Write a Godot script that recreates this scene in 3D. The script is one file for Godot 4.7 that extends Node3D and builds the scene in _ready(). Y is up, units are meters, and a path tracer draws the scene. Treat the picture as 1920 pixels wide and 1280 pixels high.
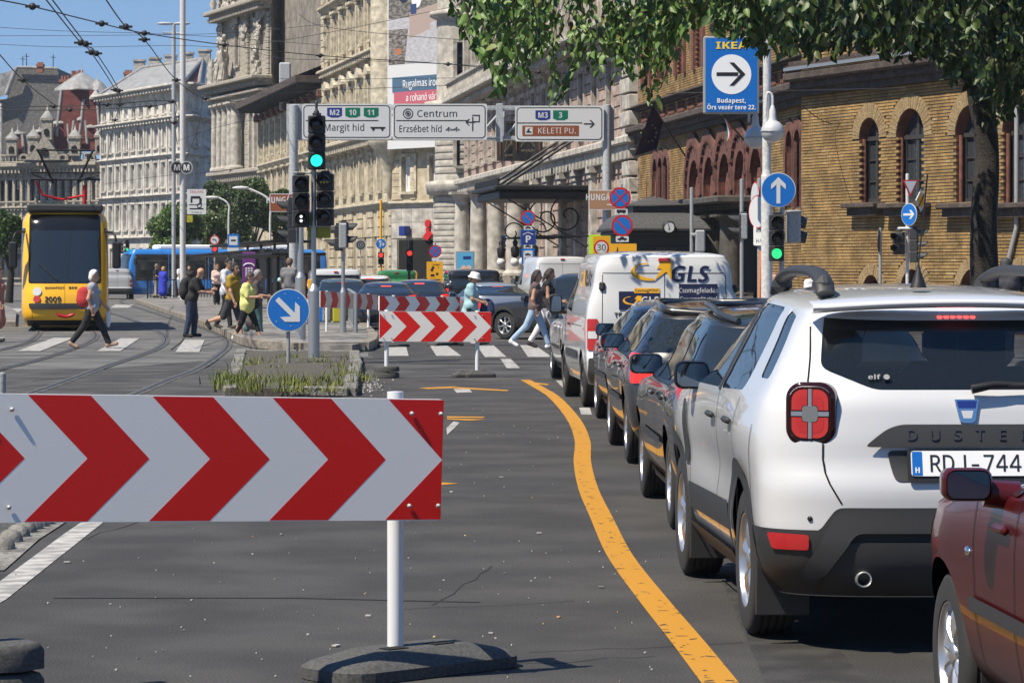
extends Node3D
const F:=5500.0
var M:={}
var taken:={}
var rng:=RandomNumberGenerator.new()
class MB:
	var v:=PackedVector3Array()
	var c:=PackedColorArray()
	var uv:=PackedVector2Array()
	var ix:=PackedInt32Array()
	var col:=Color(1,1,1)
	var colored:=false
	var mapped:=false
	var xf:=Transform3D()
	func p(q: Vector3,t:=Vector2.ZERO)->int:
		v.append(xf*q)
		if colored: c.append(col)
		if mapped: uv.append(t)
		return v.size()-1
	func tri(a: int,b: int,d: int)->void:
		ix.append(a); ix.append(d); ix.append(b)
	func quad(a: Vector3,b: Vector3,d: Vector3,e: Vector3)->void:
		var i:=p(a,Vector2(0,1)); p(b,Vector2(1,1)); p(d,Vector2(1,0)); p(e,Vector2(0,0))
		tri(i,i+1,i+2); tri(i,i+2,i+3)
	func qo(a: Vector3,b: Vector3,d: Vector3,e: Vector3,o: Vector3)->void:
		if (b-a).cross(d-a).dot(o)<0: quad(e,d,b,a)
		else: quad(a,b,d,e)
	func t3(a: Vector3,b: Vector3,d: Vector3,o: Vector3)->void:
		var i:=p(a)
		if (b-a).cross(d-a).dot(o)<0: p(d); p(b)
		else: p(b); p(d)
		tri(i,i+1,i+2)
	func box(m: Vector3,s: Vector3,ch:=0.0)->void:
		var h:=s*0.5
		if ch<=0.0:
			for k in 3:
				var a:=Vector3.ZERO; var b:=Vector3.ZERO; var n:=Vector3.ZERO
				n[k]=h[k]; a[(k+1) % 3]=h[(k+1) % 3]; b[(k+2) % 3]=h[(k+2) % 3]
				for w in [1.0,-1.0]:
					qo(m+n*w-a - b,m+n*w+a-b,m+n*w+a+b,m+n*w-a+b,n*w)
			return
		var e:=Vector3(h.x-ch,h.y-ch,h.z-ch)
		for k in 3:
			var i:=(k+1) % 3; var j:=(k+2) % 3
			for w in [1.0,-1.0]:
				var q:=[]
				for s2 in [[-1,-1],[1,-1],[1,1],[-1,1]]:
					var r:=Vector3.ZERO; r[k]=h[k]*w; r[i]=e[i]*s2[0]; r[j]=e[j]*s2[1]; q.append(m+r)
				var o:=Vector3.ZERO; o[k]=w
				qo(q[0],q[1],q[2],q[3],o)
				for w2 in [1.0,-1.0]:
					var r1:=Vector3.ZERO; var r2:=Vector3.ZERO
					r1[k]=h[k]*w; r1[i]=e[i]*w2; r2[k]=e[k]*w; r2[i]=h[i]*w2
					var z1:=Vector3.ZERO; z1[j]=e[j]
					var o2:=Vector3.ZERO; o2[k]=w; o2[i]=w2
					qo(m+r1-z1,m+r1+z1,m+r2+z1,m+r2-z1,o2)
		for x in [1.0,-1.0]:
			for y in [1.0,-1.0]:
				for z in [1.0,-1.0]:
					t3(m+Vector3(h.x*x,e.y*y,e.z*z),m+Vector3(e.x*x,h.y*y,e.z*z),m+Vector3(e.x*x,e.y*y,h.z*z),Vector3(x,y,z))
	func grid(q: PackedVector3Array,nu: int,nv: int,flip:=false,wrap:=false)->void:
		var s:=v.size()
		for i in q.size(): p(q[i],Vector2(float(i % nu)/maxf(nu-1,1),1.0-float(i/nu)/maxf(nv-1,1)))
		var w:=nu if wrap else nu-1
		for j in nv-1:
			for i in w:
				var a:=s+j*nu+i; var b:=s+j*nu+(i+1) % nu; var d:=b+nu; var e:=a+nu
				if flip: tri(a,e,d); tri(a,d,b)
				else: tri(a,b,d); tri(a,d,e)
	func tube(pts: Array,r,sides:=8,caps:=true)->void:
		var q:=PackedVector3Array()
		var n:=pts.size()
		var up:=Vector3.UP
		for i in n:
			var t:Vector3=(pts[mini(i+1,n-1)]-pts[maxi(i-1,0)]).normalized()
			var s:=up.cross(t) if absf(up.dot(t))<0.95 else Vector3.RIGHT.cross(t)
			s=s.normalized()
			var u:=t.cross(s)
			up=u
			var rr: float=r[i] if r is Array else r
			for k in sides:
				var a:=TAU*k/sides
				q.append(pts[i]+(s*cos(a)+u*sin(a))*rr)
		var at0:=v.size()
		grid(q,sides,n,false,true)
		if caps:
			for e in [0,n-1]:
				var ce:=p(pts[e])
				var ring:=[]
				for k in sides: ring.append(p(q[e*sides+k]))
				for k in sides:
					if e==0: tri(ce,ring[(k+1) % sides],ring[k])
					else: tri(ce,ring[k],ring[(k+1) % sides])
	func lathe(pr: Array,seg:=24)->void:
		var q:=PackedVector3Array()
		for e in pr:
			for k in seg:
				var a:=-TAU*k/seg
				q.append(Vector3(e.x*cos(a),e.y,e.x*sin(a)))
		grid(q,seg,pr.size(),false,true)
	func extrude(poly: PackedVector2Array,z0: float,z1: float)->void:
		var pl:=poly.duplicate()
		if Geometry2D.is_polygon_clockwise(pl): pl.reverse()
		var t:=Geometry2D.triangulate_polygon(pl)
		for side in 2:
			var z: float=z1 if side==0 else z0
			var s:=v.size()
			for e in pl: p(Vector3(e.x,e.y,z))
			for k in range(0,t.size(),3):
				var ar:float=(pl[t[k+1]]-pl[t[k]]).cross(pl[t[k+2]]-pl[t[k]])
				if (ar>0)==(side==0): tri(s+t[k],s+t[k+1],s+t[k+2])
				else: tri(s+t[k],s+t[k+2],s+t[k+1])
		for k in pl.size():
			var a:=pl[k]; var b:=pl[(k+1) % pl.size()]
			quad(Vector3(a.x,a.y,z0),Vector3(b.x,b.y,z0),Vector3(b.x,b.y,z1),Vector3(a.x,a.y,z1))
	func ball(m: Vector3,r: Vector3,seg:=12,rings:=8)->void:
		var q:=PackedVector3Array()
		for j in rings+1:
			var f:=PI*j/rings-PI/2
			for k in seg:
				var a:=-TAU*k/seg
				q.append(m+Vector3(r.x*cos(f)*cos(a),r.y*sin(f),r.z*cos(f)*sin(a)))
		grid(q,seg,rings+1,false,true)
	func mesh()->ArrayMesh:
		var n:=PackedVector3Array()
		n.resize(v.size())
		for k in range(0,ix.size(),3):
			var a:=ix[k]; var b:=ix[k+1]; var d:=ix[k+2]
			var f:=(v[d]-v[a]).cross(v[b]-v[a])
			n[a]+=f; n[b]+=f; n[d]+=f
		for k in n.size():
			var l:=n[k].length()
			n[k]=n[k]/l if l>1e-14 else Vector3.UP
		var ar:=[]
		ar.resize(Mesh.ARRAY_MAX)
		ar[Mesh.ARRAY_VERTEX]=v; ar[Mesh.ARRAY_NORMAL]=n; ar[Mesh.ARRAY_INDEX]=ix
		if colored: ar[Mesh.ARRAY_COLOR]=c
		if mapped: ar[Mesh.ARRAY_TEX_UV]=uv
		var m:=ArrayMesh.new()
		if ix.size(): m.add_surface_from_arrays(Mesh.PRIMITIVE_TRIANGLES,ar)
		return m
func at(px: float,py: float,d: float)->Vector3:
	return Vector3((px-960.0)/F*d,1.7-(py-505.0)/F*d,-d)
func g(px: float,py: float)->Vector3:
	var d:=1.7*F/(py-505.0)
	return Vector3((px-960.0)/F*d,0.0,-d)
func numbered(s: String)->String:
	var k:int=taken.get(s,-1)+1
	taken[s]=k
	return s if k==0 else "%s_%03d" % [s,k]
func thing(called: String,label: String,category: String,pos:=Vector3.ZERO,turn:=0.0,group:="")->Node3D:
	var o:=Node3D.new()
	o.name=numbered(called)
	add_child(o)
	o.position=pos
	o.rotation.y=turn
	if group=="":group={"person": "people crossing and waiting","car": "cars in the traffic","van": "vans in the traffic","traffic light": "traffic lights","barrier": "chevron barriers","sign": "sign posts","fence": "guard fences","street lamp": "street lamps","flag": "flags on the brick building"}.get(category,"")
	tag(o,label,category,group)
	return o
func tag(o: Node,label: String,category: String,group:="")->void:
	o.set_meta("label",label)
	o.set_meta("category",category)
	if group!="":o.set_meta("group",group)
func part(called: String,mb,m: Material,parent: Node,x:=Transform3D())->MeshInstance3D:
	var o:=MeshInstance3D.new()
	o.mesh=mb.mesh() if mb is MB else mb
	o.material_override=m
	o.name=numbered(called) if parent==self else called
	o.transform=x
	parent.add_child(o,true)
	if parent!=self: number_part(o,called,parent)
	return o
func number_part(o: Node,called: String,parent: Node)->void:
	var t:Dictionary=parent.get_meta("_n",{})
	var k:int=t.get(called,-1)+1
	t[called]=k
	parent.set_meta("_n",t)
	o.name=called if k==0 else "%s_%03d" % [called,k]
func struct(called: String,mb,m: Material,parent: Node=null)->MeshInstance3D:
	var o:=part(called,mb,m,self if parent==null else parent)
	if parent==null: o.set_meta("kind","structure")
	return o
func copy(o: Node3D,label:="",group:="")->Node3D:
	var r:Node3D=o.duplicate()
	var base:=String(o.name)
	if base.length()>4 and base.right(3).is_valid_int(): base=base.left(-4)
	r.name=numbered(base)
	add_child(r)
	if label!="":r.set_meta("label",label)
	if group!="":r.set_meta("group",group)
	return r
func lin(r: float,gg: float,b: float)->Color:
	return Color(r,gg,b).linear_to_srgb()
func mat(called: String,r: float,gg: float,b: float,rough:=0.7,metal:=0.0)->StandardMaterial3D:
	var m:=StandardMaterial3D.new()
	m.albedo_color=lin(r,gg,b)
	m.roughness=rough
	m.metallic=metal
	M[called]=m
	return m
func grain(m: StandardMaterial3D,tex: Texture2D,size: float,big: Texture2D=null,bigsize:=20.0,nrm: Texture2D=null,ns:=0.5)->StandardMaterial3D:
	m.albedo_texture=tex
	m.uv1_triplanar=true
	m.uv1_world_triplanar=true
	m.uv1_scale=Vector3.ONE/size
	if nrm:
		m.normal_enabled=true
		m.normal_texture=nrm
		m.normal_scale=ns
	if big:
		m.detail_enabled=true
		m.detail_blend_mode=BaseMaterial3D.BLEND_MODE_MUL
		m.detail_albedo=big
		m.detail_uv_layer=BaseMaterial3D.DETAIL_UV_2
		m.uv2_triplanar=true
		m.uv2_world_triplanar=true
		m.uv2_scale=Vector3.ONE/bigsize
	return m
func noise_img(size: int,freq: float,oct: int,lo: float,hi: float,sd: int,cell:=false,contrast:=1.0)->Image:
	var f:=FastNoiseLite.new()
	f.seed=sd
	f.frequency=freq
	f.fractal_octaves=oct
	f.noise_type=FastNoiseLite.TYPE_CELLULAR if cell else FastNoiseLite.TYPE_SIMPLEX
	var im:=f.get_seamless_image(size,size)
	im.convert(Image.FORMAT_L8)
	var d:=im.get_data()
	for i in d.size():
		var t:=clampf((d[i]/255.0-0.5)*contrast+0.5,0.0,1.0)
		d[i]=int(255.0*(lo+(hi-lo)*t))
	return Image.create_from_data(size,size,false,Image.FORMAT_L8,d)
func tex(im: Image)->ImageTexture:
	return ImageTexture.create_from_image(im)
func nrm_tex(im: Image,k: float)->ImageTexture:
	var i2:Image=im.duplicate()
	i2.convert(Image.FORMAT_RGBA8)
	i2.bump_map_to_normal_map(k)
	return ImageTexture.create_from_image(i2)
func text(s: String,h: float,m: Material,parent: Node,x: Transform3D,called:="lettering",font:="Droid Sans",depth:=0.004,sq:=1.0,bold:=400)->MeshInstance3D:
	var t:=TextMesh.new()
	var f:=SystemFont.new()
	f.font_names=PackedStringArray([font])
	f.font_weight=bold
	t.font=f
	t.text=s
	t.font_size=64
	t.pixel_size=h/(64.0*0.714)
	t.depth=depth
	t.curve_step=2.0
	return part(called,t,m,parent,x*Transform3D(Basis.from_scale(Vector3(sq,1,1)),Vector3.ZERO))
func rrect(w: float,h: float,r: float,n:=5)->PackedVector2Array:
	var o:=PackedVector2Array()
	for k in 4:
		var cx:=(w/2-r)*(1 if k in [0,3] else -1)
		var cy:=(h/2-r)*(1 if k<2 else -1)
		for i in n+1:
			var a:=PI/2*(k+float(i)/n)
			o.append(Vector2(cx+r*cos(a),cy+r*sin(a)))
	return o
func disc(r: float,n:=32)->PackedVector2Array:
	var o:=PackedVector2Array()
	for k in n: o.append(Vector2(cos(TAU*k/n),sin(TAU*k/n))*r)
	return o
func pv(a: Array)->PackedVector2Array:
	var o:=PackedVector2Array()
	for k in range(0,a.size(),2): o.append(Vector2(a[k],a[k+1]))
	return o
func moved(pl: PackedVector2Array,d: Vector2,s:=1.0)->PackedVector2Array:
	var o:=PackedVector2Array()
	for e in pl: o.append(e*s+d)
	return o
func plate(pl: PackedVector2Array,z0: float,z1: float)->MB:
	var b:=MB.new()
	b.extrude(pl,z0,z1)
	return b
func ring(r1: float,r0: float,z0: float,z1: float,n:=32)->MB:
	var b:=MB.new()
	for k in n:
		var a:=TAU*k/n; var d:=TAU*(k+1)/n
		var u:=Vector3(cos(a),sin(a),0); var w:=Vector3(cos(d),sin(d),0)
		var z:=Vector3(0,0,z1); var y:=Vector3(0,0,z0)
		b.quad(u*r0+z,u*r1+z,w*r1+z,w*r0+z)
		b.quad(u*r1+z,u*r1+y,w*r1+y,w*r1+z)
	return b
func look(pos: Vector3,turn:=0.0)->Transform3D:
	return Transform3D(Basis(Vector3.UP,deg_to_rad(turn)),pos)
func strip(pts: Array,w: float,y:=0.0)->MB:
	var b:=MB.new()
	var q:=PackedVector3Array()
	for i in pts.size():
		var t:Vector3=(pts[mini(i+1,pts.size()-1)]-pts[maxi(i-1,0)]).normalized()
		var s:=Vector3(-t.z,0,t.x).normalized()*w/2
		q.append(Vector3(pts[i].x,y,pts[i].z)-s)
		q.append(Vector3(pts[i].x,y,pts[i].z)+s)
	b.grid(q,2,pts.size())
	return b
func smooth_path(pts: Array,n:=6)->Array:
	var o:=[]
	for i in pts.size()-1:
		for k in n:
			o.append(pts[i].cubic_interpolate(pts[i+1],pts[maxi(i-1,0)],pts[mini(i+2,pts.size()-1)],float(k)/n))
	o.append(pts[-1])
	return o
func sheet(pts: Array,y: float)->MB:
	var b:=MB.new()
	var pl:=PackedVector2Array()
	for e in pts: pl.append(Vector2(e.x,-e.z))
	if Geometry2D.is_polygon_clockwise(pl): pl.reverse()
	var t:=Geometry2D.triangulate_polygon(pl)
	for e in pl: b.p(Vector3(e.x,y,-e.y))
	for k in range(0,t.size(),3):
		if (pl[t[k+1]]-pl[t[k]]).cross(pl[t[k+2]]-pl[t[k]])>0: b.tri(t[k],t[k+1],t[k+2])
		else: b.tri(t[k],t[k+2],t[k+1])
	return b
func slab(pts: Array,y0: float,y1: float)->MB:
	var b:=MB.new()
	b.xf=Transform3D(Basis(Vector3.RIGHT,-PI/2),Vector3.ZERO)
	var pl:=PackedVector2Array()
	for e in pts: pl.append(Vector2(e.x,-e.z))
	b.extrude(pl,y0,y1)
	return b
func _ready()->void:
	rng.seed=7
	var cam:=Camera3D.new()
	cam.name="camera"
	cam.projection=Camera3D.PROJECTION_FRUSTUM
	cam.near=0.5
	cam.far=4000.0
	cam.size=0.5*1280.0/F
	cam.frustum_offset=Vector2(0,-0.5*135.0/F)
	cam.position=Vector3(0,1.7,0)
	add_child(cam)
	cam.current=true
	var e:=Environment.new()
	e.background_mode=Environment.BG_SKY
	var sky:=ProceduralSkyMaterial.new()
	sky.sky_top_color=lin(0.055,0.15,0.36)
	sky.sky_horizon_color=lin(0.235,0.37,0.54)
	sky.sky_curve=0.12
	sky.ground_bottom_color=lin(0.06,0.06,0.06)
	sky.ground_horizon_color=lin(0.2,0.2,0.2)
	e.sky=Sky.new()
	e.sky.sky_material=sky
	e.tonemap_mode=Environment.TONE_MAPPER_LINEAR
	e.tonemap_exposure=1.5
	e.sdfgi_enabled=true
	e.ssao_enabled=true
	e.ssil_enabled=true
	e.fog_enabled=true
	e.fog_density=0.00015
	e.fog_light_color=Color(0.8,0.86,0.93)
	var we:=WorldEnvironment.new()
	we.name="world"
	we.environment=e
	add_child(we)
	var sun:=DirectionalLight3D.new()
	sun.name="sun"
	sun.light_energy=1.6
	sun.light_color=Color(1.0,0.955,0.88)
	sun.light_angular_distance=0.5
	sun.shadow_enabled=true
	add_child(sun)
	sun.look_at_from_position(Vector3.ZERO,Vector3(0.456,-0.83,-0.32),Vector3.UP)
	make_materials()
	make_ground()
	make_buildings()
	make_trees()
	make_street_furniture()
	make_signs()
	make_barriers()
	make_vehicles()
	make_people()
	make_wires()
var N:={}
func make_materials()->void:
	var fine:=noise_img(1024,0.22,3,0.68,1.0,3,false,1.5)
	N.fine=tex(fine)
	N.fine_n=nrm_tex(noise_img(512,0.2,3,0.0,1.0,5),3.0)
	N.mid=tex(noise_img(512,0.02,5,0.72,1.0,11,false,1.7))
	N.blot=tex(noise_img(512,0.012,5,0.74,1.0,21,false,1.8))
	N.soft=tex(noise_img(512,0.02,5,0.86,1.0,13,false,1.6))
	N.soft2=tex(noise_img(512,0.012,5,0.80,1.0,23,false,1.8))
	N.mid_n=nrm_tex(noise_img(512,0.05,5,0.0,1.0,31),4.0)
	grain(mat("asphalt",0.069,0.0655,0.061,0.85),N.fine,2.4,N.soft2,9.0,N.fine_n,0.35)
	grain(mat("asphalt_mid",0.105,0.101,0.095,0.85),N.fine,5.0,N.blot,11.0,N.fine_n,0.6)
	grain(mat("asphalt_light",0.20,0.197,0.187,0.85),N.fine,6.0,N.blot,17.0,N.fine_n,0.6)
	grain(mat("paving",0.30,0.285,0.265,0.85),N.mid,5.0,N.blot,23.0)
	grain(mat("kerb",0.36,0.32,0.26,0.85),N.mid,1.3,N.blot,5.0)
	grain(mat("concrete",0.30,0.29,0.265,0.9),N.mid,0.8,N.blot,4.0,N.mid_n,0.6)
	grain(mat("soil",0.16,0.145,0.115,0.95),N.fine,1.2,N.mid,1.0,N.fine_n,1.0)
	grain(mat("white_paint",0.62,0.61,0.58,0.8),N.blot,1.7,N.fine,1.0)
	grain(mat("yellow_paint",0.62,0.29,0.012,0.7),N.fine,1.1)
	mat("steel_rail",0.16,0.15,0.14,0.45,0.6)
	mat("groove",0.02,0.02,0.02,0.9)
	grain(mat("rubber",0.125,0.124,0.120,0.85),N.mid,0.3,N.fine,0.4,N.mid_n,0.4)
	mat("black",0.012,0.012,0.013,0.5)
	mat("black_gloss",0.01,0.01,0.011,0.12)
	mat("plastic",0.028,0.029,0.031,0.55)
	mat("tyre",0.022,0.022,0.023,0.85)
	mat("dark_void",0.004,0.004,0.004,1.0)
	mat("steel",0.42,0.43,0.43,0.42,0.75)
	grain(mat("galv",0.40,0.41,0.41,0.55,0.35),N.soft,0.6)
	grain(mat("grey_paint",0.42,0.45,0.48,0.5),N.soft,1.5)
	grain(mat("pale_pole",0.62,0.63,0.63,0.55),N.soft,1.1)
	mat("white",0.78,0.79,0.80,0.4)
	mat("offwhite",0.62,0.63,0.63,0.5)
	mat("chrome",0.75,0.76,0.77,0.12,1.0)
	mat("alloy",0.55,0.56,0.58,0.3,0.85)
	mat("mirror",0.17,0.19,0.215,0.03,1.0)
	mat("sign_white",0.56,0.575,0.59,0.4)
	mat("sign_red",0.45,0.012,0.014,0.4)
	mat("sign_blue",0.008,0.13,0.46,0.35)
	mat("sign_navy",0.012,0.03,0.20,0.4)
	mat("sign_yellow",0.72,0.36,0.01,0.45)
	mat("sign_green",0.0,0.14,0.075,0.4)
	mat("sign_brown",0.22,0.062,0.018,0.45)
	mat("sign_back",0.30,0.31,0.31,0.5,0.3)
	mat("ink",0.012,0.012,0.014,0.5)
	glow("lamp_red",1.0,0.03,0.02,1.6)
	glow("lamp_green",0.02,0.9,0.62,1.1)
	glow("lamp_green2",0.03,0.75,0.22,1.0)
	glow("lamp_white",1.0,0.97,0.9,1.3)
	glow("brake_on",1.0,0.10,0.09,1.2)
	mat("lamp_clear",0.5,0.52,0.54,0.08)
	mat("tail_red",0.42,0.010,0.012,0.08)
	M.tail_red.clearcoat_enabled=true
	var gl:=mat("car_glass",0.016,0.020,0.023,0.04)
	gl.metallic_specular=0.75
	mat("window_glass",0.035,0.042,0.05,0.06).metallic_specular=0.7
	var tg:=mat("tinted",0.02,0.025,0.028,0.02)
	tg.transparency=BaseMaterial3D.TRANSPARENCY_ALPHA
	tg.albedo_color.a=0.45
	grain(mat("foliage_tuft",0.12,0.16,0.035,0.8),N.mid,0.7)
	M.foliage_tuft.backlight_enabled=true
	M.foliage_tuft.backlight=Color(0.35,0.42,0.1)
func glow(called: String,r: float,gg: float,b: float,k: float)->void:
	var m:=mat(called,r*0.3,gg*0.3,b*0.3,0.3)
	m.emission_enabled=true
	m.emission=lin(r,gg,b)
	m.emission_energy_multiplier=k
func mark(road: Node,called: String,px: Array,m: Material,y:=0.0)->void:
	var q:=[]
	for k in range(0,px.size(),2): q.append(g(px[k],px[k+1]))
	struct(called,sheet(q,y),m,road)
func kerb_line(pts: Array,h: float,w: float,l: float,m: Material,parent: Node,gap:=0.012)->void:
	var path:=smooth_path(pts,8)
	var acc:Array=[path[0]]
	var s:=0.0
	for i in range(1,path.size()):
		s+=path[i].distance_to(path[i-1])
		if s>=l:
			acc.append(path[i]); s=0.0
	for i in acc.size()-1:
		var a:Vector3=acc[i]; var b:Vector3=acc[i+1]
		var t:=(b-a).normalized()
		var mb:=MB.new()
		mb.xf=Transform3D(Basis(t,Vector3.UP,t.cross(Vector3.UP)),(a+b)/2)
		mb.box(Vector3(0,h/2,0),Vector3(a.distance_to(b)-gap,h+rng.randf_range(-0.006,0.006),w+rng.randf_range(-0.008,0.008)),0.012)
		part("kerb_stone",mb,m,parent)
func make_ground()->void:
	var mb:=MB.new()
	mb.quad(Vector3(-1500,-0.016,50),Vector3(1500,-0.016,50),Vector3(1500,-0.016,-3000),Vector3(-1500,-0.016,-3000))
	struct("ground",mb,M.asphalt_mid)
	struct("tram_square",sheet([g(-900,700),g(200,690),g(470,668),g(700,668),g(700,640),g(560,560),g(400,545),g(230,537),g(-1500,537)],-0.012),M.asphalt_light)
	struct("junction_road",sheet([g(640,712),g(1700,712),g(1700,640),g(1250,560),g(1000,540),g(560,540),g(690,640),g(690,668),g(640,690)],-0.008),M.asphalt_mid)
	var road:=struct("road_lane",sheet([Vector3(-6,0,-3),g(-700,1280),g(40,1040),g(210,900),g(415,748),g(640,748),g(650,712),g(1060,712),g(1800,712),Vector3(12,0,-3)],-0.004),M.asphalt)
	struct("crossing_road",sheet([g(700,670),g(1180,670),g(1140,640),g(690,640)],-0.004),M.asphalt)
	struct("track_patch",sheet([g(-700,745),g(430,742),g(420,690),g(200,692),g(-700,705)],-0.006),M.asphalt_mid)
	var yl:=[]
	for q in [[985,712],[1010,726],[1040,745],[1075,785],[1092,825],[1092,865],[1103,915],[1128,970],[1162,1040],[1222,1120],[1292,1205],[1375,1310],[1500,1460],[1700,1700]]:
		yl.append(g(q[0],q[1]))
	struct("yellow_lane_line",strip(smooth_path(yl,5),0.155,0.001),M.yellow_paint,road)
	var sc:=MB.new()
	for k in 230:
		var i:=rng.randi_range(0,yl.size()-4)
		var c:Vector3=yl[i].lerp(yl[i+1],rng.randf())
		sc.xf=Transform3D(Basis(Vector3.UP,rng.randf()*6)*Basis.from_scale(Vector3(1,1,rng.randf_range(1,3))),Vector3(c.x+rng.randf_range(-0.08,0.08),0.002,c.z))
		var rr:=rng.randf_range(0.003,0.014)
		var ng:=[]
		for j in 7: ng.append(sc.p(Vector3(cos(j*TAU/7),0,sin(j*TAU/7))*rr*rng.randf_range(0.6,1.3)))
		for j in range(1,6): sc.tri(ng[0],ng[j+1],ng[j])
	struct("line_wear",sc,M.asphalt,road).set_meta("kind","stuff")
	mark(road,"white_edge_line",[-60,1165,12,1122,100,1052,190,981,232,946,200,946,120,1000,-2,1090,-90,1140],M.white_paint)
	for q in [[785,727,855,724,858,727,800,729],[850,725,955,731,950,733,850,728],[838,780,910,781,905,783,838,783],[838,784,912,786,880,788,838,786],[826,904,860,906,826,909],[1005,717,1030,720,1026,722,1003,719]]:
		mark(road,"yellow_paint_scrap",q,M.yellow_paint)
	for q in [[1086,764,1106,764,1110,777,1090,777],[1042,713,1060,713,1070,727,1056,727],[850,729,880,729,885,735,856,736],[837,802,850,790,862,792,838,815]]:
		mark(road,"white_paint_patch",q,M.white_paint)
	var cross:=struct("zebra_crossing_base",sheet([g(690,671),g(1060,671),g(1060,672),g(690,672)],-0.002),M.asphalt_light)
	for q in [[804,645,835,645,865,667,818,667],[893,647,925,647,950,669,909,669],[725,645,760,645,766,667,722,667],[975,647,1003,647,1035,669,990,669],[938,672,957,672,975,690,950,690],[880,640,900,640,905,644,884,644],
			[31,658,75,658,138,633,100,633],[181,658,225,658,261,634,225,634],[328,660,373,660,383,637,345,637],[-130,657,-80,657,10,632,-25,632],[205,577,240,577,250,571,215,571],[10,585,35,585,45,578,20,578]]:
		mark(cross,"zebra_stripe",q,M.white_paint,0.001)
	grain(mat("asphalt_new",0.060,0.057,0.053,0.75),N.fine,1.7,N.blot,3.0,N.fine_n,0.5)
	for q in [[[1440,1290,1640,1290,1390,1010,1300,960],"asphalt_new"]]:
		mark(road,"road_patch",q[0],M[q[1]],-0.003)
	for k in 5:
		var c:=g(rng.randf_range(150,1000),rng.randf_range(800,1260))
		var pl:=[]
		for i in 9: pl.append(c+Vector3(i*0.12*(1 if k % 3 else 0.3)+rng.randf_range(-0.03,0.03),0,-i*(0.25 if k % 3==0 else 0.05)+rng.randf_range(-0.05,0.05)))
		struct("crack",strip(pl,0.009,-0.0015),M.groove,road)
	for q in [[[650,711],[1060,712]],[[640,690],[1050,693]],[[60,714],[150,704],[320,696],[430,692]],[[-50,733],[120,718],[260,712]],[[120,676],[175,677]],[[320,655],[340,640],[352,620]],[[100,1120],[560,1120],[900,1128]],[[700,655],[1050,655]]]:
		var s:=[]
		for k in q: s.append(g(k[0],k[1]))
		struct("tar_seam",strip(s,0.035,-0.001),M.groove,road)
	var rails:=[
		[[-60,668],[0,655],[47,643],[67,630],[72,620],[70,606],[60,590],[50,575]],
		[[-80,708],[0,691],[62,676],[125,657],[162,643],[178,632],[176,622],[160,606],[135,590],[110,575]],
		[[-40,765],[53,738],[125,713],[187,690],[250,669],[291,654],[309,640],[303,626],[275,610],[240,597],[203,585],[170,575],[150,566]],
		[[150,775],[253,738],[312,713],[369,691],[412,663],[426,647],[419,632],[375,613],[312,594],[266,579],[235,570],[225,564],[240,559]],
		[[640,671],[800,673],[1070,673]],[[640,679],[800,681],[1070,681]]]
	for r in rails:
		var q:=[]
		for k in r: q.append(g(k[0],k[1]))
		var path:=smooth_path(q,8)
		var o:=struct("tram_rail",strip(path,0.075,0.003),M.steel_rail)
		struct("rail_groove",strip(path,0.036,0.006),M.groove,o)
		struct("rail_edging",strip(path,0.2,0.0),M.track_edge if M.has("track_edge") else grain(mat("track_edge",0.15,0.147,0.14,0.85),N.fine,2.0,N.blot,3.0),o)
	var edge:=[[255,566],[300,583],[360,604],[420,627],[455,645],[500,655],[580,660],[660,661],[690,655],[700,645],[694,630],[665,606],[635,590],[560,566],[480,550],[300,552]]
	var ep:=[]
	for q in edge: ep.append(g(q[0],q[1]))
	struct("stop_platform",slab(ep,-0.01,0.16),M.paving)
	var kn:=Node3D.new()
	kn.name="platform_kerb"
	kn.set_meta("kind","structure")
	add_child(kn)
	kerb_line(ep.slice(0,14),0.19,0.22,2.6,M.kerb,kn)
	struct("right_pavement",slab([Vector3(5.6,0,-3),Vector3(5.0,0,-30),Vector3(3.9,0,-60),Vector3(2.2,0,-100),Vector3(-4,0,-150),Vector3(40,0,-150),Vector3(40,0,-3)],-0.01,0.12),M.paving)
	struct("far_pavement",slab([g(640,566),g(860,570),g(1010,575),Vector3(-2,0,-155),Vector3(-8,0,-260),Vector3(-40,0,-260)],-0.01,0.12),M.paving)
	struct("left_pavement",slab([g(-300,640),g(-30,612),g(28,612),g(30,590),g(-20,560),g(-900,560),g(-900,640)],-0.01,0.14),M.paving)
	make_island()
	var nth:=["nearest","second nearest","third nearest","fourth nearest","fifth nearest","second farthest","farthest"]
	for q in [[4,1030],[19,1016],[33,1006],[46,998],[58,992],[69,987],[79,983]]:
		var d:=MB.new()
		d.lathe([Vector2(0.08,0),Vector2(0.076,0.03),Vector2(0.06,0.06),Vector2(0.035,0.076),Vector2(0.0,0.08)],16)
		var o:=part("lane_separator_dome",d,M.concrete,self,Transform3D(Basis(),g(q[0],q[1])))
		tag(o,nth.pop_front()+" grey half-round dome in the row left of the white edge line","lane separator","domes in a row along the tram lane")
	var base:=strip([g(-40,1070),g(30,1012),g(90,975)],0.28,0.004)
	struct("separator_strip",base,M.concrete)
	var lt:=MB.new()
	lt.colored=true
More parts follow.
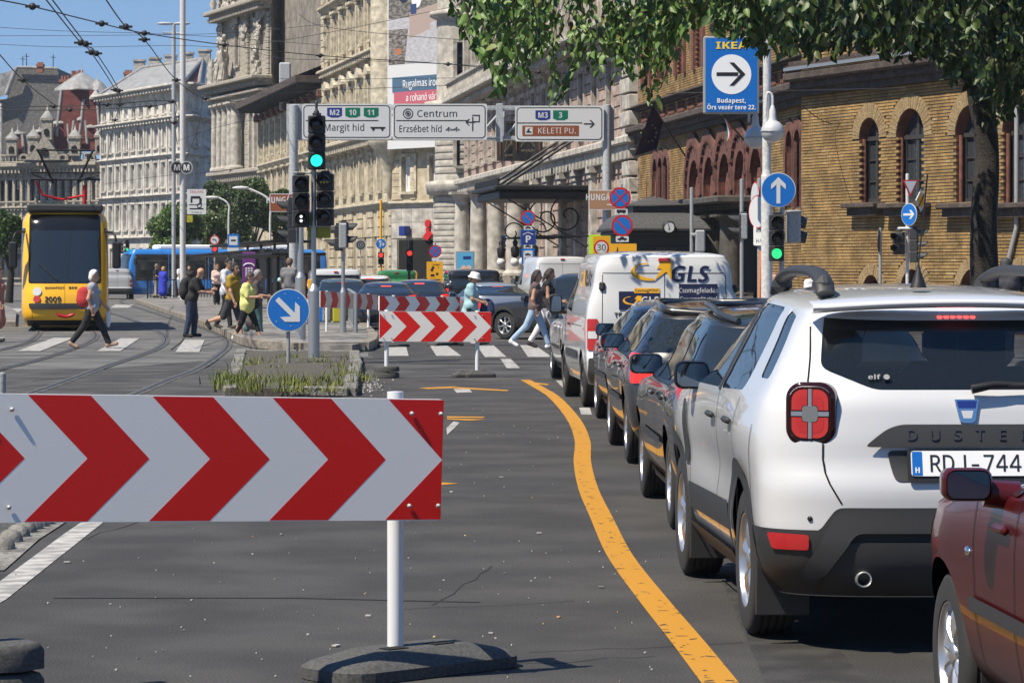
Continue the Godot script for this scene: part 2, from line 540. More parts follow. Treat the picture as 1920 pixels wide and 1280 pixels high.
	for k in 260:
		var py:=760.0+540.0*pow(rng.randf(),1.2)
		var px:=rng.randf_range(-20,1250)
		if px>1010+(py-712)*0.7: continue
		var r:=rng.randf_range(0.002,0.006) if k % 11 else rng.randf_range(0.008,0.018)
		var w:=rng.randf_range(0.15,0.55)
		lt.col=[Color(w,w,w*0.95),Color(w,w*0.9,w*0.7),Color(0.45,0.25,0.12),Color(0.5,0.48,0.2)][0 if k % 5 else k % 4]
		lt.xf=Transform3D(Basis(Vector3.UP,rng.randf()*TAU),g(px,py))
		lt.box(Vector3(0,0.003,0),Vector3(r*2,0.006,r*rng.randf_range(0.8,2.0)))
	var lm:=mat("litter",1,1,1,0.8)
	lm.vertex_color_use_as_albedo=true
	part("road_litter",lt,lm,self).set_meta("kind","stuff")
	var rb:=MB.new()
	for k in 110:
		var q:=Vector2(rng.randfn(690,20),rng.randfn(722,9))
		rb.xf=Transform3D(Basis.from_euler(Vector3(rng.randf(),rng.randf()*6,rng.randf())),g(q.x,maxf(q.y,700)))
		rb.box(Vector3(0,0.005,0),Vector3.ONE*rng.randf_range(0.008,0.028))
	part("rubble",rb,M.white_paint,self).set_meta("kind","stuff")
func make_island()->void:
	var il:=Node3D.new()
	il.name="traffic_island"
	il.set_meta("kind","structure")
	add_child(il)
	var pts:=[g(432,742),g(655,742),g(668,690),g(664,668),g(452,668)]
	part("island_bed",slab(pts,-0.01,0.10),M.soil,il)
	var loop:=pts.duplicate()
	loop.append(pts[0])
	for i in loop.size()-1:
		var a:Vector3=loop[i]; var b:Vector3=loop[i+1]
		var n:=maxi(1,int(round(a.distance_to(b)/1.0)))
		for k in n:
			if i==0 and k in [0]: continue
			var s:=a.lerp(b,float(k)/n); var e:=a.lerp(b,float(k+1)/n)
			var t:=(e-s).normalized()
			var mb:=MB.new()
			mb.xf=Transform3D(Basis(t,Vector3.UP,t.cross(Vector3.UP))*Basis.from_euler(Vector3(rng.randf_range(-0.08,0.08),0,rng.randf_range(-0.04,0.04))),(s+e)/2)
			mb.box(Vector3(0,0.06,0),Vector3(s.distance_to(e)-0.02,0.15+rng.randf_range(-0.03,0.01),0.2),0.02)
			part("kerb_stone",mb,M.concrete,il)
	var gm:=MultiMesh.new()
	gm.transform_format=MultiMesh.TRANSFORM_3D
	gm.use_colors=true
	var bl:=MB.new()
	var q:=PackedVector3Array()
	for k in 5:
		var y:=k/4.0
		var w:=0.006*(1.0-y*y)+0.0004
		q.append(Vector3(-w,y,0.35*y*y)); q.append(Vector3(w,y,0.35*y*y))
	bl.grid(q,2,5)
	gm.mesh=bl.mesh()
	var xs:=[]
	var tufts:=[[435,738,1.4],[450,725,1.0],[470,742,1.2],[520,728,1.0],[545,735,1.1],[580,738,1.1],[600,728,0.9],[640,735,0.9],[652,715,0.9],[662,700,0.8],[640,700,0.8],[575,684,0.6],[600,680,0.6],[490,682,0.8],[460,695,1.0],[440,712,1.1],[520,700,0.5],[560,742,1.2],[500,690,0.7],[668,722,0.8],[620,742,0.9],[540,680,0.7],[430,728,1.1],[590,690,0.6],[650,684,0.8]]
	for t in tufts:
		var c:=g(t[0],t[1])
		for k in int(85*t[2]*rng.randf_range(0.2,1.4)):
			var r:=Vector2(rng.randfn(0,0.13),rng.randfn(0,0.4))
			var h:float=t[2]*rng.randf_range(0.04,0.22)
			xs.append([Transform3D(Basis(Vector3.UP,rng.randf()*TAU)*Basis(Vector3.RIGHT,rng.randf_range(-0.2,0.5))*Basis.from_scale(Vector3(rng.randf_range(0.8,1.7),h,h)),c+Vector3(r.x,0.07,r.y)),rng.randf()])
	gm.instance_count=xs.size()
	for i in xs.size():
		gm.set_instance_transform(i,xs[i][0])
		var w:float=xs[i][1]
		gm.set_instance_color(i,Color(0.9,1.0,0.7).lerp(Color(2.6,1.9,2.0),w*w))
	var mi:=MultiMeshInstance3D.new()
	mi.name="grass"
	mi.multimesh=gm
	M.foliage_tuft.vertex_color_use_as_albedo=true
	mi.material_override=M.foliage_tuft
	mi.set_meta("kind","stuff")
	add_child(mi)
var wins:={}
func multi(list: Array)->ArrayMesh:
	var m:=ArrayMesh.new()
	for e in list:
		var a:ArrayMesh=e[0].mesh()
		if a.get_surface_count()==0: continue
		m.add_surface_from_arrays(Mesh.PRIMITIVE_TRIANGLES,a.surface_get_arrays(0))
		m.surface_set_material(m.get_surface_count()-1,e[1])
	return m
func win_mesh(w: float,h: float,style: String,fm: Material,tm: Material,rec: float,variant: int)->ArrayMesh:
	var key:="%s %.2f %.2f %d %d %d" % [style,w,h,fm.get_instance_id(),tm.get_instance_id(),variant]
	if wins.has(key): return wins[key]
	var gl:=MB.new(); var fr:=MB.new(); var tr:=MB.new(); var cu:=MB.new()
	var z:=-rec
	gl.quad(Vector3(-w/2,0,z),Vector3(w/2,0,z),Vector3(w/2,h,z),Vector3(-w/2,h,z))
	var f:=minf(0.09,w*0.09)
	for s in [-1,1]: fr.box(Vector3(s*(w/2-f/2),h/2,z+0.035),Vector3(f,h,0.06))
	fr.box(Vector3(0,f/2,z+0.035),Vector3(w-f*2,f,0.06))
	fr.box(Vector3(0,h-f/2,z+0.035),Vector3(w-f*2,f,0.06))
	fr.box(Vector3(0,h/2,z+0.03),Vector3(f*0.9,h-f*2,0.05))
	if h>w*1.3:
		for s in [-1,1]: fr.box(Vector3(s*(w/4-f/4),h*0.68,z+0.03),Vector3(w/2-f*1.4,f*0.9,0.045))
	if variant==1:
		for s in [-1,1]: cu.quad(Vector3(s*w*0.28-w*0.18,f,z+0.006),Vector3(s*w*0.28+w*0.18,f,z+0.006),Vector3(s*w*0.28+w*0.16,h-f,z+0.006),Vector3(s*w*0.28-w*0.16,h-f,z+0.006))
	if variant==2:
		cu.quad(Vector3(-w/2+f,h*0.55,z+0.006),Vector3(w/2-f,h*0.55,z+0.006),Vector3(w/2-f,h-f,z+0.006),Vector3(-w/2+f,h-f,z+0.006))
	if style!="bare":
		tr.box(Vector3(0,-0.09,0.09),Vector3(w+0.36,0.16,0.26))
	if style in ["hood","ped","frame"]:
		for s in [-1,1]: tr.box(Vector3(s*(w/2+0.13),h/2,0.05),Vector3(0.2,h+0.02,0.13))
		tr.box(Vector3(0,h+0.11,0.055),Vector3(w+0.46,0.2,0.14))
	if style in ["hood","ped"]:
		for s in [-1,1]: tr.box(Vector3(s*(w/2+0.13),h+0.33,0.11),Vector3(0.18,0.3,0.24))
		tr.box(Vector3(0,h+0.56,0.2),Vector3(w+0.8,0.16,0.44))
		tr.box(Vector3(0,h+0.33,0.03),Vector3(w-0.1,0.26,0.08))
	if style=="ped":
		var p2:=PackedVector2Array([Vector2(-w/2-0.4,h+0.645),Vector2(w/2+0.4,h+0.645),Vector2(0,h+1.15)])
		tr.extrude(p2,-0.02,0.4)
	var m:=multi([[gl,M.window_glass],[fr,fm],[tr,tm],[cu,M.offwhite]])
	wins[key]=m
	return m
func facade(b: Node3D,p0: Vector3,p1: Vector3,h: float,floors: Array,wm: Material,tm: Material,fm: Material,rec:=0.25,called:="wall")->MeshInstance3D:
	var u:=Vector3(p1.x-p0.x,0,p1.z-p0.z)
	var L:=u.length()
	u /= L
	var x:=Transform3D(Basis(u,Vector3.UP,u.cross(Vector3.UP)),Vector3(p0.x,0,p0.z))
	var mb:=MB.new()
	var rust:=MB.new()
	var spots:=[]
	var v:=0.0
	for f in floors:
		var v0:float=f.v0; var v1:float=f.v1
		if v0>v+0.001: rect(mb,0,v,L,v0)
		v=v1
		var n:int=f.get("n",0)
		if n==0:
			rect(mb,0,v0,L,v1)
			if f.has("rust"):courses(rust,0,L,v0,v1,f.rust)
			continue
		var w:float=f.w; var wh:float=f.h; var s:float=v0+f.sill
		var m0:float=f.get("m0",0.0); var m1:float=f.get("m1",m0)
		rect(mb,0,v0,L,s)
		rect(mb,0,s+wh,L,v1)
		var prev:=0.0
		for i in n:
			var uc:float=m0+(i+0.5)*(L-m0-m1)/n
			rect(mb,prev,s,uc-w/2,s+wh)
			if f.has("rust"):courses(rust,prev+0.06,uc-w/2-0.06,v0,v1,f.rust)
			prev=uc+w/2
			var a:=uc-w/2
			mb.quad(Vector3(a,s,0),Vector3(a,s,-rec),Vector3(a,s+wh,-rec),Vector3(a,s+wh,0))
			mb.quad(Vector3(prev,s,-rec),Vector3(prev,s,0),Vector3(prev,s+wh,0),Vector3(prev,s+wh,-rec))
			mb.quad(Vector3(a,s,0),Vector3(prev,s,0),Vector3(prev,s,-rec),Vector3(a,s,-rec))
			mb.quad(Vector3(a,s+wh,-rec),Vector3(prev,s+wh,-rec),Vector3(prev,s+wh,0),Vector3(a,s+wh,0))
			spots.append([Vector3(uc,s,0),w,wh,f.get("style","plain")])
		rect(mb,prev,s,L,s+wh)
		if f.has("rust"):courses(rust,prev+0.06,L,v0,v1,f.rust)
	if v<h: rect(mb,0,v,L,h)
	var wall:=part(called,mb,wm,b,b.transform.affine_inverse()*x)
	for q in spots:
		var vr:int=[0,0,0,1,1,2][rng.randi() % 6]
		part("window",win_mesh(q[1],q[2],q[3],fm,tm,rec,vr),null,wall,Transform3D(Basis(),q[0]))
	if rust.v.size():
		part("stone_courses",rust,wm,wall).set_meta("kind","stuff")
	wall.set_meta("L",L)
	return wall
func courses(mb: MB,u0: float,u1: float,v0: float,v1: float,c: float)->void:
	var n:=int(round((v1-v0)/c))
	if u1-u0<0.1: return
	for k in n:
		mb.box(Vector3((u0+u1)/2,v0+(k+0.5)*(v1-v0)/n,0.035),Vector3(u1-u0-0.02,(v1-v0)/n-c*0.16,0.08))
func rect(mb: MB,a: float,b: float,d: float,e: float)->void:
	if d-a<0.001 or e-b<0.001: return
	mb.quad(Vector3(a,b,0),Vector3(d,b,0),Vector3(d,e,0),Vector3(a,e,0))
func cornice(wall: Node3D,u0: float,u1: float,v: float,h: float,d: float,m: Material,dent:=0.0,called:="cornice")->void:
	var mb:=MB.new()
	var b:=d*0.25
	mb.box(Vector3((u0+u1)/2,v+h*0.15,d*0.2),Vector3(u1-u0,h*0.3,d*0.4),0.0)
	mb.box(Vector3((u0+u1)/2,v+h*0.45,d*0.32),Vector3(u1-u0+b,h*0.3-0.004,d*0.64),0.0)
	mb.box(Vector3((u0+u1)/2,v+h*0.8,d*0.5),Vector3(u1-u0+b*2,h*0.4-0.004,d),minf(h*0.08,0.06))
	if dent>0:
		var n:=int((u1-u0)/dent)
		for k in n: mb.box(Vector3(u0+(k+0.5)*(u1-u0)/n,v+h*0.1,d*0.52),Vector3(dent*0.45,h*0.34,d*0.55))
	part(called,mb,m,wall)
func balustrade(wall: Node3D,u0: float,u1: float,v: float,z: float,m: Material,hgt:=1.0,step:=0.4)->void:
	var mb:=MB.new()
	mb.box(Vector3((u0+u1)/2,v+0.07,z),Vector3(u1-u0,0.14,0.3))
	mb.box(Vector3((u0+u1)/2,v+hgt-0.07,z),Vector3(u1-u0,0.14,0.3))
	var n:=int((u1-u0)/step)
	for k in n:
		mb.xf=Transform3D(Basis(),Vector3(u0+(k+0.5)*(u1-u0)/n,v+0.13,z))
		var q:=hgt-0.26
		mb.lathe([Vector2(0.05,0),Vector2(0.1,q*0.3),Vector2(0.045,q*0.62),Vector2(0.07,q)],6)
	part("balustrade",mb,m,wall)
func quoin(wall: Node3D,u: float,w: float,v0: float,v1: float,c: float,m: Material,z:=0.06)->void:
	var n:=int((v1-v0)/c)
	for k in n:
		var mb:=MB.new()
		var ww:=w*(1.0 if k % 2 else 0.72)
		mb.box(Vector3(u+(w-ww)*(-0.5 if u<2 else 0.5),v0+(k+0.5)*c,z),Vector3(ww,c*0.88,z*2+0.04),0.03)
		part("quoin_stone",mb,m,wall)
func pilaster(wall: Node3D,u: float,w: float,v0: float,v1: float,d: float,m: Material)->void:
	var mb:=MB.new()
	mb.box(Vector3(u,(v0+v1)/2,d/2),Vector3(w,v1-v0,d))
	mb.box(Vector3(u,v0+0.2,d*0.6),Vector3(w*1.25,0.4,d*1.2))
	mb.box(Vector3(u,v1-0.45,d*0.6),Vector3(w*1.15,0.12,d*1.2))
	mb.box(Vector3(u,v1-0.15,d*0.7),Vector3(w*1.4,0.3,d*1.4))
	part("pilaster",mb,m,wall)
func column(wall: Node3D,u: float,r: float,v0: float,v1: float,z: float,m: Material,called:="column")->void:
	var mb:=MB.new()
	var H:=v1-v0
	mb.lathe([Vector2(r*1.4,0),Vector2(r*1.4,H*0.03),Vector2(r*1.4,H*0.03),Vector2(r*1.15,H*0.05),Vector2(r,H*0.07),Vector2(r*1.0,H*0.4),Vector2(r*0.88,H*0.88),Vector2(r*0.88,H*0.88),Vector2(r,H*0.89),Vector2(r*0.95,H*0.91),Vector2(r*1.45,H*0.97)],14)
	mb.box(Vector3(0,H*0.985,0),Vector3(r*3,H*0.03,r*3))
	part(called,mb,m,wall,Transform3D(Basis(),Vector3(u,v0,z)))
func body(b: Node3D,pts: Array,h: float,m: Material,called:="rear_walls")->void:
	var mb:=MB.new()
	var pl:=PackedVector2Array()
	for e in pts: pl.append(Vector2(e.x-b.position.x,-(e.z-b.position.z)))
	mb.xf=Transform3D(Basis(Vector3.RIGHT,-PI/2),Vector3.ZERO)
	mb.extrude(pl,0,h)
	part(called,mb,m,b)
func roof_prism(b: Node3D,q: Array,m: Material,called:="roof")->MeshInstance3D:
	var mb:=MB.new()
	for f in q:
		if f.size()==4: mb.quad(f[0]-b.position,f[1]-b.position,f[2]-b.position,f[3]-b.position)
		else:
			var i:=mb.p(f[0]-b.position); mb.p(f[1]-b.position); mb.p(f[2]-b.position)
			mb.tri(i,i+1,i+2)
	return part(called,mb,m,b)
func uv_on(wall: Node3D,px: float,py: float)->Vector2:
	var x:Transform3D=wall.get_parent().transform*wall.transform
	var a:=x.affine_inverse()*Vector3(0,1.7,0)
	var b:=x.affine_inverse()*at(px,py,100.0)
	var t:=a.z/(a.z-b.z)
	var q:=a.lerp(b,t)
	return Vector2(q.x,q.y)
func bpos(px: float,d: float)->Vector3:
	return Vector3((px-960.0)/F*d,0,-d)
func make_buildings()->void:
	grain(mat("brick_yellow",1,1,1,0.85),N.soft,3.0,N.blot,7.0)
	M.brick_yellow.vertex_color_use_as_albedo=true
	grain(mat("mortar",0.10,0.075,0.045,0.95),N.mid,2.0)
	grain(mat("brick_red",0.215,0.085,0.062,0.85),N.soft,0.9,N.soft2,2.3)
	grain(mat("terracotta",0.18,0.078,0.062,0.8),N.soft,1.2,N.soft2,2.3)
	grain(mat("dark_stone",0.10,0.092,0.082,0.85),N.soft,1.7,N.soft2,3.3)
	grain(mat("cornice_brown",0.115,0.088,0.076,0.9),N.mid,1.3,N.blot,4.0)
	grain(mat("cream",0.63,0.545,0.39,0.9),N.soft,7.0,N.soft2,9.0)
	grain(mat("cream_pale",0.66,0.60,0.47,0.9),N.soft,5.0,N.soft2,4.0)
	grain(mat("limestone",0.56,0.53,0.475,0.9),N.soft,6.0,N.soft2,5.0)
	grain(mat("limestone_pink",0.50,0.38,0.32,0.9),N.soft,6.0,N.soft2,5.0)
	grain(mat("stone_dirty",0.47,0.43,0.36,0.9),N.soft,4.0,N.soft2,2.3)
	grain(mat("stucco_white",0.71,0.68,0.62,0.9),N.soft,9.0,N.soft2,12.0)
	grain(mat("render_grey",0.20,0.195,0.185,0.95),N.soft,5.0,N.soft2,1.9)
	grain(mat("render_beige",0.30,0.27,0.225,0.95),N.soft,9.0,N.soft2,13.0)
	grain(mat("roof_red",0.17,0.032,0.026,0.8),N.soft,2.0,N.soft2,6.0)
	grain(mat("roof_grey",0.36,0.36,0.355,0.6),N.soft,6.0,N.soft2,9.0)
	grain(mat("roof_brown",0.14,0.07,0.06,0.85),N.mid,2.0)
	grain(mat("chimney_brick",0.38,0.15,0.09,0.9),N.mid,1.0)
	mat("frame_dark",0.035,0.033,0.032,0.6)
	mat("iron",0.018,0.018,0.019,0.5,0.3)
	brick_building()
	hotel()
	cream_building()
	yellow_low_building()
	baroque_building()
	white_building()
	ornate_building()
	grey_house()
func arch_poly(u: float,w: float,v0: float,vs: float,point:=0.0,n:=12)->PackedVector2Array:
	var o:=PackedVector2Array([Vector2(u-w/2,v0),Vector2(u+w/2,v0)])
	for k in n+1:
		var a:=PI*k/n
		var y:=sin(a)*w/2
		if point>0: y=pow(sin(a),0.85)*w/2*(1+point*0.5)
		o.append(Vector2(u+cos(a)*w/2,vs+y))
	return o
func band(mb: MB,q: PackedVector2Array,r: PackedVector2Array,z0: float,z1: float)->void:
	for k in q.size()-1:
		var a:=Vector3(q[k].x,q[k].y,z1); var b:=Vector3(q[k+1].x,q[k+1].y,z1)
		var d:=Vector3(r[k+1].x,r[k+1].y,z1); var e:=Vector3(r[k].x,r[k].y,z1)
		mb.quad(b,a,e,d)
		var dz:=Vector3(0,0,z0-z1)
		mb.quad(a,b,b+dz,a+dz)
		mb.quad(d,e,e+dz,d+dz)
func brick_wall(wall: Node3D,L: float,h: float,holes: Array,v0:=0.0)->void:
	var bm:=BoxMesh.new()
	bm.size=Vector3(1,1,1)
	var xs:=[]
	var c:=0.082
	var bx:=[]
	for q in holes:
		var lo:=Vector2(1e9,1e9); var hi:=-lo
		for e in q:
			lo=lo.min(e); hi=hi.max(e)
		bx.append([lo,hi])
	for j in int((h-v0)/c):
		var v:=v0+(j+0.5)*c
		var u:=-0.13 if j % 2 else 0.0
		while u<L:
			var a:=maxf(u,0.0); var b:=minf(u+0.26,L)
			u+=0.26
			if b-a<0.03: continue
			var m:=Vector2((a+b)/2,v)
			var hit:=false
			for k in holes.size():
				if m.x>bx[k][0].x-0.05 and m.x<bx[k][1].x+0.05 and m.y>bx[k][0].y and m.y<bx[k][1].y:
					if Geometry2D.is_point_in_polygon(m,holes[k]): hit=true
			if hit: continue
			xs.append([Transform3D(Basis.from_scale(Vector3(b-a - 0.008,c-0.021,0.05)),Vector3(m.x,m.y,rng.randf_range(-0.004,0.004))),rng.randf()])
	var mm:=MultiMesh.new()
	mm.transform_format=MultiMesh.TRANSFORM_3D
	mm.use_colors=true
	mm.mesh=bm
	mm.instance_count=xs.size()
	for i in xs.size():
		mm.set_instance_transform(i,xs[i][0])
		var w:float=xs[i][1]
		var k:=0.88+0.18*rng.randf()
		var cl:=Color(0.42,0.272,0.105)*k
		if w>0.94: cl=Color(0.46,0.33,0.16)*k
		elif w<0.10: cl=Color(0.37,0.23,0.085)*k
		mm.set_instance_color(i,cl)
	var o:=MultiMeshInstance3D.new()
	o.multimesh=mm
	o.material_override=M.brick_yellow
	o.name="brick_courses"
	o.set_meta("kind","stuff")
	wall.add_child(o,true)
func holed_wall(b: Node3D,p0: Vector3,p1: Vector3,h: float,holes: Array,m: Material)->MeshInstance3D:
	var u:=Vector3(p1.x-p0.x,0,p1.z-p0.z)
	var L:=u.length()
	u /= L
	var x:=Transform3D(Basis(u,Vector3.UP,u.cross(Vector3.UP)),Vector3(p0.x,0,p0.z))
	var mb:=MB.new()
	var cuts:=[0.0,L]
	for q in holes:
		var mid:=0.0
		for e in q: mid+=e.x/q.size()
		cuts.append(mid)
	cuts.sort()
	for k in cuts.size()-1:
		if cuts[k+1]-cuts[k]<0.02: continue
		var list:=[PackedVector2Array([Vector2(cuts[k],0),Vector2(cuts[k+1],0),Vector2(cuts[k+1],h),Vector2(cuts[k],h)])]
		for q in holes:
			var nx:=[]
			for s in list: nx.append_array(Geometry2D.clip_polygons(s,q))
			list=nx
		for s in list:
			var t:=Geometry2D.triangulate_polygon(s)
			var at0:=mb.v.size()
			for e in s: mb.p(Vector3(e.x,e.y,0))
			for i in range(0,t.size(),3):
				if (s[t[i+1]]-s[t[i]]).cross(s[t[i+2]]-s[t[i]])>0: mb.tri(at0+t[i],at0+t[i+1],at0+t[i+2])
				else: mb.tri(at0+t[i],at0+t[i+2],at0+t[i+1])
	var wall:=part("wall",mb,m,b,b.transform.affine_inverse()*x)
	wall.set_meta("L",L)
	return wall
func arch_window(wall: Node3D,q: PackedVector2Array,jamb: Material,rec: float,bars:=true,glass: Material=null)->void:
	var gl:=MB.new(); var jm:=MB.new(); var fr:=MB.new()
	gl.extrude(q,-rec-0.02,-rec)
	for k in q.size():
		var a:=q[k]; var b:=q[(k+1) % q.size()]
		jm.quad(Vector3(b.x,b.y,0.02),Vector3(a.x,a.y,0.02),Vector3(a.x,a.y,-rec),Vector3(b.x,b.y,-rec))
	var lo:=q[0]; var hi:=q[1]
	var top:=0.0
	for e in q: top=maxf(top,e.y)
	var um:=(lo.x+hi.x)/2; var w:=hi.x-lo.x
	var vs:=q[2].y
	if bars:
		fr.box(Vector3(um,(lo.y+top)/2,-rec+0.03),Vector3(w*0.09,top-lo.y-0.05,0.06))
		for s in [-1,1]: fr.box(Vector3(um+s*w*0.46,(lo.y+vs)/2,-rec+0.025),Vector3(w*0.08,vs-lo.y,0.05))
		fr.box(Vector3(um,vs,-rec+0.04),Vector3(w*0.98,0.11,0.08))
		fr.box(Vector3(um,lo.y+0.06,-rec+0.035),Vector3(w*0.98,0.12,0.06))
		for k in 2: fr.box(Vector3(um,lo.y+(vs-lo.y)*(k+1)/3.0,-rec+0.02),Vector3(w*0.92,0.045,0.045))
	var o:=part("window",gl,glass if glass else M.window_glass,wall)
	o.mesh=multi([[gl,glass if glass else M.window_glass],[jm,jamb],[fr,M.frame_dark]])
	o.material_override=null
func brick_building()->void:
	var A:=bpos(1200,109.0); var B:=bpos(1555,80.0)
	var b:=thing("brick_building","large yellow brick building with red arched windows on the right side of the street","building",A)
	var dirn:=(B-A).normalized()
	var C:=B+Vector3(-dirn.z,0,dirn.x)*0.75
	var E:=C+Vector3(sin(deg_to_rad(22.0)),0,cos(deg_to_rad(22.0)))*13.0
	var H:=14.5
	var holes:=[]
	var rings:=[]
	var wl:=holed_wall(b,A,B,H,[],M.mortar)
	var L:float=wl.get_meta("L")
	var trip:=[]
	for q in [[1231,1222],[1240,1222],[1250,1222]]: trip.append([uv_on(wl,q[0],385),0.0])
	var specs:=[]
	for s in [[1240.0,294.0,380.0],[1498.0,240.0,385.0]]:
		var cu:=uv_on(wl,s[0],s[2])
		var tp:=uv_on(wl,s[0],s[1])
		for k in [-1,0,1]: specs.append([cu.x+k*1.02,0.86,cu.y,tp.y-0.65])
	for k in 5:
		var px:float=[1304.0,1332.0,1361.0,1391.0,1420.0][k]
		var cu:=uv_on(wl,px,372.0)
		var tp:=uv_on(wl,px,300.0-k*6.0)
		specs.append([cu.x,1.8,cu.y,tp.y-1.3])
	for s in specs:
		holes.append(arch_poly(s[0],s[1],s[2],s[3],0.9))
		rings.append(arch_poly(s[0],s[1]+(0.7 if s[1]>1 else 0.46),s[2]-0.1,s[3],0.95))
	var v0:=7.75
	var up:=[]
	for k in 9:
		var q:=pv([0,0,1.25,0,1.25,2.9,0,2.9])
		var u:=1.6+k*(L-3.2)/8.0-0.62
		up.append(moved(q,Vector2(u,v0+0.7)))
	for k in 4: holes.append(arch_poly(uv_on(wl,[1470.0,1512.0,1230.0,1260.0][k],530.0).x,0.8,0.3,1.15))
	holes.append_array(up)
	b.remove_child(wl)
	wl.free()
	b.set_meta("_n",{})
	wl=holed_wall(b,A,B,H,holes,M.mortar)
	brick_wall(wl,L,H,holes+rings)
	for k in specs.size():
		var s=specs[k]
		var big:bool=s[1]>1
		arch_window(wl,holes[k],M.brick_red,0.28,not big,M.dark_void if big else null)
		var mb:=MB.new()
		var q:=holes[k] as PackedVector2Array
		var r:=rings[k] as PackedVector2Array
		band(mb,q.slice(1),r.slice(1),-0.03,0.06)
		mb.quad(Vector3(r[0].x,r[0].y,0.06),Vector3(q[0].x,q[0].y,0.06),Vector3(q[-1].x,q[-1].y,0.06),Vector3(r[-1].x,r[-1].y,0.06))
		if big:
			var r2:=arch_poly(s[0],s[1]+1.05,s[2],s[3]+0.1,1.0)
			band(mb,r.slice(2),r2.slice(2),0.0,0.14)
			for i in range(2,r.size()): mb.box(Vector3(r[i].x,r[i].y,0.12),Vector3(0.12,0.12,0.1))
		part("arch_moulding",mb,M.terracotta,wl)
	var ua:float=specs[6][0]-1.3; var ub:float=specs[10][0]+1.3
	var vs:float=specs[8][2]
	var par:=MB.new()
	par.box(Vector3((ua+ub)/2,vs+0.42,-0.22),Vector3(ub-ua,0.85,0.1))
	part("loggia_parapet",par,M.brick_red,wl)
	cornice(wl,ua-0.4,ub+0.4,vs-0.62,0.55,1.7,M.dark_stone,0.0,"porch_shelf")
	for k in 6:
		var u:=ua+0.2+k*(ub-ua-0.4)/5.0
		column(wl,u,0.36,0.9,vs-0.62,1.05,M.dark_stone)
		var pb:=MB.new()
		pb.box(Vector3(u,0.45,1.05),Vector3(1.2,0.9,1.2),0.04)
		part("column_plinth",pb,M.dark_stone,wl)
	var dr:=MB.new()
	dr.box(Vector3((ua+ub)/2,1.6,0.03),Vector3(ub-ua-1.0,3.2,0.1))
	part("porch_door",dr,M.frame_dark,wl)
	cornice(wl,0,L,6.35,0.62,0.55,M.cornice_brown)
	cornice(wl,0,L,7.55,0.2,0.35,M.cornice_brown,0.0,"sill_ledge")
	for k in 16:
		var pn:=MB.new()
		var u:=0.8+k*(L-1.0)/16.0
		for i in 5:
			for j in 2:
				pn.xf=Transform3D(Basis(Vector3.BACK,PI/4),Vector3(u+i*0.22,7.16+j*0.21,0.04))
				pn.box(Vector3.ZERO,Vector3(0.13,0.13,0.09))
		pn.xf=Transform3D()
		pn.box(Vector3(u+0.44,7.27,0.02),Vector3(1.16,0.46,0.05))
		part("frieze_panel",pn,M.brick_red,wl)
	for k in up.size():
		var q:PackedVector2Array=up[k]
		arch_window(wl,PackedVector2Array([q[0],q[1],q[2],q[3]]),M.brick_red,0.32)
		var mb:=MB.new()
		for s in [-1,1]: mb.box(Vector3(q[0].x+0.625+s*0.8,v0+2.15,0.05),Vector3(0.3,3.0,0.14))
		mb.box(Vector3(q[0].x+0.625,v0+3.78,0.06),Vector3(2.1,0.3,0.18))
		part("window_surround",mb,M.brick_red,wl)
	for k in range(specs.size(),specs.size()+4): arch_window(wl,holes[k],M.brick_red,0.4)
	var wr:=holed_wall(b,B,C,H,[],M.mortar)
	brick_wall(wr,wr.get_meta("L"),H,[])
	cornice(wr,0,wr.get_meta("L"),6.35,0.62,0.55,M.cornice_brown)
	var w2:=holed_wall(b,C,E,H,[],M.mortar)
	var L2:float=w2.get_meta("L")
	var h2:=[]
	var rg:=[]
	var sp2:=[]
	for q in [[1632.0,0.62,1.1],[1709.0,1.0,1.45],[1822.0,1.0,1.45],[1912.0,1.0,1.45]]:
		var lo:=uv_on(w2,q[0],380.0)
		var w:float=[1.05,1.4,1.4,1.4][sp2.size()]
		sp2.append([lo.x,w,lo.y,lo.y+1.68])
	for s in sp2:
		h2.append(arch_poly(s[0],s[1],s[2],s[3]))
		rg.append(arch_poly(s[0],s[1]+0.78,s[3],s[3]))
	for s in sp2:
		var w:float=s[1]*0.85
		h2.append(arch_poly(s[0]+0.1,w,0.2,1.1,0.0))
		rg.append(arch_poly(s[0]+0.1,w+0.6,1.1,1.1))
	b.remove_child(w2)
	w2.free()
	w2=holed_wall(b,C,E,H,h2,M.mortar)
	brick_wall(w2,L2,H,h2+rg)
	for k in h2.size():
		arch_window(w2,h2[k],M.brick_red,0.26)
		var s=sp2[k % 4]
		var low:=k>3
		var w: float=s[1]*0.85 if low else s[1]
		var uc: float=s[0]+(0.1 if low else 0.0)
		var vc: float=1.1 if low else s[3]
		var ro: float=w/2+(0.3 if low else 0.39)
		var n:=17 if low else 25
		for i in n:
			var a0:=PI*(i+0.04)/n; var a1:=PI*(i+0.90)/n
			var mb:=MB.new()
			var ri:=w/2+0.015
			mb.extrude(PackedVector2Array([Vector2(uc+cos(a0)*ri,vc+sin(a0)*ri),Vector2(uc+cos(a0)*ro,vc+sin(a0)*ro),Vector2(uc+cos(a1)*ro,vc+sin(a1)*ro),Vector2(uc+cos(a1)*ri,vc+sin(a1)*ri)]),-0.02,0.035+rng.randf_range(0,0.012))
			part("brick",mb,[M.voussoir,M.voussoir2][rng.randi() % 2] if M.has("voussoir") else make_voussoir(),w2)
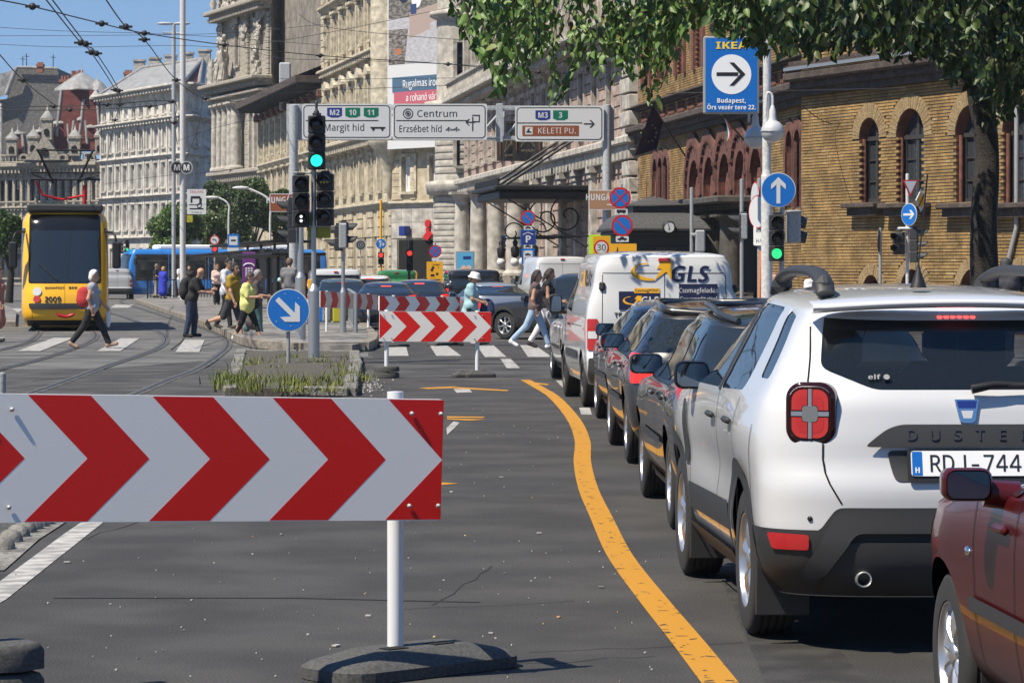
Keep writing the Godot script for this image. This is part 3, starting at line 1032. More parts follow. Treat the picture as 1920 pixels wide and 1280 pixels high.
		if not low:
			var sl:=MB.new()
			sl.box(Vector3(uc,s[2]-0.07,0.16),Vector3(w+0.7,0.13,0.5),0.02)
			sl.box(Vector3(uc,s[2]-0.24,0.1),Vector3(w+0.5,0.2,0.34))
			part("window_sill",sl,M.cornice_brown,w2)
			for sd in [-1,1]:
				var jb:=MB.new()
				jb.tube([Vector3(uc+sd*(w/2-0.05),s[2],-0.1),Vector3(uc+sd*(w/2-0.05),s[3],-0.1)],0.055,8)
				part("jamb_roll",jb,M.brick_red,w2)
		else:
			var gr:=MB.new()
			for i in 8: gr.box(Vector3(uc-w*0.45+w*0.9*i/7.0,0.75,-0.1),Vector3(0.025,1.1,0.025))
			for i in 3: gr.box(Vector3(uc,0.4+i*0.33,-0.1),Vector3(w*0.96,0.03,0.03))
			part("window_grille",gr,M.iron,w2)
	cornice(w2,0,L2,6.4,0.65,0.55,M.cornice_brown)
	var gut:=MB.new()
	gut.box(Vector3(L2/2,7.12,0.52),Vector3(L2,0.09,0.12))
	part("gutter",gut,M.steel,w2)
	var sk:=MB.new()
	for k in 2: sk.box(Vector3(L2/2,7.16+k*0.12,0.42-k*0.09),Vector3(L2,0.10,0.2))
	part("tile_skirt",sk,M.cornice_brown,w2)
	for k in 3:
		var q:=pv([0,8.6,1.3,8.6,1.3,11.4,0,11.4])
		var gl:=MB.new()
		gl.extrude(moved(q,Vector2(1.6+k*3.2,0)),0.04,0.07)
		var fr:=MB.new()
		for s in [0.0,0.65,1.3]: fr.box(Vector3(1.6+k*3.2+s,10.0,0.1),Vector3(0.12,2.9,0.1))
		for s in [8.6,10.4,11.4]: fr.box(Vector3(2.25+k*3.2,s,0.105),Vector3(1.42,0.12,0.1))
		var o:=part("upper_window",gl,M.window_glass,w2)
		part("frame",fr,M.white,w2)
	var pipe:=MB.new()
	var pu:=uv_on(w2,1914.0,400.0).x
	pipe.tube([Vector3(pu,6.3,0.1),Vector3(pu,2.7,0.1),Vector3(pu-0.4,1.8,0.12),Vector3(pu-0.42,0,0.12)],0.06,8)
	part("drainpipe",pipe,M.galv,w2)
	for q in [[1541,396,0.2,0.36],[1543,428,0.16,0.22]]:
		var s:=uv_on(wl,q[0],q[1])
		var pm:=MB.new()
		pm.box(Vector3(s.x,s.y,0.05),Vector3(q[2]*2.2,q[3],0.03),0.008)
		part("wall_plate",pm,M.offwhite,wl)
	var lt:=uv_on(wl,1537.0,448.0)
	text("1 OTTHON",0.2,M.offwhite,wl,Transform3D(Basis(),Vector3(lt.x,lt.y,0.05)),"wall_lettering")
	body(b,[A+Vector3(0.6,0,-0.1),B+Vector3(0.7,0,-0.9),C+Vector3(0.6,0,-0.9),E+Vector3(0.8,0,0.2),E+Vector3(25,0,-5),A+Vector3(30,0,-10)],H-0.05,M.mortar)
func make_voussoir()->Material:
	grain(mat("voussoir2",0.37,0.27,0.14,0.85),N.mid,0.8)
	return grain(mat("voussoir",0.33,0.235,0.12,0.85),N.mid,0.8)
func on_line(p: Vector3,q: Vector3,px: float)->Vector3:
	var k:=(px-960.0)/F
	var t:=(k*-p.z-p.x)/((q.x-p.x)-k*(-q.z+p.z))
	return p.lerp(q,t)
func hotel()->void:
	var A:=bpos(1200,109.0)
	var dr:=(bpos(1555,80.0)-A).normalized()
	var P:=on_line(A,A-dr*60.0,872.0)
	var b:=thing("hotel_building","ornate pinkish stone hotel with balconies and rusticated corners between the cream and the brick building","building",P)
	var H:=27.0
	var fl:=[
		{"v0":0.0,"v1":5.9,"n":13,"w":1.7,"h":3.4,"sill":0.9,"style": "bare","rust":0.55},
		{"v0":6.7,"v1":10.6,"n":15,"w":1.25,"h":2.5,"sill":0.7,"style": "hood","m0":1.0,"rust":0.42},
		{"v0":11.2,"v1":16.2,"n":15,"w":1.3,"h":3.1,"sill":0.4,"style": "ped","m0":1.0},
		{"v0":16.6,"v1":21.2,"n":15,"w":1.25,"h":2.7,"sill":0.8,"style": "hood","m0":1.0},
		{"v0":21.5,"v1":26.0,"n":15,"w":1.2,"h":2.3,"sill":0.8,"style": "hood","m0":1.0}]
	var w:=facade(b,P,A,H,fl,M.limestone_pink,M.limestone,M.frame_dark,0.3)
	var L:float=w.get_meta("L")
	cornice(w,0,L,5.9,0.8,0.6,M.limestone,0.9)
	cornice(w,0,L,10.6,0.55,1.3,M.limestone,0.8,"balcony_slab")
	cornice(w,0,L,16.2,0.4,0.5,M.limestone)
	cornice(w,0,L,21.15,0.35,0.4,M.limestone)
	cornice(w,0,L,26.0,0.9,1.2,M.limestone,0.7)
	balustrade(w,0.3,L*0.62,11.15,1.05,M.limestone,0.95,0.45)
	for k in 16: pilaster(w,1.0+k*(L-1.0)/15.0,0.55,11.2,26.0,0.22,M.limestone)
	for k in 13: pilaster(w,0.6+k*(L-2.2)/13.0,0.75,0.0,5.9,0.3,M.limestone)
	quoin(w,L-1.1,2.1,0.2,26.0,0.62,M.limestone,0.2)
	for k in [1,4,7,10]:
		column(w,2.2+k*2.4,0.45,1.4,5.9,0.7,M.limestone)
		var pl:=MB.new()
		for i in 40: pl.box(Vector3(2.2+k*2.4+rng.randf_range(-0.6,0.6),rng.randf_range(0,1.3),0.7+rng.randf_range(-0.5,0.6)),Vector3.ONE*rng.randf_range(0.15,0.4))
		part("rock_base",pl,M.stone_dirty,w)
	var C:=on_line(A,P,860.0)
	var tw:=MB.new()
	var pr:=[]
	for k in 18:
		var y:=k*0.33
		pr.append_array([Vector2(2.0,y),Vector2(2.0,y+0.26),Vector2(1.93,y+0.28),Vector2(1.93,y+0.31)])
	pr.append_array([Vector2(2.35,6.0),Vector2(2.45,6.5),Vector2(2.45,6.7),Vector2(1.9,6.8)])
	for k in 10:
		var y:=6.8+k*0.4
		pr.append_array([Vector2(1.9,y),Vector2(1.9,y+0.32),Vector2(1.8,y+0.35),Vector2(1.8,y+0.38)])
	pr.append_array([Vector2(2.5,10.9),Vector2(2.5,11.3),Vector2(1.8,11.4),Vector2(1.8,16.0),Vector2(2.2,16.2),Vector2(2.2,16.5),Vector2(1.75,16.6),Vector2(1.75,26),Vector2(2.4,26.4),Vector2(0.2,27)])
	tw.lathe(pr,28)
	part("corner_turret",tw,M.limestone,b,Transform3D(Basis(),C-b.position+Vector3(0.5,0,-1.6)))
	for y in [7.6,12.2,17.4,22.2]:
		var x:=Transform3D(Basis(Vector3.UP,0.15),C-b.position+Vector3(0.4,y,0.2))
		part("corner_window",win_mesh(1.0,2.4,"frame",M.frame_dark,M.limestone,0.02,0),null,b,x)
	var p2:=uv_on(w,966.0,452.0)
	body(b,[P+Vector3(0.8,0,-0.2),A+Vector3(0.6,0,0),A+Vector3(30,0,-4),P+Vector3(40,0,-12)],H-0.1,M.limestone)
	var c:=thing("entrance_canopy","dark iron canopy on tie rods over the hotel entrance","canopy",on_line(A,P,1082.0))
	c.transform=Transform3D(w.global_transform.basis if w.is_inside_tree() else w.transform.basis,c.position)
	var cb:=MB.new()
	cb.box(Vector3(0,4.75,1.9),Vector3(7.4,0.35,3.8),0.05)
	cb.box(Vector3(0,5.05,1.9),Vector3(7.8,0.2,4.2),0.05)
	part("roof",cb,M.iron,c)
	var cr:=MB.new()
	for k in 24: cr.box(Vector3(-3.8+k*7.6/23,5.3,3.85),Vector3(0.16,0.3,0.1),0.03)
	part("cresting",cr,M.iron,c)
	for s in [-3.2,0.6,3.6]:
		var t:=MB.new()
		t.tube([Vector3(s,5.1,3.6),Vector3(s,7.4,0.1)],0.06,6)
		part("tie_rod",t,M.iron,c)
	for s in [-3.3,3.3]:
		var t:=MB.new()
		var sp:=[]
		for k in 26:
			var a:=k*0.34
			sp.append(Vector3(s,3.9+cos(a)*(0.85-k*0.03),0.9+sin(a)*(0.85-k*0.03)))
		t.tube(sp,0.035,5)
		sp=[]
		for k in 20:
			var a:=k*0.36
			sp.append(Vector3(s,3.3+sin(a)*(0.5-k*0.02),2.3-cos(a)*(0.5-k*0.02)))
		t.tube(sp,0.03,5)
		t.tube([Vector3(s,2.6,0.1),Vector3(s,4.6,3.4)],0.03,5)
		part("scroll_bracket",t,M.iron,c)
	for k in 4:
		var q:=on_line(A,P,[1050.0,1080.0,1098.0,1120.0][k])+w.transform.basis.z*2.6
		var ln:=thing("wall_lantern",["leftmost black lantern with a white globe before the hotel entrance","second black globe lantern from the left before the hotel entrance","third black globe lantern from the left before the hotel entrance","rightmost black lantern with a white globe before the hotel entrance"][k],"lantern",q,0,"lanterns before the hotel entrance")
		var lb:=MB.new()
		lb.lathe([Vector2(0.05,0.5),Vector2(0.16,0.55),Vector2(0.20,0.9),Vector2(0.08,1.0),Vector2(0.12,1.15),Vector2(0.03,1.3),Vector2(0.0,1.5)],10)
		lb.box(Vector3(0,1.35,-1.2),Vector3(0.06,0.06,2.4))
		part("lantern_head",lb,M.iron,ln,Transform3D(w.transform.basis,Vector3(0,1.7,0)))
		var gb:=MB.new()
		gb.ball(Vector3(0,2.02,0),Vector3.ONE*0.2,12,8)
		part("globe",gb,M.offwhite,ln)
	for k in 2:
		var q:=on_line(A,P,[1024.0,1058.0][k])+w.transform.basis.z*1.6
		var fg:=thing("hanging_banner",["left black banner with a gold emblem under the overhead sign","right black banner with a gold emblem and side stripes under the overhead sign"][k],"banner",q)
		var fm:=MB.new()
		var pts:=PackedVector3Array()
		for j in 7:
			for i in 7: pts.append(Vector3((i/6.0-0.5)*1.3,6.6+1.75*j/6.0-(0.2 if k else 0.0),sin(i*1.1+k)*0.09))
		fm.grid(pts,7,7)
		part("cloth",fm,M.banner_black if M.has("banner_black") else mat("banner_black",0.022,0.021,0.022,0.9),fg)
		var gd:=MB.new()
		for s in [[-0.3,7.0,-0.1,7.9],[-0.1,7.9,0,7.3],[0,7.3,0.1,7.9],[0.1,7.9,0.3,7.0],[-0.3,7.9,0.3,7.0],[0.3,7.9,-0.3,7.0]]:
			gd.tube([Vector3(s[0],s[1],0.13),Vector3(s[2],s[3],0.13)],0.009,4)
		part("emblem",gd,M.gold if M.has("gold") else mat("gold",0.22,0.18,0.12,0.6),fg)
		text("MYSTERY",0.1,M.gold,fg,Transform3D(Basis(),Vector3(0,6.85,0.13)),"banner_lettering")
		var rb:=MB.new()
		for s in [-0.5,0.5]: rb.box(Vector3(s,7.5,0.12),Vector3(0.035,1.3,0.01))
		part("stripe",rb,M.sign_brown,fg)
		var pole:=MB.new()
		pole.tube([Vector3(-0.75,8.4,0),Vector3(0.75,8.4,0)],0.04,6)
		part("pole",pole,M.iron,fg)
func cream_building()->void:
	var K:=bpos(735,180.0)
	var dr:=Vector3(-sin(deg_to_rad(12.0)),0,-cos(deg_to_rad(12.0)))
	var P:=on_line(K,K+dr*30.0,606.0)
	var R:=bpos(852,175.5)
	var b:=thing("cream_building","cream corner building with quoins, a balcony and a giant poster","building",K)
	var H:=25.0
	var fl:=[
		{"v0":0.0,"v1":5.6,"n":7,"w":1.5,"h":3.2,"sill":0.6,"style": "bare","rust":0.6},
		{"v0":5.9,"v1":9.6,"n":7,"w":1.15,"h":2.35,"sill":0.75,"style": "hood","m0":1.0,"m1":2.6},
		{"v0":10.3,"v1":15.2,"n":7,"w":1.15,"h":2.9,"sill":0.5,"style": "ped","m0":1.0,"m1":2.6},
		{"v0":15.7,"v1":19.8,"n":7,"w":1.1,"h":2.4,"sill":0.7,"style": "hood","m0":1.0,"m1":2.6},
		{"v0":20.2,"v1":24.0,"n":7,"w":1.1,"h":2.1,"sill":0.8,"style": "frame","m0":1.0,"m1":2.6}]
	var w:=facade(b,P,K,H,fl,M.cream,M.cream_pale,M.offwhite,0.25)
	var L:float=w.get_meta("L")
	for q in [[5.55,0.4,0.35],[9.6,0.7,0.9],[15.2,0.5,0.6],[19.75,0.45,0.5],[24.0,1.0,1.6]]: cornice(w,0,L,q[0],q[1],q[2],M.cream_pale,0.8 if q[1]>0.45 else 0.0)
	quoin(w,L-1.3,1.2,5.9,24.0,0.5,M.cream_pale,0.1)
	quoin(w,0.7,1.2,5.9,24.0,0.5,M.cream_pale,0.1)
	balustrade(w,L-8.5,L-0.2,10.3,0.75,M.cream_pale,1.0,0.45)
	for k in 8: pilaster(w,1.0+k*(L-3.6)/7.0,0.45,10.3,19.7,0.16,M.cream_pale)
	var f2:=[
		{"v0":0.0,"v1":5.6,"n":0},
		{"v0":5.9,"v1":9.4,"n":2,"w":1.15,"h":2.1,"sill":0.55,"style": "frame","m0":0.3},
		{"v0":10.2,"v1":24.0,"n":0}]
	var w2:=facade(b,K,R,H,f2,M.cream,M.cream_pale,M.white,0.28)
	var L2:float=w2.get_meta("L")
	for q in [[5.5,0.35,0.3],[9.35,0.9,0.7]]: cornice(w2,0,L2,q[0],q[1],q[2],M.cream_pale)
	var gs:=MB.new()
	for k in 9: gs.box(Vector3(0.55,5.95+k*0.4+0.2,0.02),Vector3(1.0,0.37,0.08),0.012)
	for k in 9: gs.box(Vector3(2.05,5.95+k*0.4+0.2,0.02),Vector3(0.5,0.37,0.08),0.012)
	part("stone_courses",gs,M.cream,w2).set_meta("kind","stuff")
	for i in 6:
		for j in 2:
			var sb:=MB.new()
			sb.box(Vector3((i+0.5)*L2/6.0,3.6+j*0.97+0.48,0.03),Vector3(L2/6.0-0.015,0.955,0.08),0.01)
			part("stone_panel",sb,M.limestone,w2)
	for k in 7:
		var sb:=MB.new()
		sb.box(Vector3(0.3,k*0.5+0.3,0.035),Vector3(0.55,0.49,0.09),0.01)
		part("stone_panel",sb,M.limestone,w2)
	var en:=MB.new()
	en.box(Vector3(L2/2+0.25,1.75,-0.02),Vector3(L2-0.75,3.5,0.06))
	part("entrance",en,M.dark_void,w2)
	var rs:=MB.new()
	var rp:=uv_on(w2,806.0,432.0)
	rs.extrude(moved(disc(0.24,16),Vector2(rp.x,rp.y+0.42)),0.09,0.22)
	rs.extrude(moved(pv([-0.18,0.15,0.2,0.15,0.12,0.0,0.42,-0.25,0.0,-0.62,-0.45,-0.4,-0.1,-0.1]),rp),0.09,0.22)
	part("red_shop_sign",rs,M.sign_red,w2)
	var bs:=MB.new()
	var bp:=uv_on(w2,768.0,433.0)
	bs.box(Vector3(bp.x,bp.y,0.4),Vector3(0.55,0.6,0.5),0.03)
	part("blue_shop_sign",bs,M.sign_navy,w2)
	var cb:=MB.new()
	cb.lathe([Vector2(0.1,6.2),Vector2(0.35,6.6),Vector2(0.4,7.4),Vector2(0.65,8.3),Vector2(0.95,9.0),Vector2(1.35,9.4),Vector2(1.35,9.75),Vector2(1.2,10.2),Vector2(1.2,24),Vector2(0.1,25)],14)
	part("corner_bay",cb,M.cream_pale,b,Transform3D(Basis(),Vector3(-0.15,0,-0.35)))
	body(b,[P+Vector3(0.5,0,-0.2),K+Vector3(0.2,0,-0.6),R+Vector3(0,0,-0.6),R+Vector3(2,0,-25),P+Vector3(25,0,-10)],H-0.1,M.cream)
	var v0:=uv_on(w2,790.0,276.0).y
	var ps:=thing("giant_poster","giant advertising poster of a stone terrace hung on the cream corner building","poster",K.lerp(R,0.5)+(R-K).normalized()*0.5)
	ps.transform.basis=w2.transform.basis
	var pw:=L2-0.15
	var fr:=MB.new()
	fr.box(Vector3(0,v0+8.0,0.75),Vector3(pw+0.1,16.2,0.12),0.03)
	part("banner_sheet",fr,M.sign_white,ps)
	var im:=poster_image()
	var pm:=mat("poster_print",1,1,1,0.7)
	pm.albedo_texture=tex(im)
	var pq:=MB.new()
	pq.mapped=true
	var y0:=v0+5.05
	pq.quad(Vector3(-pw/2+0.1,y0,0.82),Vector3(pw/2-0.03,y0,0.82),Vector3(pw/2-0.03,y0+5.6,0.82),Vector3(-pw/2+0.1,y0+5.6,0.82))
	part("picture",pq,pm,ps)
	var b1:=MB.new()
	var ya:=uv_on(w2,790.0,158.0).y; var yb:=uv_on(w2,790.0,180.0).y
	b1.box(Vector3(0.25,ya,0.83),Vector3(pw-0.5,0.9,0.04))
	part("blue_text_band",b1,mat("poster_blue",0.06,0.12,0.2,0.6),ps)
	var b2:=MB.new()
	b2.box(Vector3(0.33,yb-0.13,0.83),Vector3(pw-0.66,0.8,0.04))
	part("pink_text_band",b2,mat("poster_pink",0.42,0.10,0.14,0.6),ps)
	text("Rugalmas irod",0.46,M.white,ps,Transform3D(Basis(),Vector3(0.33,ya,0.86)),"lettering","Droid Sans",0.01,0.84)
	text("a rohanó vár",0.42,M.white,ps,Transform3D(Basis(),Vector3(0.36,yb-0.13,0.86)),"lettering","Droid Sans",0.01,0.86)
func poster_image()->Image:
	var im:=Image.create(192,448,false,Image.FORMAT_RGB8)
	var f:=FastNoiseLite.new()
	f.seed=4; f.frequency=0.06
	for y in 448:
		for x in 192:
			var n:=f.get_noise_2d(x,y)
			var c:Color
			var u:=x/192.0; var v:=y/448.0
			if v<0.22: c=Color(0.42,0.48,0.40).lerp(Color(0.16,0.22,0.15),clampf(n*1.6+0.5,0,1))
			elif v<0.5: c=Color(0.50,0.48,0.46).lerp(Color(0.30,0.30,0.29),clampf(n*1.8+0.5,0,1))
			else: c=Color(0.70,0.70,0.73).lerp(Color(0.60,0.60,0.62),clampf(n+0.5,0,1))
			if u>0.35 and v>0.5-u*0.15 and v<0.62-u*0.25+(0.2 if u<0.7 else 0.14): c=Color(0.62,0.56,0.53)
			if v>0.62 and u<0.33-(v-0.62)*0.15: c=Color(0.33,0.30,0.27).lerp(c,0.3+n)
			if Vector2(u-0.16,(v-0.86)*1.6).length()<0.06: c=Color(0.62,0.42,0.30)
			if Vector2((u-0.26)*1.0,(v-0.23)*0.9).length()<0.10 and u<0.33: c=Color(0.10,0.12,0.2)
			if Vector2((u-0.47)*1.0,(v-0.30)*0.8).length()<0.085: c=Color(0.85,0.84,0.86)
			if absf(u-0.42)<0.05 and v>0.36 and v<0.47: c=Color(0.16,0.24,0.42)
			if u>0.84: c=Color(0.55,0.57,0.60).lerp(Color(0.30,0.33,0.36),0.5+0.5*sin(x*1.3))
			im.set_pixel(x,y,c)
	return im
func yellow_low_building()->void:
	var K:=on_line(bpos(735,180.0),bpos(735,180.0)+Vector3(-sin(deg_to_rad(12.0)),0,-cos(deg_to_rad(12.0)))*30.0,608.0)
	var dr:=Vector3(-sin(deg_to_rad(12.0)),0,-cos(deg_to_rad(12.0)))
	var P:=on_line(K,K+dr*30.0,488.0)
	var b:=thing("low_yellow_building","lower yellow building with a dark overhanging eave left of the cream building","building",P)
	var fl:=[
		{"v0":0.0,"v1":5.6,"n":8,"w":1.8,"h":3.6,"sill":0.5,"style": "bare"},
		{"v0":6.0,"v1":10.0,"n":10,"w":1.1,"h":2.5,"sill":0.7,"style": "hood"},
		{"v0":10.4,"v1":14.4,"n":10,"w":1.1,"h":2.6,"sill":0.6,"style": "frame"}]
	var w:=facade(b,P,K,15.4,fl,M.cream,M.cream_pale,M.offwhite)
	var L:float=w.get_meta("L")
	cornice(w,0,L,5.6,0.4,0.4,M.terracotta)
	cornice(w,0,L,10.0,0.35,0.35,M.cream_pale)
	for k in 11: pilaster(w,0.3+k*(L-0.6)/10.0,0.6,10.3,14.5,0.25,M.cream_pale)
	for k in 11:
		var cp:=MB.new()
		cp.box(Vector3(0.3+k*(L-0.6)/10.0,14.2,0.35),Vector3(0.9,0.6,0.5),0.1)
		part("red_capital",cp,M.terracotta,w)
	var ev:=MB.new()
	ev.box(Vector3(L/2,15.2,0.8),Vector3(L+0.4,0.5,2.6))
	part("eave",ev,M.cornice_brown,w)
	for k in 24:
		var rf:=MB.new()
		rf.box(Vector3((k+0.5)*L/24,14.8,0.9),Vector3(0.2,0.35,2.0))
		part("rafter_end",rf,M.frame_dark,w)
	var up:=Vector3(0,15.45,0)
	var bk:=Vector3(-dr.z,0,dr.x)*1.0
	if bk.x<0: bk=-bk
	roof_prism(b,[[P+up-bk*2.0,K+up-bk*2.0,K+up+bk*9.0+Vector3(0,4.5,0),P+up+bk*9.0+Vector3(0,4.5,0)]],M.roof_brown)
	body(b,[P+bk*0.4,K+bk*0.4,K+bk*14,P+bk*14],15.0,M.cream)
	var Q:=on_line(K,K+dr*30.0,520.0)+bk*9.0
	var fw:=thing("plain_firewall_house","tall house with a bare beige fire wall above the low yellow building","building",Q)
	var q0:=at(505,260,262.0); var q1:=at(606,260,232.0)
	q0.y=0; q1.y=0
	var f3:=facade(fw,q0,q1,33.0,[],M.render_beige,M.cream_pale,M.offwhite,0.2,"fire_wall")
	body(fw,[q0+bk*0.3,q1+bk*0.3,q1+bk*12,q0+bk*12],32.8,M.render_beige)
	var rb:=thing("brown_roof_house","house with a brown pitched roof and a small yellow gable behind the dark eave","building",Q+Vector3(0,0,3))
	var r0:=at(538,200,238.0); var r1:=at(606,215,220.0)
	var t0:=at(541,148,240.0); var t1:=at(606,148,224.0)
	roof_prism(rb,[[r0+Vector3(0,-3,0),r1+Vector3(0,-3,0),t1,t0]],M.roof_brown)
	roof_prism(rb,[[at(572,205,221.0),at(607,180,218.0),at(607,140,218.0),at(595,150,219.0)]],M.sign_yellow if false else mat("gable_yellow",0.40,0.24,0.05,0.9),"gable")
	var rp:=MB.new()
	rp.tube([at(562,205,220.6)-rb.position,at(598,132,218.6)-rb.position],0.16,6)
	rp.tube([at(571,205,220.4)-rb.position,at(604,132,218.4)-rb.position],0.16,6)
	part("roof_verge",rp,M.roof_grey,rb)
	var hw:=MB.new()
	for y in [0.0,2.0,4.0]: hw.box(at(534,190-y*14,228.0)-rb.position,Vector3(0.9,1.4,0.4),0.1)
	part("roof_light",hw,M.grey_paint,rb)
func statue(parent: Node3D,p: Vector3,h: float,m: Material)->void:
	var mb:=MB.new()
	mb.xf=Transform3D(Basis.from_scale(Vector3.ONE*h),p)
	mb.box(Vector3(0,0.03,0),Vector3(0.34,0.06,0.3))
	mb.lathe([Vector2(0.17,0.06),Vector2(0.15,0.2),Vector2(0.12,0.35),Vector2(0.14,0.5),Vector2(0.10,0.6),Vector2(0.15,0.74),Vector2(0.12,0.81),Vector2(0.04,0.84),Vector2(0.05,0.87),Vector2(0.07,0.92),Vector2(0.05,0.98),Vector2(0,1.0)],10)
	mb.tube([Vector3(-0.14,0.78,0),Vector3(-0.24,0.62,0.06),Vector3(-0.12,0.52,0.16)],[0.05,0.045,0.03],6)
	mb.tube([Vector3(0.14,0.78,0),Vector3(0.27,0.7,0.02),Vector3(0.24,0.9,0.06)],[0.05,0.045,0.03],6)
	for k in 7: mb.tube([Vector3(0.13*cos(k),0.5,0.13*sin(k)),Vector3(0.17*cos(k+0.3),0.06,0.17*sin(k+0.3))],[0.02,0.035],5)
	part("statue",mb,m,parent)
func ornament(parent: Node3D,p: Vector3,s: Vector2,m: Material,n:=16)->void:
	var mb:=MB.new()
	for k in n:
		var c:=p+Vector3(rng.randf_range(-0.5,0.5)*s.x,rng.randf_range(-0.5,0.5)*s.y,0.1)
		var r:=minf(s.x,s.y)*rng.randf_range(0.12,0.3)
		if k % 3==0:
			var sp:=[]
			for i in 12: sp.append(c+Vector3(cos(i*0.6+k)*r*(1-i*0.07),sin(i*0.6+k)*r*(1-i*0.07),0.08))
			mb.tube(sp,r*0.2,5)
		else: mb.ball(c,Vector3(r*0.6,r*0.8,0.25),7,5)
	part("carved_ornament",mb,m,parent)
func baroque_building()->void:
	var P:=bpos(412,268.0); var K:=bpos(508,252.0)
	var b:=thing("baroque_building","ornate grey-white stone building with giant columns, statues and scrolls","building",P)
	var H:=30.0
	var fl:=[
		{"v0":0.0,"v1":9.5,"n":4,"w":1.6,"h":4.5,"sill":2.5,"style": "frame"},
		{"v0":10.2,"v1":16.4,"n":0},
		{"v0":19.0,"v1":24.0,"n":2,"w":1.2,"h":3.4,"sill":0.9,"style": "frame","m0":2.6,"m1":0.4},
		{"v0":25.4,"v1":30.0,"n":2,"w":1.3,"h":2.6,"sill":0.8,"style": "frame","m0":1.6,"m1":1.0}]
	var w:=facade(b,P,K,H,fl,M.stone_dirty,M.limestone,M.frame_dark,0.35)
	var L:float=w.get_meta("L")
	for k in 5:
		var u:=uv_on(w,[416.0,426.0,437.0,447.0,456.0][k],250.0).x
		column(w,u,[0.33,0.36,0.42,0.42,0.5][k],10.6,16.6,0.7,M.limestone)
	cornice(w,-0.3,L,9.6,0.9,1.2,M.stone_dirty,0.6)
	cornice(w,-0.4,L,16.6,0.7,1.3,M.stone_dirty,0.5)
	cornice(w,-0.5,L,17.6,0.8,1.9,M.stone_dirty,0.6)
	cornice(w,-0.2,L,24.2,0.9,1.5,M.stone_dirty,0.5)
	quoin(w,L-0.7,0.9,10.4,24.0,0.45,M.stone_dirty,0.1)
	quoin(w,uv_on(w,466.0,200.0).x,0.8,10.4,24.0,0.45,M.stone_dirty,0.12)
	quoin(w,0.4,0.8,18.6,30.0,0.45,M.limestone,0.14)
	for k in 4: pilaster(w,uv_on(w,470.0+k*10,200.0).x,0.45,10.4,16.4,0.25,M.limestone)
	statue(w,Vector3(uv_on(w,437.0,100.0).x,18.5,1.1),3.4,M.limestone)
	statue(w,Vector3(uv_on(w,425.0,60.0).x,18.5,0.9),2.2,M.limestone)
	for q in [[425,100,1.6,3.2],[485,120,1.6,3.0],[430,155,3.0,1.3],[420,60,1.6,2.4],[465,45,2.2,2.4],[492,30,1.8,3.0],[445,30,1.6,2.0],[430,8,2.0,1.6],[500,10,1.4,1.6],[470,175,4.0,0.8],[440,182,3.0,0.7],[490,60,1.5,1.4],[418,130,1.2,2.2]]:
		var s:=uv_on(w,q[0],q[1])
		ornament(w,Vector3(s.x,s.y,0.25),Vector2(q[2],q[3]),M.limestone)
	for q in [[477,4],[480,22]]:
		var s:=uv_on(w,q[0],q[1])
		var ov:=MB.new()
		ov.xf=Transform3D(Basis.from_scale(Vector3(0.42,0.62 if q[1]>10 else 0.42,1)),Vector3(s.x,s.y,0.06))
		ov.extrude(disc(1.0,20),-0.05,0.0)
		part("oval_window",ov,M.dark_void,w)
		var rg:=ring(0.6,0.42,0.0,0.2,20)
		part("oval_moulding",rg,M.limestone,w,Transform3D(Basis.from_scale(Vector3(1,1.4 if q[1]>10 else 1.0,1)),Vector3(s.x,s.y,0.04)))
	for k in 3:
		var fn:=MB.new()
		fn.lathe([Vector2(0.3,0),Vector2(0.2,0.4),Vector2(0.34,0.8),Vector2(0.2,1.2),Vector2(0.26,1.5),Vector2(0.1,2.0),Vector2(0.0,2.6)],8)
		part("finial",fn,M.limestone,w,Transform3D(Basis(),Vector3(-0.2+k*0.6,[18.6,18.6,25.0][k],0.9)))
	var c0:=MB.new()
	body(b,[P+Vector3(0.4,0,-0.3),K+Vector3(0.0,0,-0.4),K+Vector3(3.5,0,-20),P+Vector3(1.5,0,-20)],H-0.2,M.render_beige)
	var nb:=MB.new()
	nb.box(Vector3(L+1.2,6,-0.6),Vector3(2.4,12.0,1.0))
	part("side_wing",nb,M.stone_dirty,w)
	var nw:=win_mesh(0.9,2.4,"frame",M.frame_dark,M.limestone,0.0,0)
	part("window",nw,null,w,Transform3D(Basis(),Vector3(L+1.3,8.6,-0.06)))
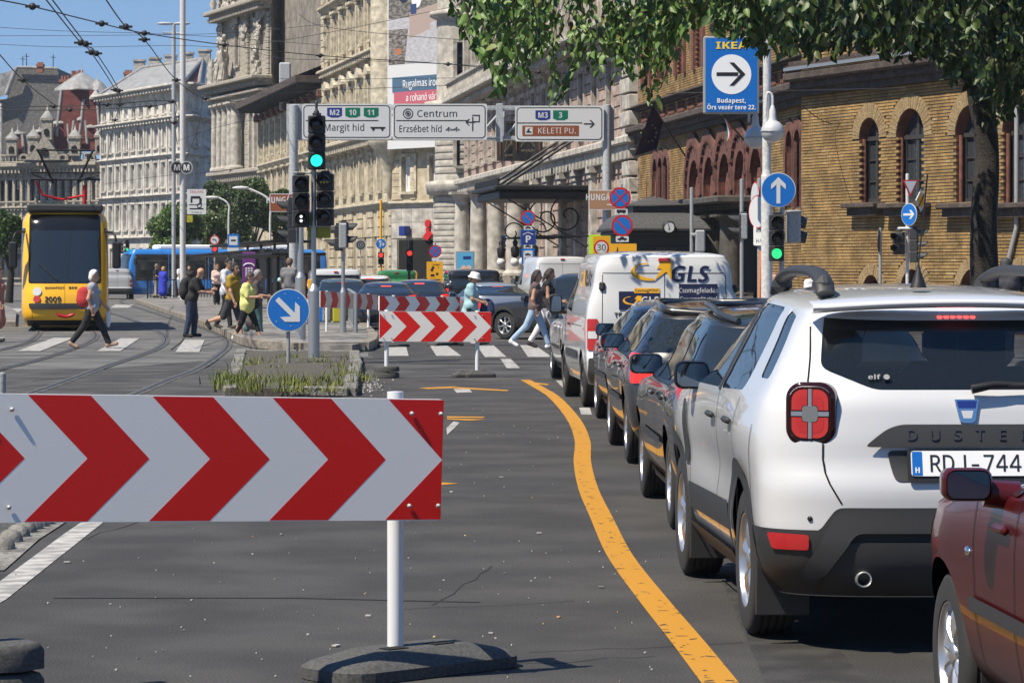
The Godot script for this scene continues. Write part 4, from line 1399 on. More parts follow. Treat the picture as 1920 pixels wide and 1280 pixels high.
func white_building()->void:
	var K:=bpos(345,290.0); var P:=bpos(188,313.0); var R:=bpos(414,300.0)
	var b:=thing("white_building","long white five-storey building with a grey and red roof behind the blue bus","building",K)
	var H:=20.2
	var fl:=[]
	for k in 5:
		var v:float=[0.0,5.0,9.2,13.2,16.8][k]
		var vv:float=[4.8,9.0,13.0,16.6,19.6][k]
		fl.append({"v0":v,"v1":vv,"n":11,"w":1.15,"h":[2.9,2.6,2.5,2.1,1.7][k],"sill":[1.0,0.8,0.8,0.8,0.6][k],"style": "frame" if k in [1,2] else "plain"})
	var w:=facade(b,P,K,H,fl,M.stucco_white,M.stucco_white,M.offwhite,0.3)
	var L:float=w.get_meta("L")
	for q in [[4.75,0.3,0.4],[9.0,0.3,0.5],[12.95,0.35,0.4],[16.55,0.5,0.7],[19.6,0.6,1.1]]: cornice(w,0,L,q[0],q[1],q[2],M.stucco_white,0.9 if q[1]>0.4 else 0.0)
	for k in 12: pilaster(w,0.25+k*(L-0.5)/11.0,0.4,5.0,16.4,0.12,M.stucco_white)
	var f2:=[]
	for k in 5:
		var v:float=[0.0,5.0,9.2,13.2,16.8][k]
		var vv:float=[4.8,9.0,13.0,16.6,19.6][k]
		f2.append({"v0":v,"v1":vv,"n":2,"w":1.5,"h":[2.9,2.6,2.5,2.1,1.7][k],"sill":0.8,"style": "plain","m0":0.8})
	var w2:=facade(b,K,R,H,f2,M.stucco_white,M.stucco_white,M.offwhite,0.3)
	var L2:float=w2.get_meta("L")
	for q in [[4.75,0.3,0.4],[9.0,0.3,0.4],[12.95,0.3,0.4],[16.55,0.45,1.0],[19.6,0.6,1.1]]: cornice(w2,0,L2,q[0],q[1],q[2],M.stucco_white)
	body(b,[P+Vector3(0.3,0,-0.3),K+Vector3(0,0,-0.6),R+Vector3(0,0,-0.6),R+Vector3(6,0,-25),P+Vector3(16,0,-28)],H-0.1,M.stucco_white)
	var y:=Vector3(0,H,0)
	var r0:=at(268,127,325.0); var r1:=at(378,111,302.0)
	var ex:=Vector3(0,0,1.0)
	roof_prism(b,[[P+y+ex,K+y+ex,r1,r0]],M.roof_grey)
	roof_prism(b,[[K+y+ex,K.lerp(R,0.42)+y+ex,r1]],M.roof_red,"roof_hip")
	roof_prism(b,[[K.lerp(R,0.42)+y+ex,R+y+ex,at(414,112,308.0),r1]],M.roof_grey,"roof_slope")
	var pg:=MB.new()
	for q in [[K+y+ex,r1],[K.lerp(R,0.42)+y+ex,r1],[r0,r1],[P+y+ex,r0]]: pg.tube([q[0]-b.position,q[1]-b.position],0.25,6)
	part("roof_ridge",pg,M.roof_grey,b)
	for k in 5:
		var ch:=MB.new()
		ch.box(Vector3.ZERO,Vector3(1.2,2.0,1.0))
		ch.box(Vector3(0,1.1,0),Vector3(1.4,0.2,1.2))
		part("chimney",ch,M.limestone,b,Transform3D(Basis(),r0.lerp(r1,-0.1+k*0.28)-b.position+Vector3(0,-0.1,-1.5)))
func ornate_building()->void:
	var P:=bpos(-60,325.0); var K:=bpos(186,316.0)
	var b:=thing("red_roofed_building","weathered grey-beige palace with steep red mansard roofs and towers at the left","building",K)
	var H:=13.6
	var fl:=[
		{"v0":0.0,"v1":4.0,"n":12,"w":1.6,"h":2.6,"sill":0.8,"style": "plain"},
		{"v0":4.4,"v1":8.2,"n":17,"w":0.85,"h":2.1,"sill":0.7,"style": "frame"},
		{"v0":8.6,"v1":12.2,"n":17,"w":0.85,"h":2.3,"sill":0.6,"style": "frame"}]
	var w:=facade(b,P,K,H,fl,M.stone_dirty,M.stone_dirty,M.frame_dark,0.3)
	var L:float=w.get_meta("L")
	for q in [[4.0,0.4,0.6],[8.2,0.35,0.5],[12.3,1.0,1.1]]: cornice(w,0,L,q[0],q[1],q[2],M.stone_dirty,0.5)
	for k in 18: pilaster(w,0.3+k*(L-0.6)/17.0,0.32,4.5,12.2,0.18,M.stone_dirty)
	balustrade(w,0.2,L-0.2,13.4,0.3,M.stone_dirty,0.9,0.5)
	body(b,[P+Vector3(0,0,-0.4),K+Vector3(0,0,-0.4),K+Vector3(3,0,-20),P+Vector3(0,0,-20)],H-0.1,M.stone_dirty)
	var D:=318.0
	for q in [[146,236,82,168,66,30.0],[178,240,60,186,46,34.0],[148,250,30,226,22,12.0],[112,262,34,232,26,8.0],[72,262,30,248,22,6.0],[30,270,30,252,20,6.0],[168,262,50,240,40,12.0]]:
		var a:=at(q[0],q[1]+20,D); var t:=at(q[0],q[3],D)
		var s:=D/F
		var wb:float=q[2]*s/2; var wt:float=q[4]*s/2
		var mb:=MB.new()
		var c:=a-b.position+Vector3(0,0,-wb)
		var ty:=t.y-a.y
		for k in 4:
			var x:=Basis(Vector3.UP,PI/2*k)
			mb.quad(c+x*Vector3(-wb,0,wb),c+x*Vector3(wb,0,wb),c+x*Vector3(wt,ty,wt),c+x*Vector3(-wt,ty,wt))
		part("mansard_roof",mb,M.roof_red,b)
		var rb:=MB.new()
		for k in 4:
			var x:=Basis(Vector3.UP,PI/2*k)
			rb.tube([c+x*Vector3(wb,0,wb),c+x*Vector3(wt,ty,wt)],0.18,5)
		rb.xf=Transform3D(Basis(),c+Vector3(0,ty,0))
		rb.lathe([Vector2(wt*1.55,0),Vector2(wt*1.55,0.25),Vector2(wt*0.4,q[5]*s),Vector2(0.05,q[5]*s+0.3),Vector2(0.02,q[5]*s+1.2)],4)
		part("roof_cap",rb,M.roof_grey,b)
	for q in [[84,300,66,252,0],[88,262,22,210,1],[45,300,20,288,2],[118,300,20,288,2],[168,300,22,285,2],[22,292,22,250,1],[62,290,22,246,1],[140,292,24,246,1],[186,290,18,244,1]]:
		var a:=at(q[0],q[1],D-1.0)-b.position
		var s:=(D-1.0)/F
		var ww:float=q[2]*s/2
		var hh:float=(q[1]-q[3])*s
		var mb:=MB.new()
		if q[4]==0: mb.extrude(PackedVector2Array([Vector2(-ww,0),Vector2(ww,0),Vector2(0,hh)]),-0.8,0.6)
		elif q[4]==1:
			mb.box(Vector3(0,hh*0.36,0),Vector3(ww*1.7,hh*0.72,ww*1.7))
			mb.box(Vector3(0,hh*0.74,0),Vector3(ww*2.1,hh*0.08,ww*2.1))
		else: mb.extrude(arch_poly(0,ww*2,0,hh*0.2,0.0,10),-0.6,0.4)
		mb.xf=Transform3D()
		part(["gable","turret","dormer"][q[4]],mb,M.stone_dirty,b,Transform3D(Basis(),a))
		var wm:=MB.new()
		wm.extrude(arch_poly(0,ww*(0.5 if q[4]==0 else 0.9),hh*0.12,hh*0.3),0,0.05)
		part("dormer_window",wm,M.dark_void,b,Transform3D(Basis(),a+Vector3(0,0,ww*0.86 if q[4]==1 else 0.62)))
		if q[4]==1:
			var cp:=MB.new()
			cp.lathe([Vector2(ww*1.5,0),Vector2(ww*0.2,hh*0.3),Vector2(0.03,hh*0.5)],4)
			part("turret_cap",cp,M.roof_grey,b,Transform3D(Basis(Vector3.UP,PI/4),a+Vector3(0,hh*0.78,0)))
	for q in [[121,150,17,40],[138,140,8,34],[150,138,10,24],[240,137,14,18],[75,122,11,14]]:
		var s:=330.0/F
		var mb:=MB.new()
		mb.box(Vector3(0,0,0),Vector3(q[2]*s,q[3]*s,1.0))
		mb.box(Vector3(0,q[3]*s*0.45,0),Vector3(q[2]*s*1.2,0.3,1.2))
		for k in 3: mb.box(Vector3((k-1)*q[2]*s*0.33,q[3]*s*0.6,0),Vector3(0.22,0.5,0.22))
		part("chimney",mb,M.chimney_brick,b,Transform3D(Basis(),at(q[0],q[1]+q[3]/2.0,330.0)-b.position))
func grey_house()->void:
	var D:=345.0
	var P:=at(-160,400,D); var K:=at(109,400,D)
	P.y=0; K.y=0
	var b:=thing("grey_firewall_house","house with a bare weathered grey fire wall above the red roofs at the far left","building",K)
	var mb:=MB.new()
	var o:=b.position
	var poly:=PackedVector2Array()
	for q in [[-200,420],[-200,210],[12,185],[32,126],[107,128],[118,185],[118,420]]:
		var p:=at(q[0],q[1],D)-o
		poly.append(Vector2(p.x,p.y))
	mb.extrude(poly,-14,0)
	part("wall",mb,M.render_grey,b)
	var rm:=MB.new()
	rm.quad(at(-60,200,D-1)-o,at(10,178,D-1)-o,at(28,130,D-1)-o,at(-40,150,D-1)-o)
	part("roof",rm,M.roof_grey,b)
	var ed:=MB.new()
	ed.tube([at(11,178,D-1)-o,at(29,127,D-1)-o],0.3,6)
	ed.tube([at(31,126,D-0.5)-o,at(107,128,D-0.5)-o],0.2,6)
	part("roof_edge",ed,M.roof_grey,b)
	for q in [[49,126,100],[42,126,105],[99,128,102]]:
		var an:=MB.new()
		an.tube([at(q[0],q[1],D)-o,at(q[0],q[2],D)-o],0.05,5)
		an.tube([at(q[0]-5,q[2]+5,D)-o,at(q[0]+5,q[2]+6,D)-o],0.035,5)
		part("aerial",an,M.iron,b)
	var sd:=MB.new()
	sd.box(at(-10,290,D-2)-o,Vector3(1.6,12.0,1.0))
	part("side_front",sd,M.stucco_white,b)
func leaf_mesh()->ArrayMesh:
	var mb:=MB.new()
	var q:=PackedVector3Array()
	var ys:=[0.0,0.2,0.45,0.75,1.0]
	var ws:=[0.02,0.24,0.3,0.16,0.0]
	for k in 5:
		var dz:float=-0.18*ys[k]*ys[k]
		q.append(Vector3(-ws[k],ys[k],dz+ws[k]*0.45)); q.append(Vector3(0,ys[k],dz)); q.append(Vector3(ws[k],ys[k],dz+ws[k]*0.45))
	mb.grid(q,3,5)
	return mb.mesh()
func leaves(called: String,parent: Node3D,xs: Array,m: Material,mesh: Mesh)->void:
	var mm:=MultiMesh.new()
	mm.transform_format=MultiMesh.TRANSFORM_3D
	mm.use_colors=true
	mm.mesh=mesh
	mm.instance_count=xs.size()
	var o:=parent.position
	for i in xs.size():
		var t:Transform3D=xs[i][0]
		t.origin-=o
		mm.set_instance_transform(i,t)
		mm.set_instance_color(i,xs[i][1])
	var mi:=MultiMeshInstance3D.new()
	mi.name=called
	mi.multimesh=mm
	mi.material_override=m
	mi.set_meta("kind","stuff")
	parent.add_child(mi,true)
func skirt(x: float)->float:
	var t:=[[880,30],[905,120],[930,190],[960,135],[1010,150],[1035,225],[1060,205],[1095,190],[1125,125],[1150,165],[1190,215],[1232,175],[1255,85],[1320,62],[1370,70],[1425,118],[1480,105],[1520,125],[1560,95],[1620,105],[1680,115],[1740,120],[1790,165],[1830,175],[1875,260],[1905,225],[2100,240],[2500,200]]
	for k in t.size()-1:
		if x<t[k+1][0]: return lerpf(t[k][1],t[k+1][1],clampf((x-t[k][0])/float(t[k+1][0]-t[k][0]),0,1))
	return 150.0
func make_trees()->void:
	grain(mat("bark",0.055,0.048,0.042,0.95),N.mid,0.35,N.fine,0.9,N.mid_n,1.6)
	M.bark.uv1_scale=Vector3(2.6,0.7,2.6)
	M.bark.heightmap_enabled=false
	var lm:=mat("leaf",1,1,1,0.5)
	lm.vertex_color_use_as_albedo=true
	lm.backlight_enabled=true
	lm.backlight=Color(0.36,0.42,0.12)
	var lf:=leaf_mesh()
	var r:=RandomNumberGenerator.new()
	r.seed=91
	var b0:=at(1852,505,40.0)
	b0.y=0
	var t:=thing("broadleaf_tree","big dark tree on the right whose leafy branches hang across the top of the street","tree",b0)
	var trunk:=MB.new()
	var pts:=[]
	var rad:=[]
	for q in [[1852,736,0.28],[1851,700,0.23],[1850,600,0.20],[1848,500,0.195],[1846,420,0.18],[1850,350,0.18],[1852,290,0.16],[1846,230,0.165],[1840,170,0.17],[1842,100,0.13],[1850,20,0.13],[1840,-90,0.1],[1850,-230,0.06]]:
		pts.append(at(q[0],q[1],40.0)-b0+Vector3(r.randf_range(-0.02,0.02),0,r.randf_range(-0.03,0.03)))
		rad.append(q[2])
	pts=smooth_path(pts,4)
	var rr:=[]
	for k in pts.size(): rr.append(rad[k/4] if k % 4==0 else lerpf(rad[k/4],rad[mini(k/4+1,rad.size()-1)],(k % 4)/4.0))
	trunk.tube(pts,rr,14)
	part("trunk",trunk,M.bark,t)
	var starts:=[[1840,190,1790,110,1730,20,1650,-60,38.0,0.075],[1842,130,1700,10,1500,-60,1300,-70,33.0,0.07],[1842,60,1600,-60,1300,-110,960,-60,29.0,0.09],[1846,100,1900,20,1960,-60,2080,-90,37.0,0.09],[1845,0,1760,-150,1600,-300,1400,-350,36.0,0.08],[1848,-40,1950,-180,2080,-300,2200,-350,42.0,0.07],[1845,-20,1700,-120,1450,-220,1150,-230,31.0,0.08]]
	for s in starts:
		var lp:=[]
		for k in 4: lp.append(at(s[k*2],s[k*2+1],lerpf(40.0,s[8],k/3.0))-b0)
		lp=smooth_path(lp,5)
		var lr:=[]
		for k in lp.size(): lr.append(lerpf(s[9],0.02,float(k)/lp.size()))
		var mb:=MB.new()
		mb.tube(lp,lr,8)
		part("limb",mb,M.bark,t)
	var xs:=[]
	var tw:=MB.new()
	var cl2:=FastNoiseLite.new()
	cl2.seed=5
	cl2.frequency=0.012
	for k in 3700:
		var px:=r.randf_range(885,2250)
		if k>1650: px=r.randf_range(930,2500)
		if k>2900: px=r.randf_range(1330,2050)
		var sk:=skirt(px)
		var py:=sk-absf(r.randfn(0,70))-r.randf()*40.0
		if px<1260 and r.randf()<0.30: py=sk-r.randf()*sk
		if px>1300: py-=6+40.0*r.randf()*r.randf()
		if k>2900: py=sk*r.randf_range(-0.4,0.92)-6.0
		elif k>1650: py=-10.0-420.0*r.randf()
		if px<1290 and k<=1650 and py>0 and r.randf()<0.25: continue
		var d:=lerpf(27.0,37.0,clampf((px-880)/1000.0,0,1))+r.randfn(0,2.2)
		if k>1650: d+=r.randfn(0,2.0)
		if k<=1650 and px>960 and px<1230: d+=r.randf()*8.0
		if k<=1650 and cl2.get_noise_2d(px,py*1.3)<(0.02 if px<1300 else -0.12): continue
		var tip:=at(px,py,d)
		if tip.y<2.9: continue
		var n:=r.randi_range(9,20)
		var dirv:=Vector3(r.randf_range(-0.5,0.3),-1.0+r.randf()*0.7,r.randf_range(-0.4,0.4)).normalized()
		var p:=tip-dirv*n*0.055
		var line:=[]
		for i in n:
			p+=dirv*0.055
			dirv=(dirv+Vector3(0,-0.03,0)).normalized()
			if i % 4==0: line.append(p-b0)
			var side:=dirv.cross(Vector3(r.randf()-0.5,r.randf()-0.5,r.randf()-0.5)).normalized()
			var ld:=(side*r.randf_range(0.3,1.2)+Vector3(0,-0.55,0)+dirv*0.3).normalized()
			var nz:=ld.cross(Vector3(r.randf()-0.5,0.4,r.randf()-0.5)).normalized()
			var s:=r.randf_range(0.075,0.135)*(1.0 if px<1400 else 1.15)
			var bs:=Basis(nz*s,ld*s,nz.cross(ld)*s)
			var w:=r.randf()
			var c:=Color(0.034,0.075,0.012).lerp(Color(0.105,0.19,0.03),w)
			if w>0.95: c=Color(0.15,0.18,0.045)
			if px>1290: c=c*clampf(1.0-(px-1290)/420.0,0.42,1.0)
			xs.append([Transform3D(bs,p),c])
		if line.size()>1: tw.tube(line,0.005,4,false)
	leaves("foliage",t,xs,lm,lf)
	part("twigs",tw,M.bark,t).set_meta("kind","stuff")
	var list:=[
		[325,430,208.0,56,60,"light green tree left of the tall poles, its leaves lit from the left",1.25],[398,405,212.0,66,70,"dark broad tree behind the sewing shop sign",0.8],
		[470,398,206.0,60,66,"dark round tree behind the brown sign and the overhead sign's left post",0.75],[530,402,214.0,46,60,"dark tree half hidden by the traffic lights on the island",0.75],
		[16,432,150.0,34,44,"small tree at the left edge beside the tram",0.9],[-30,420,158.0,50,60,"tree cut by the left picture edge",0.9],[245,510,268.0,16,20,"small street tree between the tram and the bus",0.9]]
	var cm:=MB.new()
	for k in 6:
		cm.xf=Transform3D(Basis.from_euler(Vector3(k*1.3,k*2.1,k*0.7)),Vector3(0.5*cos(k*1.1),0.45*sin(k*1.9),0.5*sin(k*1.1)))
		cm.quad(Vector3(-0.3,-0.1,0),Vector3(0.1,-0.32,0.05),Vector3(0.35,0.12,0),Vector3(-0.1,0.3,0.06))
	var cl:=cm.mesh()
	for q in list:
		var d:float=q[2]
		var s:=d/F
		var bs:=at(q[0],505,d)
		bs.y=0
		var tr:=thing("street_tree",q[5],"tree",bs,0,"trees of the square")
		var mb:=MB.new()
		var cy:float=1.7+(505-q[1])*s
		var rx:float=q[3]*s; var ry:float=q[4]*s
		mb.tube([Vector3(0,0,0),Vector3(0.1,cy*0.4,0),Vector3(0,cy*0.8,0.1)],[0.22,0.17,0.12],8)
		for k in 6: mb.tube([Vector3(0.05,cy*0.45,0),Vector3(cos(k*1.05)*rx*0.4,cy*0.8,sin(k*1.05)*rx*0.4),Vector3(cos(k*1.05)*rx*0.7,cy*1.0,sin(k*1.05)*rx*0.7)],[0.1,0.06,0.03],5)
		part("trunk",mb,M.bark,tr)
		var ls:=[]
		var blobs:=[]
		for k in 26:
			var a:=Vector3(r.randfn(),r.randfn(),r.randfn()).normalized()*pow(r.randf(),0.4)*0.78
			blobs.append([Vector3(a.x*rx,cy+a.y*ry,a.z*rx),r.randf_range(0.2,0.36)*rx,r.randf_range(0.75,1.2)])
		for k in 3600:
			var bl=blobs[r.randi() % 26]
			var dv:=Vector3(r.randfn(),r.randfn(),r.randfn()).normalized()
			var p:Vector3=bl[0]+dv*bl[1]*r.randf_range(0.7,1.08)
			var sc:=r.randf_range(0.16,0.34)
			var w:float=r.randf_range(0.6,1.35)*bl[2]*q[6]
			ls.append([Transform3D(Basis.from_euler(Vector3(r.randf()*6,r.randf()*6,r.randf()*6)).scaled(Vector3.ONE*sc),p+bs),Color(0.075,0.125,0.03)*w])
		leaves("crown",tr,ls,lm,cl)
func post(called: String,label: String,category: String,px: float,d: float,ytop: float,r: float,m: Material,group:="",r1:=-1.0,yfoot:=-1.0)->Node3D:
	var b:=at(px,505,d)
	b.y=0
	var t:=thing(called,label,category,b,0,group)
	var h:=1.7+(505-ytop)*d/F
	var mb:=MB.new()
	if r1<0: mb.lathe([Vector2(r,0),Vector2(r,h),Vector2(r,h),Vector2(0.0,h+r*0.4)],14)
	else:
		var hf:=1.7+(505-yfoot)*d/F
		mb.lathe([Vector2(r1*1.05,0),Vector2(r1,0.05),Vector2(r1,hf),Vector2(r1,hf),Vector2(r1*0.8,hf+0.05),Vector2(r,hf+0.12),Vector2(r,hf+0.12),Vector2(r,h),Vector2(r,h),Vector2(0.0,h+0.02)],16)
	part("pole",mb,m,t)
	return t
func on(t: Node3D,px: float,py: float,d: float,turn:=0.0)->Transform3D:
	return look(at(px,py,d)-t.position,turn)
func signal_head(t: Node3D,x: Transform3D,n:=3,lit:=-1,glowm: Material=null,w:=0.3,dots:=[])->MeshInstance3D:
	var h:=w*1.06
	var mb:=MB.new()
	for k in n: mb.box(Vector3(0,(n*0.5-0.5-k)*h,-0.09),Vector3(w,h-0.006,0.18),0.015)
	mb.box(Vector3(0,n*h/2+0.025,-0.09),Vector3(w*0.5,0.05,0.12),0.01)
	var hd:=part("signal_head",mb,M.plastic,t,x)
	for k in n:
		var c:=Vector3(0,(n*0.5-0.5-k)*h,0)
		var ln:=MB.new()
		ln.ball(c,Vector3(w*0.35,w*0.35,0.02),20,8)
		part("lens",ln,glowm if k==lit else M.lens_dark,hd)
		var vs:=MB.new()
		var q:=PackedVector3Array()
		for j in 3:
			for i in 17:
				var a:=lerpf(-0.32,PI+0.32,i/16.0)
				var rr: float=w*(0.42 if j<2 else 0.40)
				q.append(c+Vector3(cos(a)*rr,sin(a)*rr,[0.0,0.1+0.13*clampf(sin(a)+0.3,0,1),0.08+0.13*clampf(sin(a)+0.3,0,1)][j]))
		vs.grid(q,17,3)
		part("visor",vs,M.plastic,hd)
	for e in dots:
		var ds:=MB.new()
		ds.ball(Vector3(e[0]*w,(n*0.5-0.5-e[2])*h+e[1]*w,0.03),Vector3(w*0.085,w*0.085,0.012),10,6)
		part("signal_dot",ds,e[3],hd)
	return hd
func arrow(mb: MB,a: Vector2,b: Vector2,w: float,hw: float,z: float,open:=true)->void:
	var t:=(b-a).normalized(); var n:=Vector2(-t.y,t.x)
	var z0:=z-0.006
	mb.extrude(PackedVector2Array([a-n*w/2,b-t*w-n*w/2,b-t*w+n*w/2,a+n*w/2]),z0,z)
	if open:
		for s in [-1.0,1.0]:
			var e:Vector2=b-t*hw+n*s*hw
			mb.extrude(PackedVector2Array([b,e,e-t*w*1.3,b-t*w*1.5]),z0,z+0.001)
	else: mb.extrude(PackedVector2Array([b,b-t*hw*1.2+n*hw,b-t*hw*1.2-n*hw]),z0,z)
func round_sign(t: Node3D,x: Transform3D,r: float,kind: String)->Node3D:
	var rim: Material=M.sign_white if kind in ["down","up","straight_right","right"] else M.sign_red
	var s:=part("sign_plate",plate(disc(r,40),-0.02,0.0),rim,t,x)
	var bm:=MB.new()
	bm.box(Vector3(0,0,-0.035),Vector3(r*0.3,r*1.4,0.03))
	part("bracket",bm,M.galv,s)
	var face:=MB.new()
	match kind:
		"nostop","nopark":
			part("blue_disc",plate(disc(r*0.8,36),0.0,0.004),M.sign_blue,s)
			for a in ([45.0,-45.0] if kind=="nostop" else [-45.0]):
				face.xf=Transform3D(Basis(Vector3.BACK,deg_to_rad(a)),Vector3(0,0,0.007 if a<0 else 0.0085))
				face.box(Vector3.ZERO,Vector3(r*1.66,r*0.14,0.003))
			part("red_bar",face,M.sign_red,s)
		"noleft","back","thirty":
			part("white_disc",plate(disc(r*(0.8 if kind!="back" else 0.93),36),0.0,0.004),M.sign_white,s)
			if kind=="noleft":
				face.tube([Vector3(r*0.3,-r*0.4,0.008),Vector3(r*0.25,0,0.008),Vector3(-r*0.1,r*0.2,0.008),Vector3(-r*0.5,r*0.2,0.008)],r*0.08,6)
				part("arrow",face,M.ink,s)
		_:
			part("blue_disc",plate(disc(r*0.955,40),0.0,0.004),M.sign_blue,s)
			match kind:
				"down":arrow(face,Vector2(-0.52,0.52)*r,Vector2(0.55,-0.55)*r,r*0.24,r*0.5,0.010)
				"up":arrow(face,Vector2(0,-0.78)*r,Vector2(0,0.74)*r,r*0.22,r*0.42,0.010)
				"right":arrow(face,Vector2(-0.7,0)*r,Vector2(0.72,0)*r,r*0.2,r*0.4,0.010)
				"straight_right":
					arrow(face,Vector2(-0.15,-0.7)*r,Vector2(-0.15,0.75)*r,r*0.16,r*0.3,0.010)
					arrow(face,Vector2(-0.15,-0.1)*r,Vector2(0.75,-0.1)*r,r*0.16,r*0.3,0.012)
			part("arrow",face,M.sign_white,s)
	return s
func panel(t: Node3D,x: Transform3D,w: float,h: float,m: Material,r:=0.03,border: Material=null,called:="sign_plate")->MeshInstance3D:
	var s:=part(called,plate(rrect(w,h,r),-0.03,0.0),border if border else m,t,x)
	if border: part("sign_face",plate(rrect(w-0.05,h-0.05,maxf(r-0.015,0.005)),0.0,0.004),m,s)
	return s
func car_icon(mb: MB,w: float,z: float,long_one:=false)->void:
	mb.extrude(rrect(w,w*0.18,w*0.06),z-0.004,z)
	if long_one: mb.extrude(moved(rrect(w*0.98,w*0.26,w*0.04),Vector2(0,w*0.1)),z-0.004,z+0.0005)
	else: mb.extrude(PackedVector2Array([Vector2(-w*0.32,w*0.06),Vector2(w*0.3,w*0.06),Vector2(w*0.15,w*0.24),Vector2(-w*0.18,w*0.24)]),z-0.004,z+0.0005)
	for k in [-0.28,0.28]: mb.extrude(moved(disc(w*0.09,12),Vector2(k*w,-w*0.1)),z-0.004,z+0.001)
func make_street_furniture()->void:
	mat("lens_dark",0.015,0.014,0.014,0.15)
	mat("orange",0.75,0.18,0.03,0.6)
	mat("kiosk",0.022,0.024,0.022,0.5)
	grain(mat("kiosk_roof",0.085,0.085,0.083,0.6),N.mid,1.0)
	var d:=53.4
	var t:=post("traffic_light","tall traffic light on the grassy island with a green lamp above two dark heads","traffic light",588,d,312,0.045,M.steel,"",0.105,545)
	signal_head(t,on(t,593,267,d-0.15),3,2,M.lamp_green,0.31)
	var wh:Material=M.lamp_white
	signal_head(t,on(t,564,377,d-0.12,8),3,-1,null,0.30,[[0.0,0.13,2,wh],[0.0,-0.13,2,wh]])
	var yg:=mat("dot_yellow",0.45,0.42,0.12,0.4)
	signal_head(t,on(t,608,374,d-0.12,-6),3,-1,null,0.30,[[-0.2,0,0,yg],[0.0,0,0,yg],[0.2,0,0,yg]])
	var fin:=MB.new()
	fin.lathe([Vector2(0.05,0),Vector2(0.05,0.05),Vector2(0.025,0.08),Vector2(0.025,0.2),Vector2(0.035,0.22),Vector2(0.0,0.25)],8)
	part("finial",fin,M.plastic,t,on(t,593,214,d-0.2))
	var br:=MB.new()
	for y in [324,424]: br.tube([at(550,y,d)-t.position,at(620,y,d)-t.position],0.02,6)
	br.tube([at(588,320,d)-t.position,at(593,310,d-0.1)-t.position],0.03,6)
	part("bracket",br,M.steel,t)
	var yp:=MB.new()
	yp.box(at(598,436,d+0.1)-t.position,Vector3(0.42,0.2,0.03),0.01)
	yp.box(at(580,418,d+0.12)-t.position,Vector3(0.1,0.3,0.03),0.01)
	part("yellow_plate",yp,mat("yellow_dull",0.34,0.32,0.02,0.5),t)
	d=64.5
	t=post("traffic_light","pole with a side-facing signal and a yellow push button just behind the island light","traffic light",563,d,425,0.07,M.steel,"",0.115,520)
	signal_head(t,on(t,538,415,d,-80),3,-1,null,0.3)
	var bb:=MB.new()
	bb.box(at(581,533,d-0.1)-t.position,Vector3(0.1,0.22,0.1),0.015)
	part("push_button",bb,M.sign_yellow,t)
	d=72.0
	t=post("traffic_light","thin grey pole at the fence with two signals turned sideways and a silver box","traffic light",643,d,425,0.045,M.steel,"",0.08,548)
	signal_head(t,on(t,627,446,d,-86),2,-1,null,0.3)
	signal_head(t,on(t,652,440,d,86),2,-1,null,0.3)
	var sb:=MB.new()
	sb.box(at(643,442,d-0.1)-t.position,Vector3(0.2,0.62,0.2),0.03)
	part("signal_box",sb,M.galv,t)
	d=120.0
	t=post("traffic_light","yellow pole with a blue arrow sign above a lit red signal near the cream corner","traffic light",714,d,375,0.05,M.sign_yellow)
	round_sign(t,on(t,714,457,d-0.1),0.21,"straight_right")
	signal_head(t,on(t,714,484,d-0.1),2,0,M.lamp_red,0.24)
	d=105.0
	t=post("traffic_light","black signal with a red lamp left of the yellow notice board","traffic light",767,d,450,0.05,M.plastic)
	signal_head(t,on(t,768,488,d-0.1),3,0,M.lamp_red,0.24)
	d=128.0
	t=post("traffic_light","small pole with a round sign over a red lamp by the bus shelter","traffic light",402,d,440,0.04,M.galv)
	round_sign(t,on(t,402,450,d-0.1),0.21,"noleft")
	signal_head(t,on(t,402,467,d-0.1),1,0,M.lamp_red,0.26)
	d=172.0
	t=post("traffic_light","small far signal with a green lamp between the tram and the bus","traffic light",238,d,452,0.05,M.plastic)
	signal_head(t,on(t,238,460,d-0.1),3,2,M.lamp_green2,0.22)
	signal_head(t,on(t,229,464,d-0.1,60),3,-1,null,0.22)
	d=57.0
	t=post("lamp_post","tall white lamp post carrying a blue arrow advertising box and two globe lamps","lamp post",1438,d,-60,0.085,M.pale_pole,"",0.11,330)
	var bx:=MB.new()
	bx.box(Vector3.ZERO,Vector3(1.08,1.5,0.22),0.02)
	var box:=part("sign_box",bx,M.sign_back,t,on(t,1371,141,d))
	part("sign_face",plate(rrect(1.0,1.43,0.02),0.11,0.116),M.sign_blue,box)
	part("white_disc",plate(moved(disc(0.385,48),Vector2(0,0.01)),0.116,0.121),M.white,box)
	var am:=MB.new()
	am.extrude(pv([-0.29,-0.02,0.13,-0.02,0.13,0.05,-0.29,0.05]),0.118,0.126)
	for s in [-1,1]: am.extrude(pv([0.27,0.015,0.05,0.015+s*0.225,-0.04,0.015+s*0.225,0.17,0.015]),0.118,0.1265+s*0.0005)
	part("arrow",am,M.ink,box)
	text("IKEA",0.135,M.sign_yellow_bright if M.has("sign_yellow_bright") else mat("sign_yellow_bright",0.85,0.58,0.02,0.5),box,Transform3D(Basis(),Vector3(0,0.57,0.122)),"lettering","Droid Sans",0.008,1.45,900)
	text("Budapest,",0.085,M.white,box,Transform3D(Basis(),Vector3(0,-0.50,0.122)),"lettering","Droid Sans",0.006,1.0,700)
	text("Örs vezér tere 22.",0.085,M.white,box,Transform3D(Basis(),Vector3(0,-0.63,0.122)),"lettering","Droid Sans",0.006,0.95,700)
	for y in [95,190]:
		var cl:=MB.new()
		cl.box(at(1428,y,d)-t.position,Vector3(0.2,0.06,0.1),0.01)
		part("clamp",cl,M.galv,t)
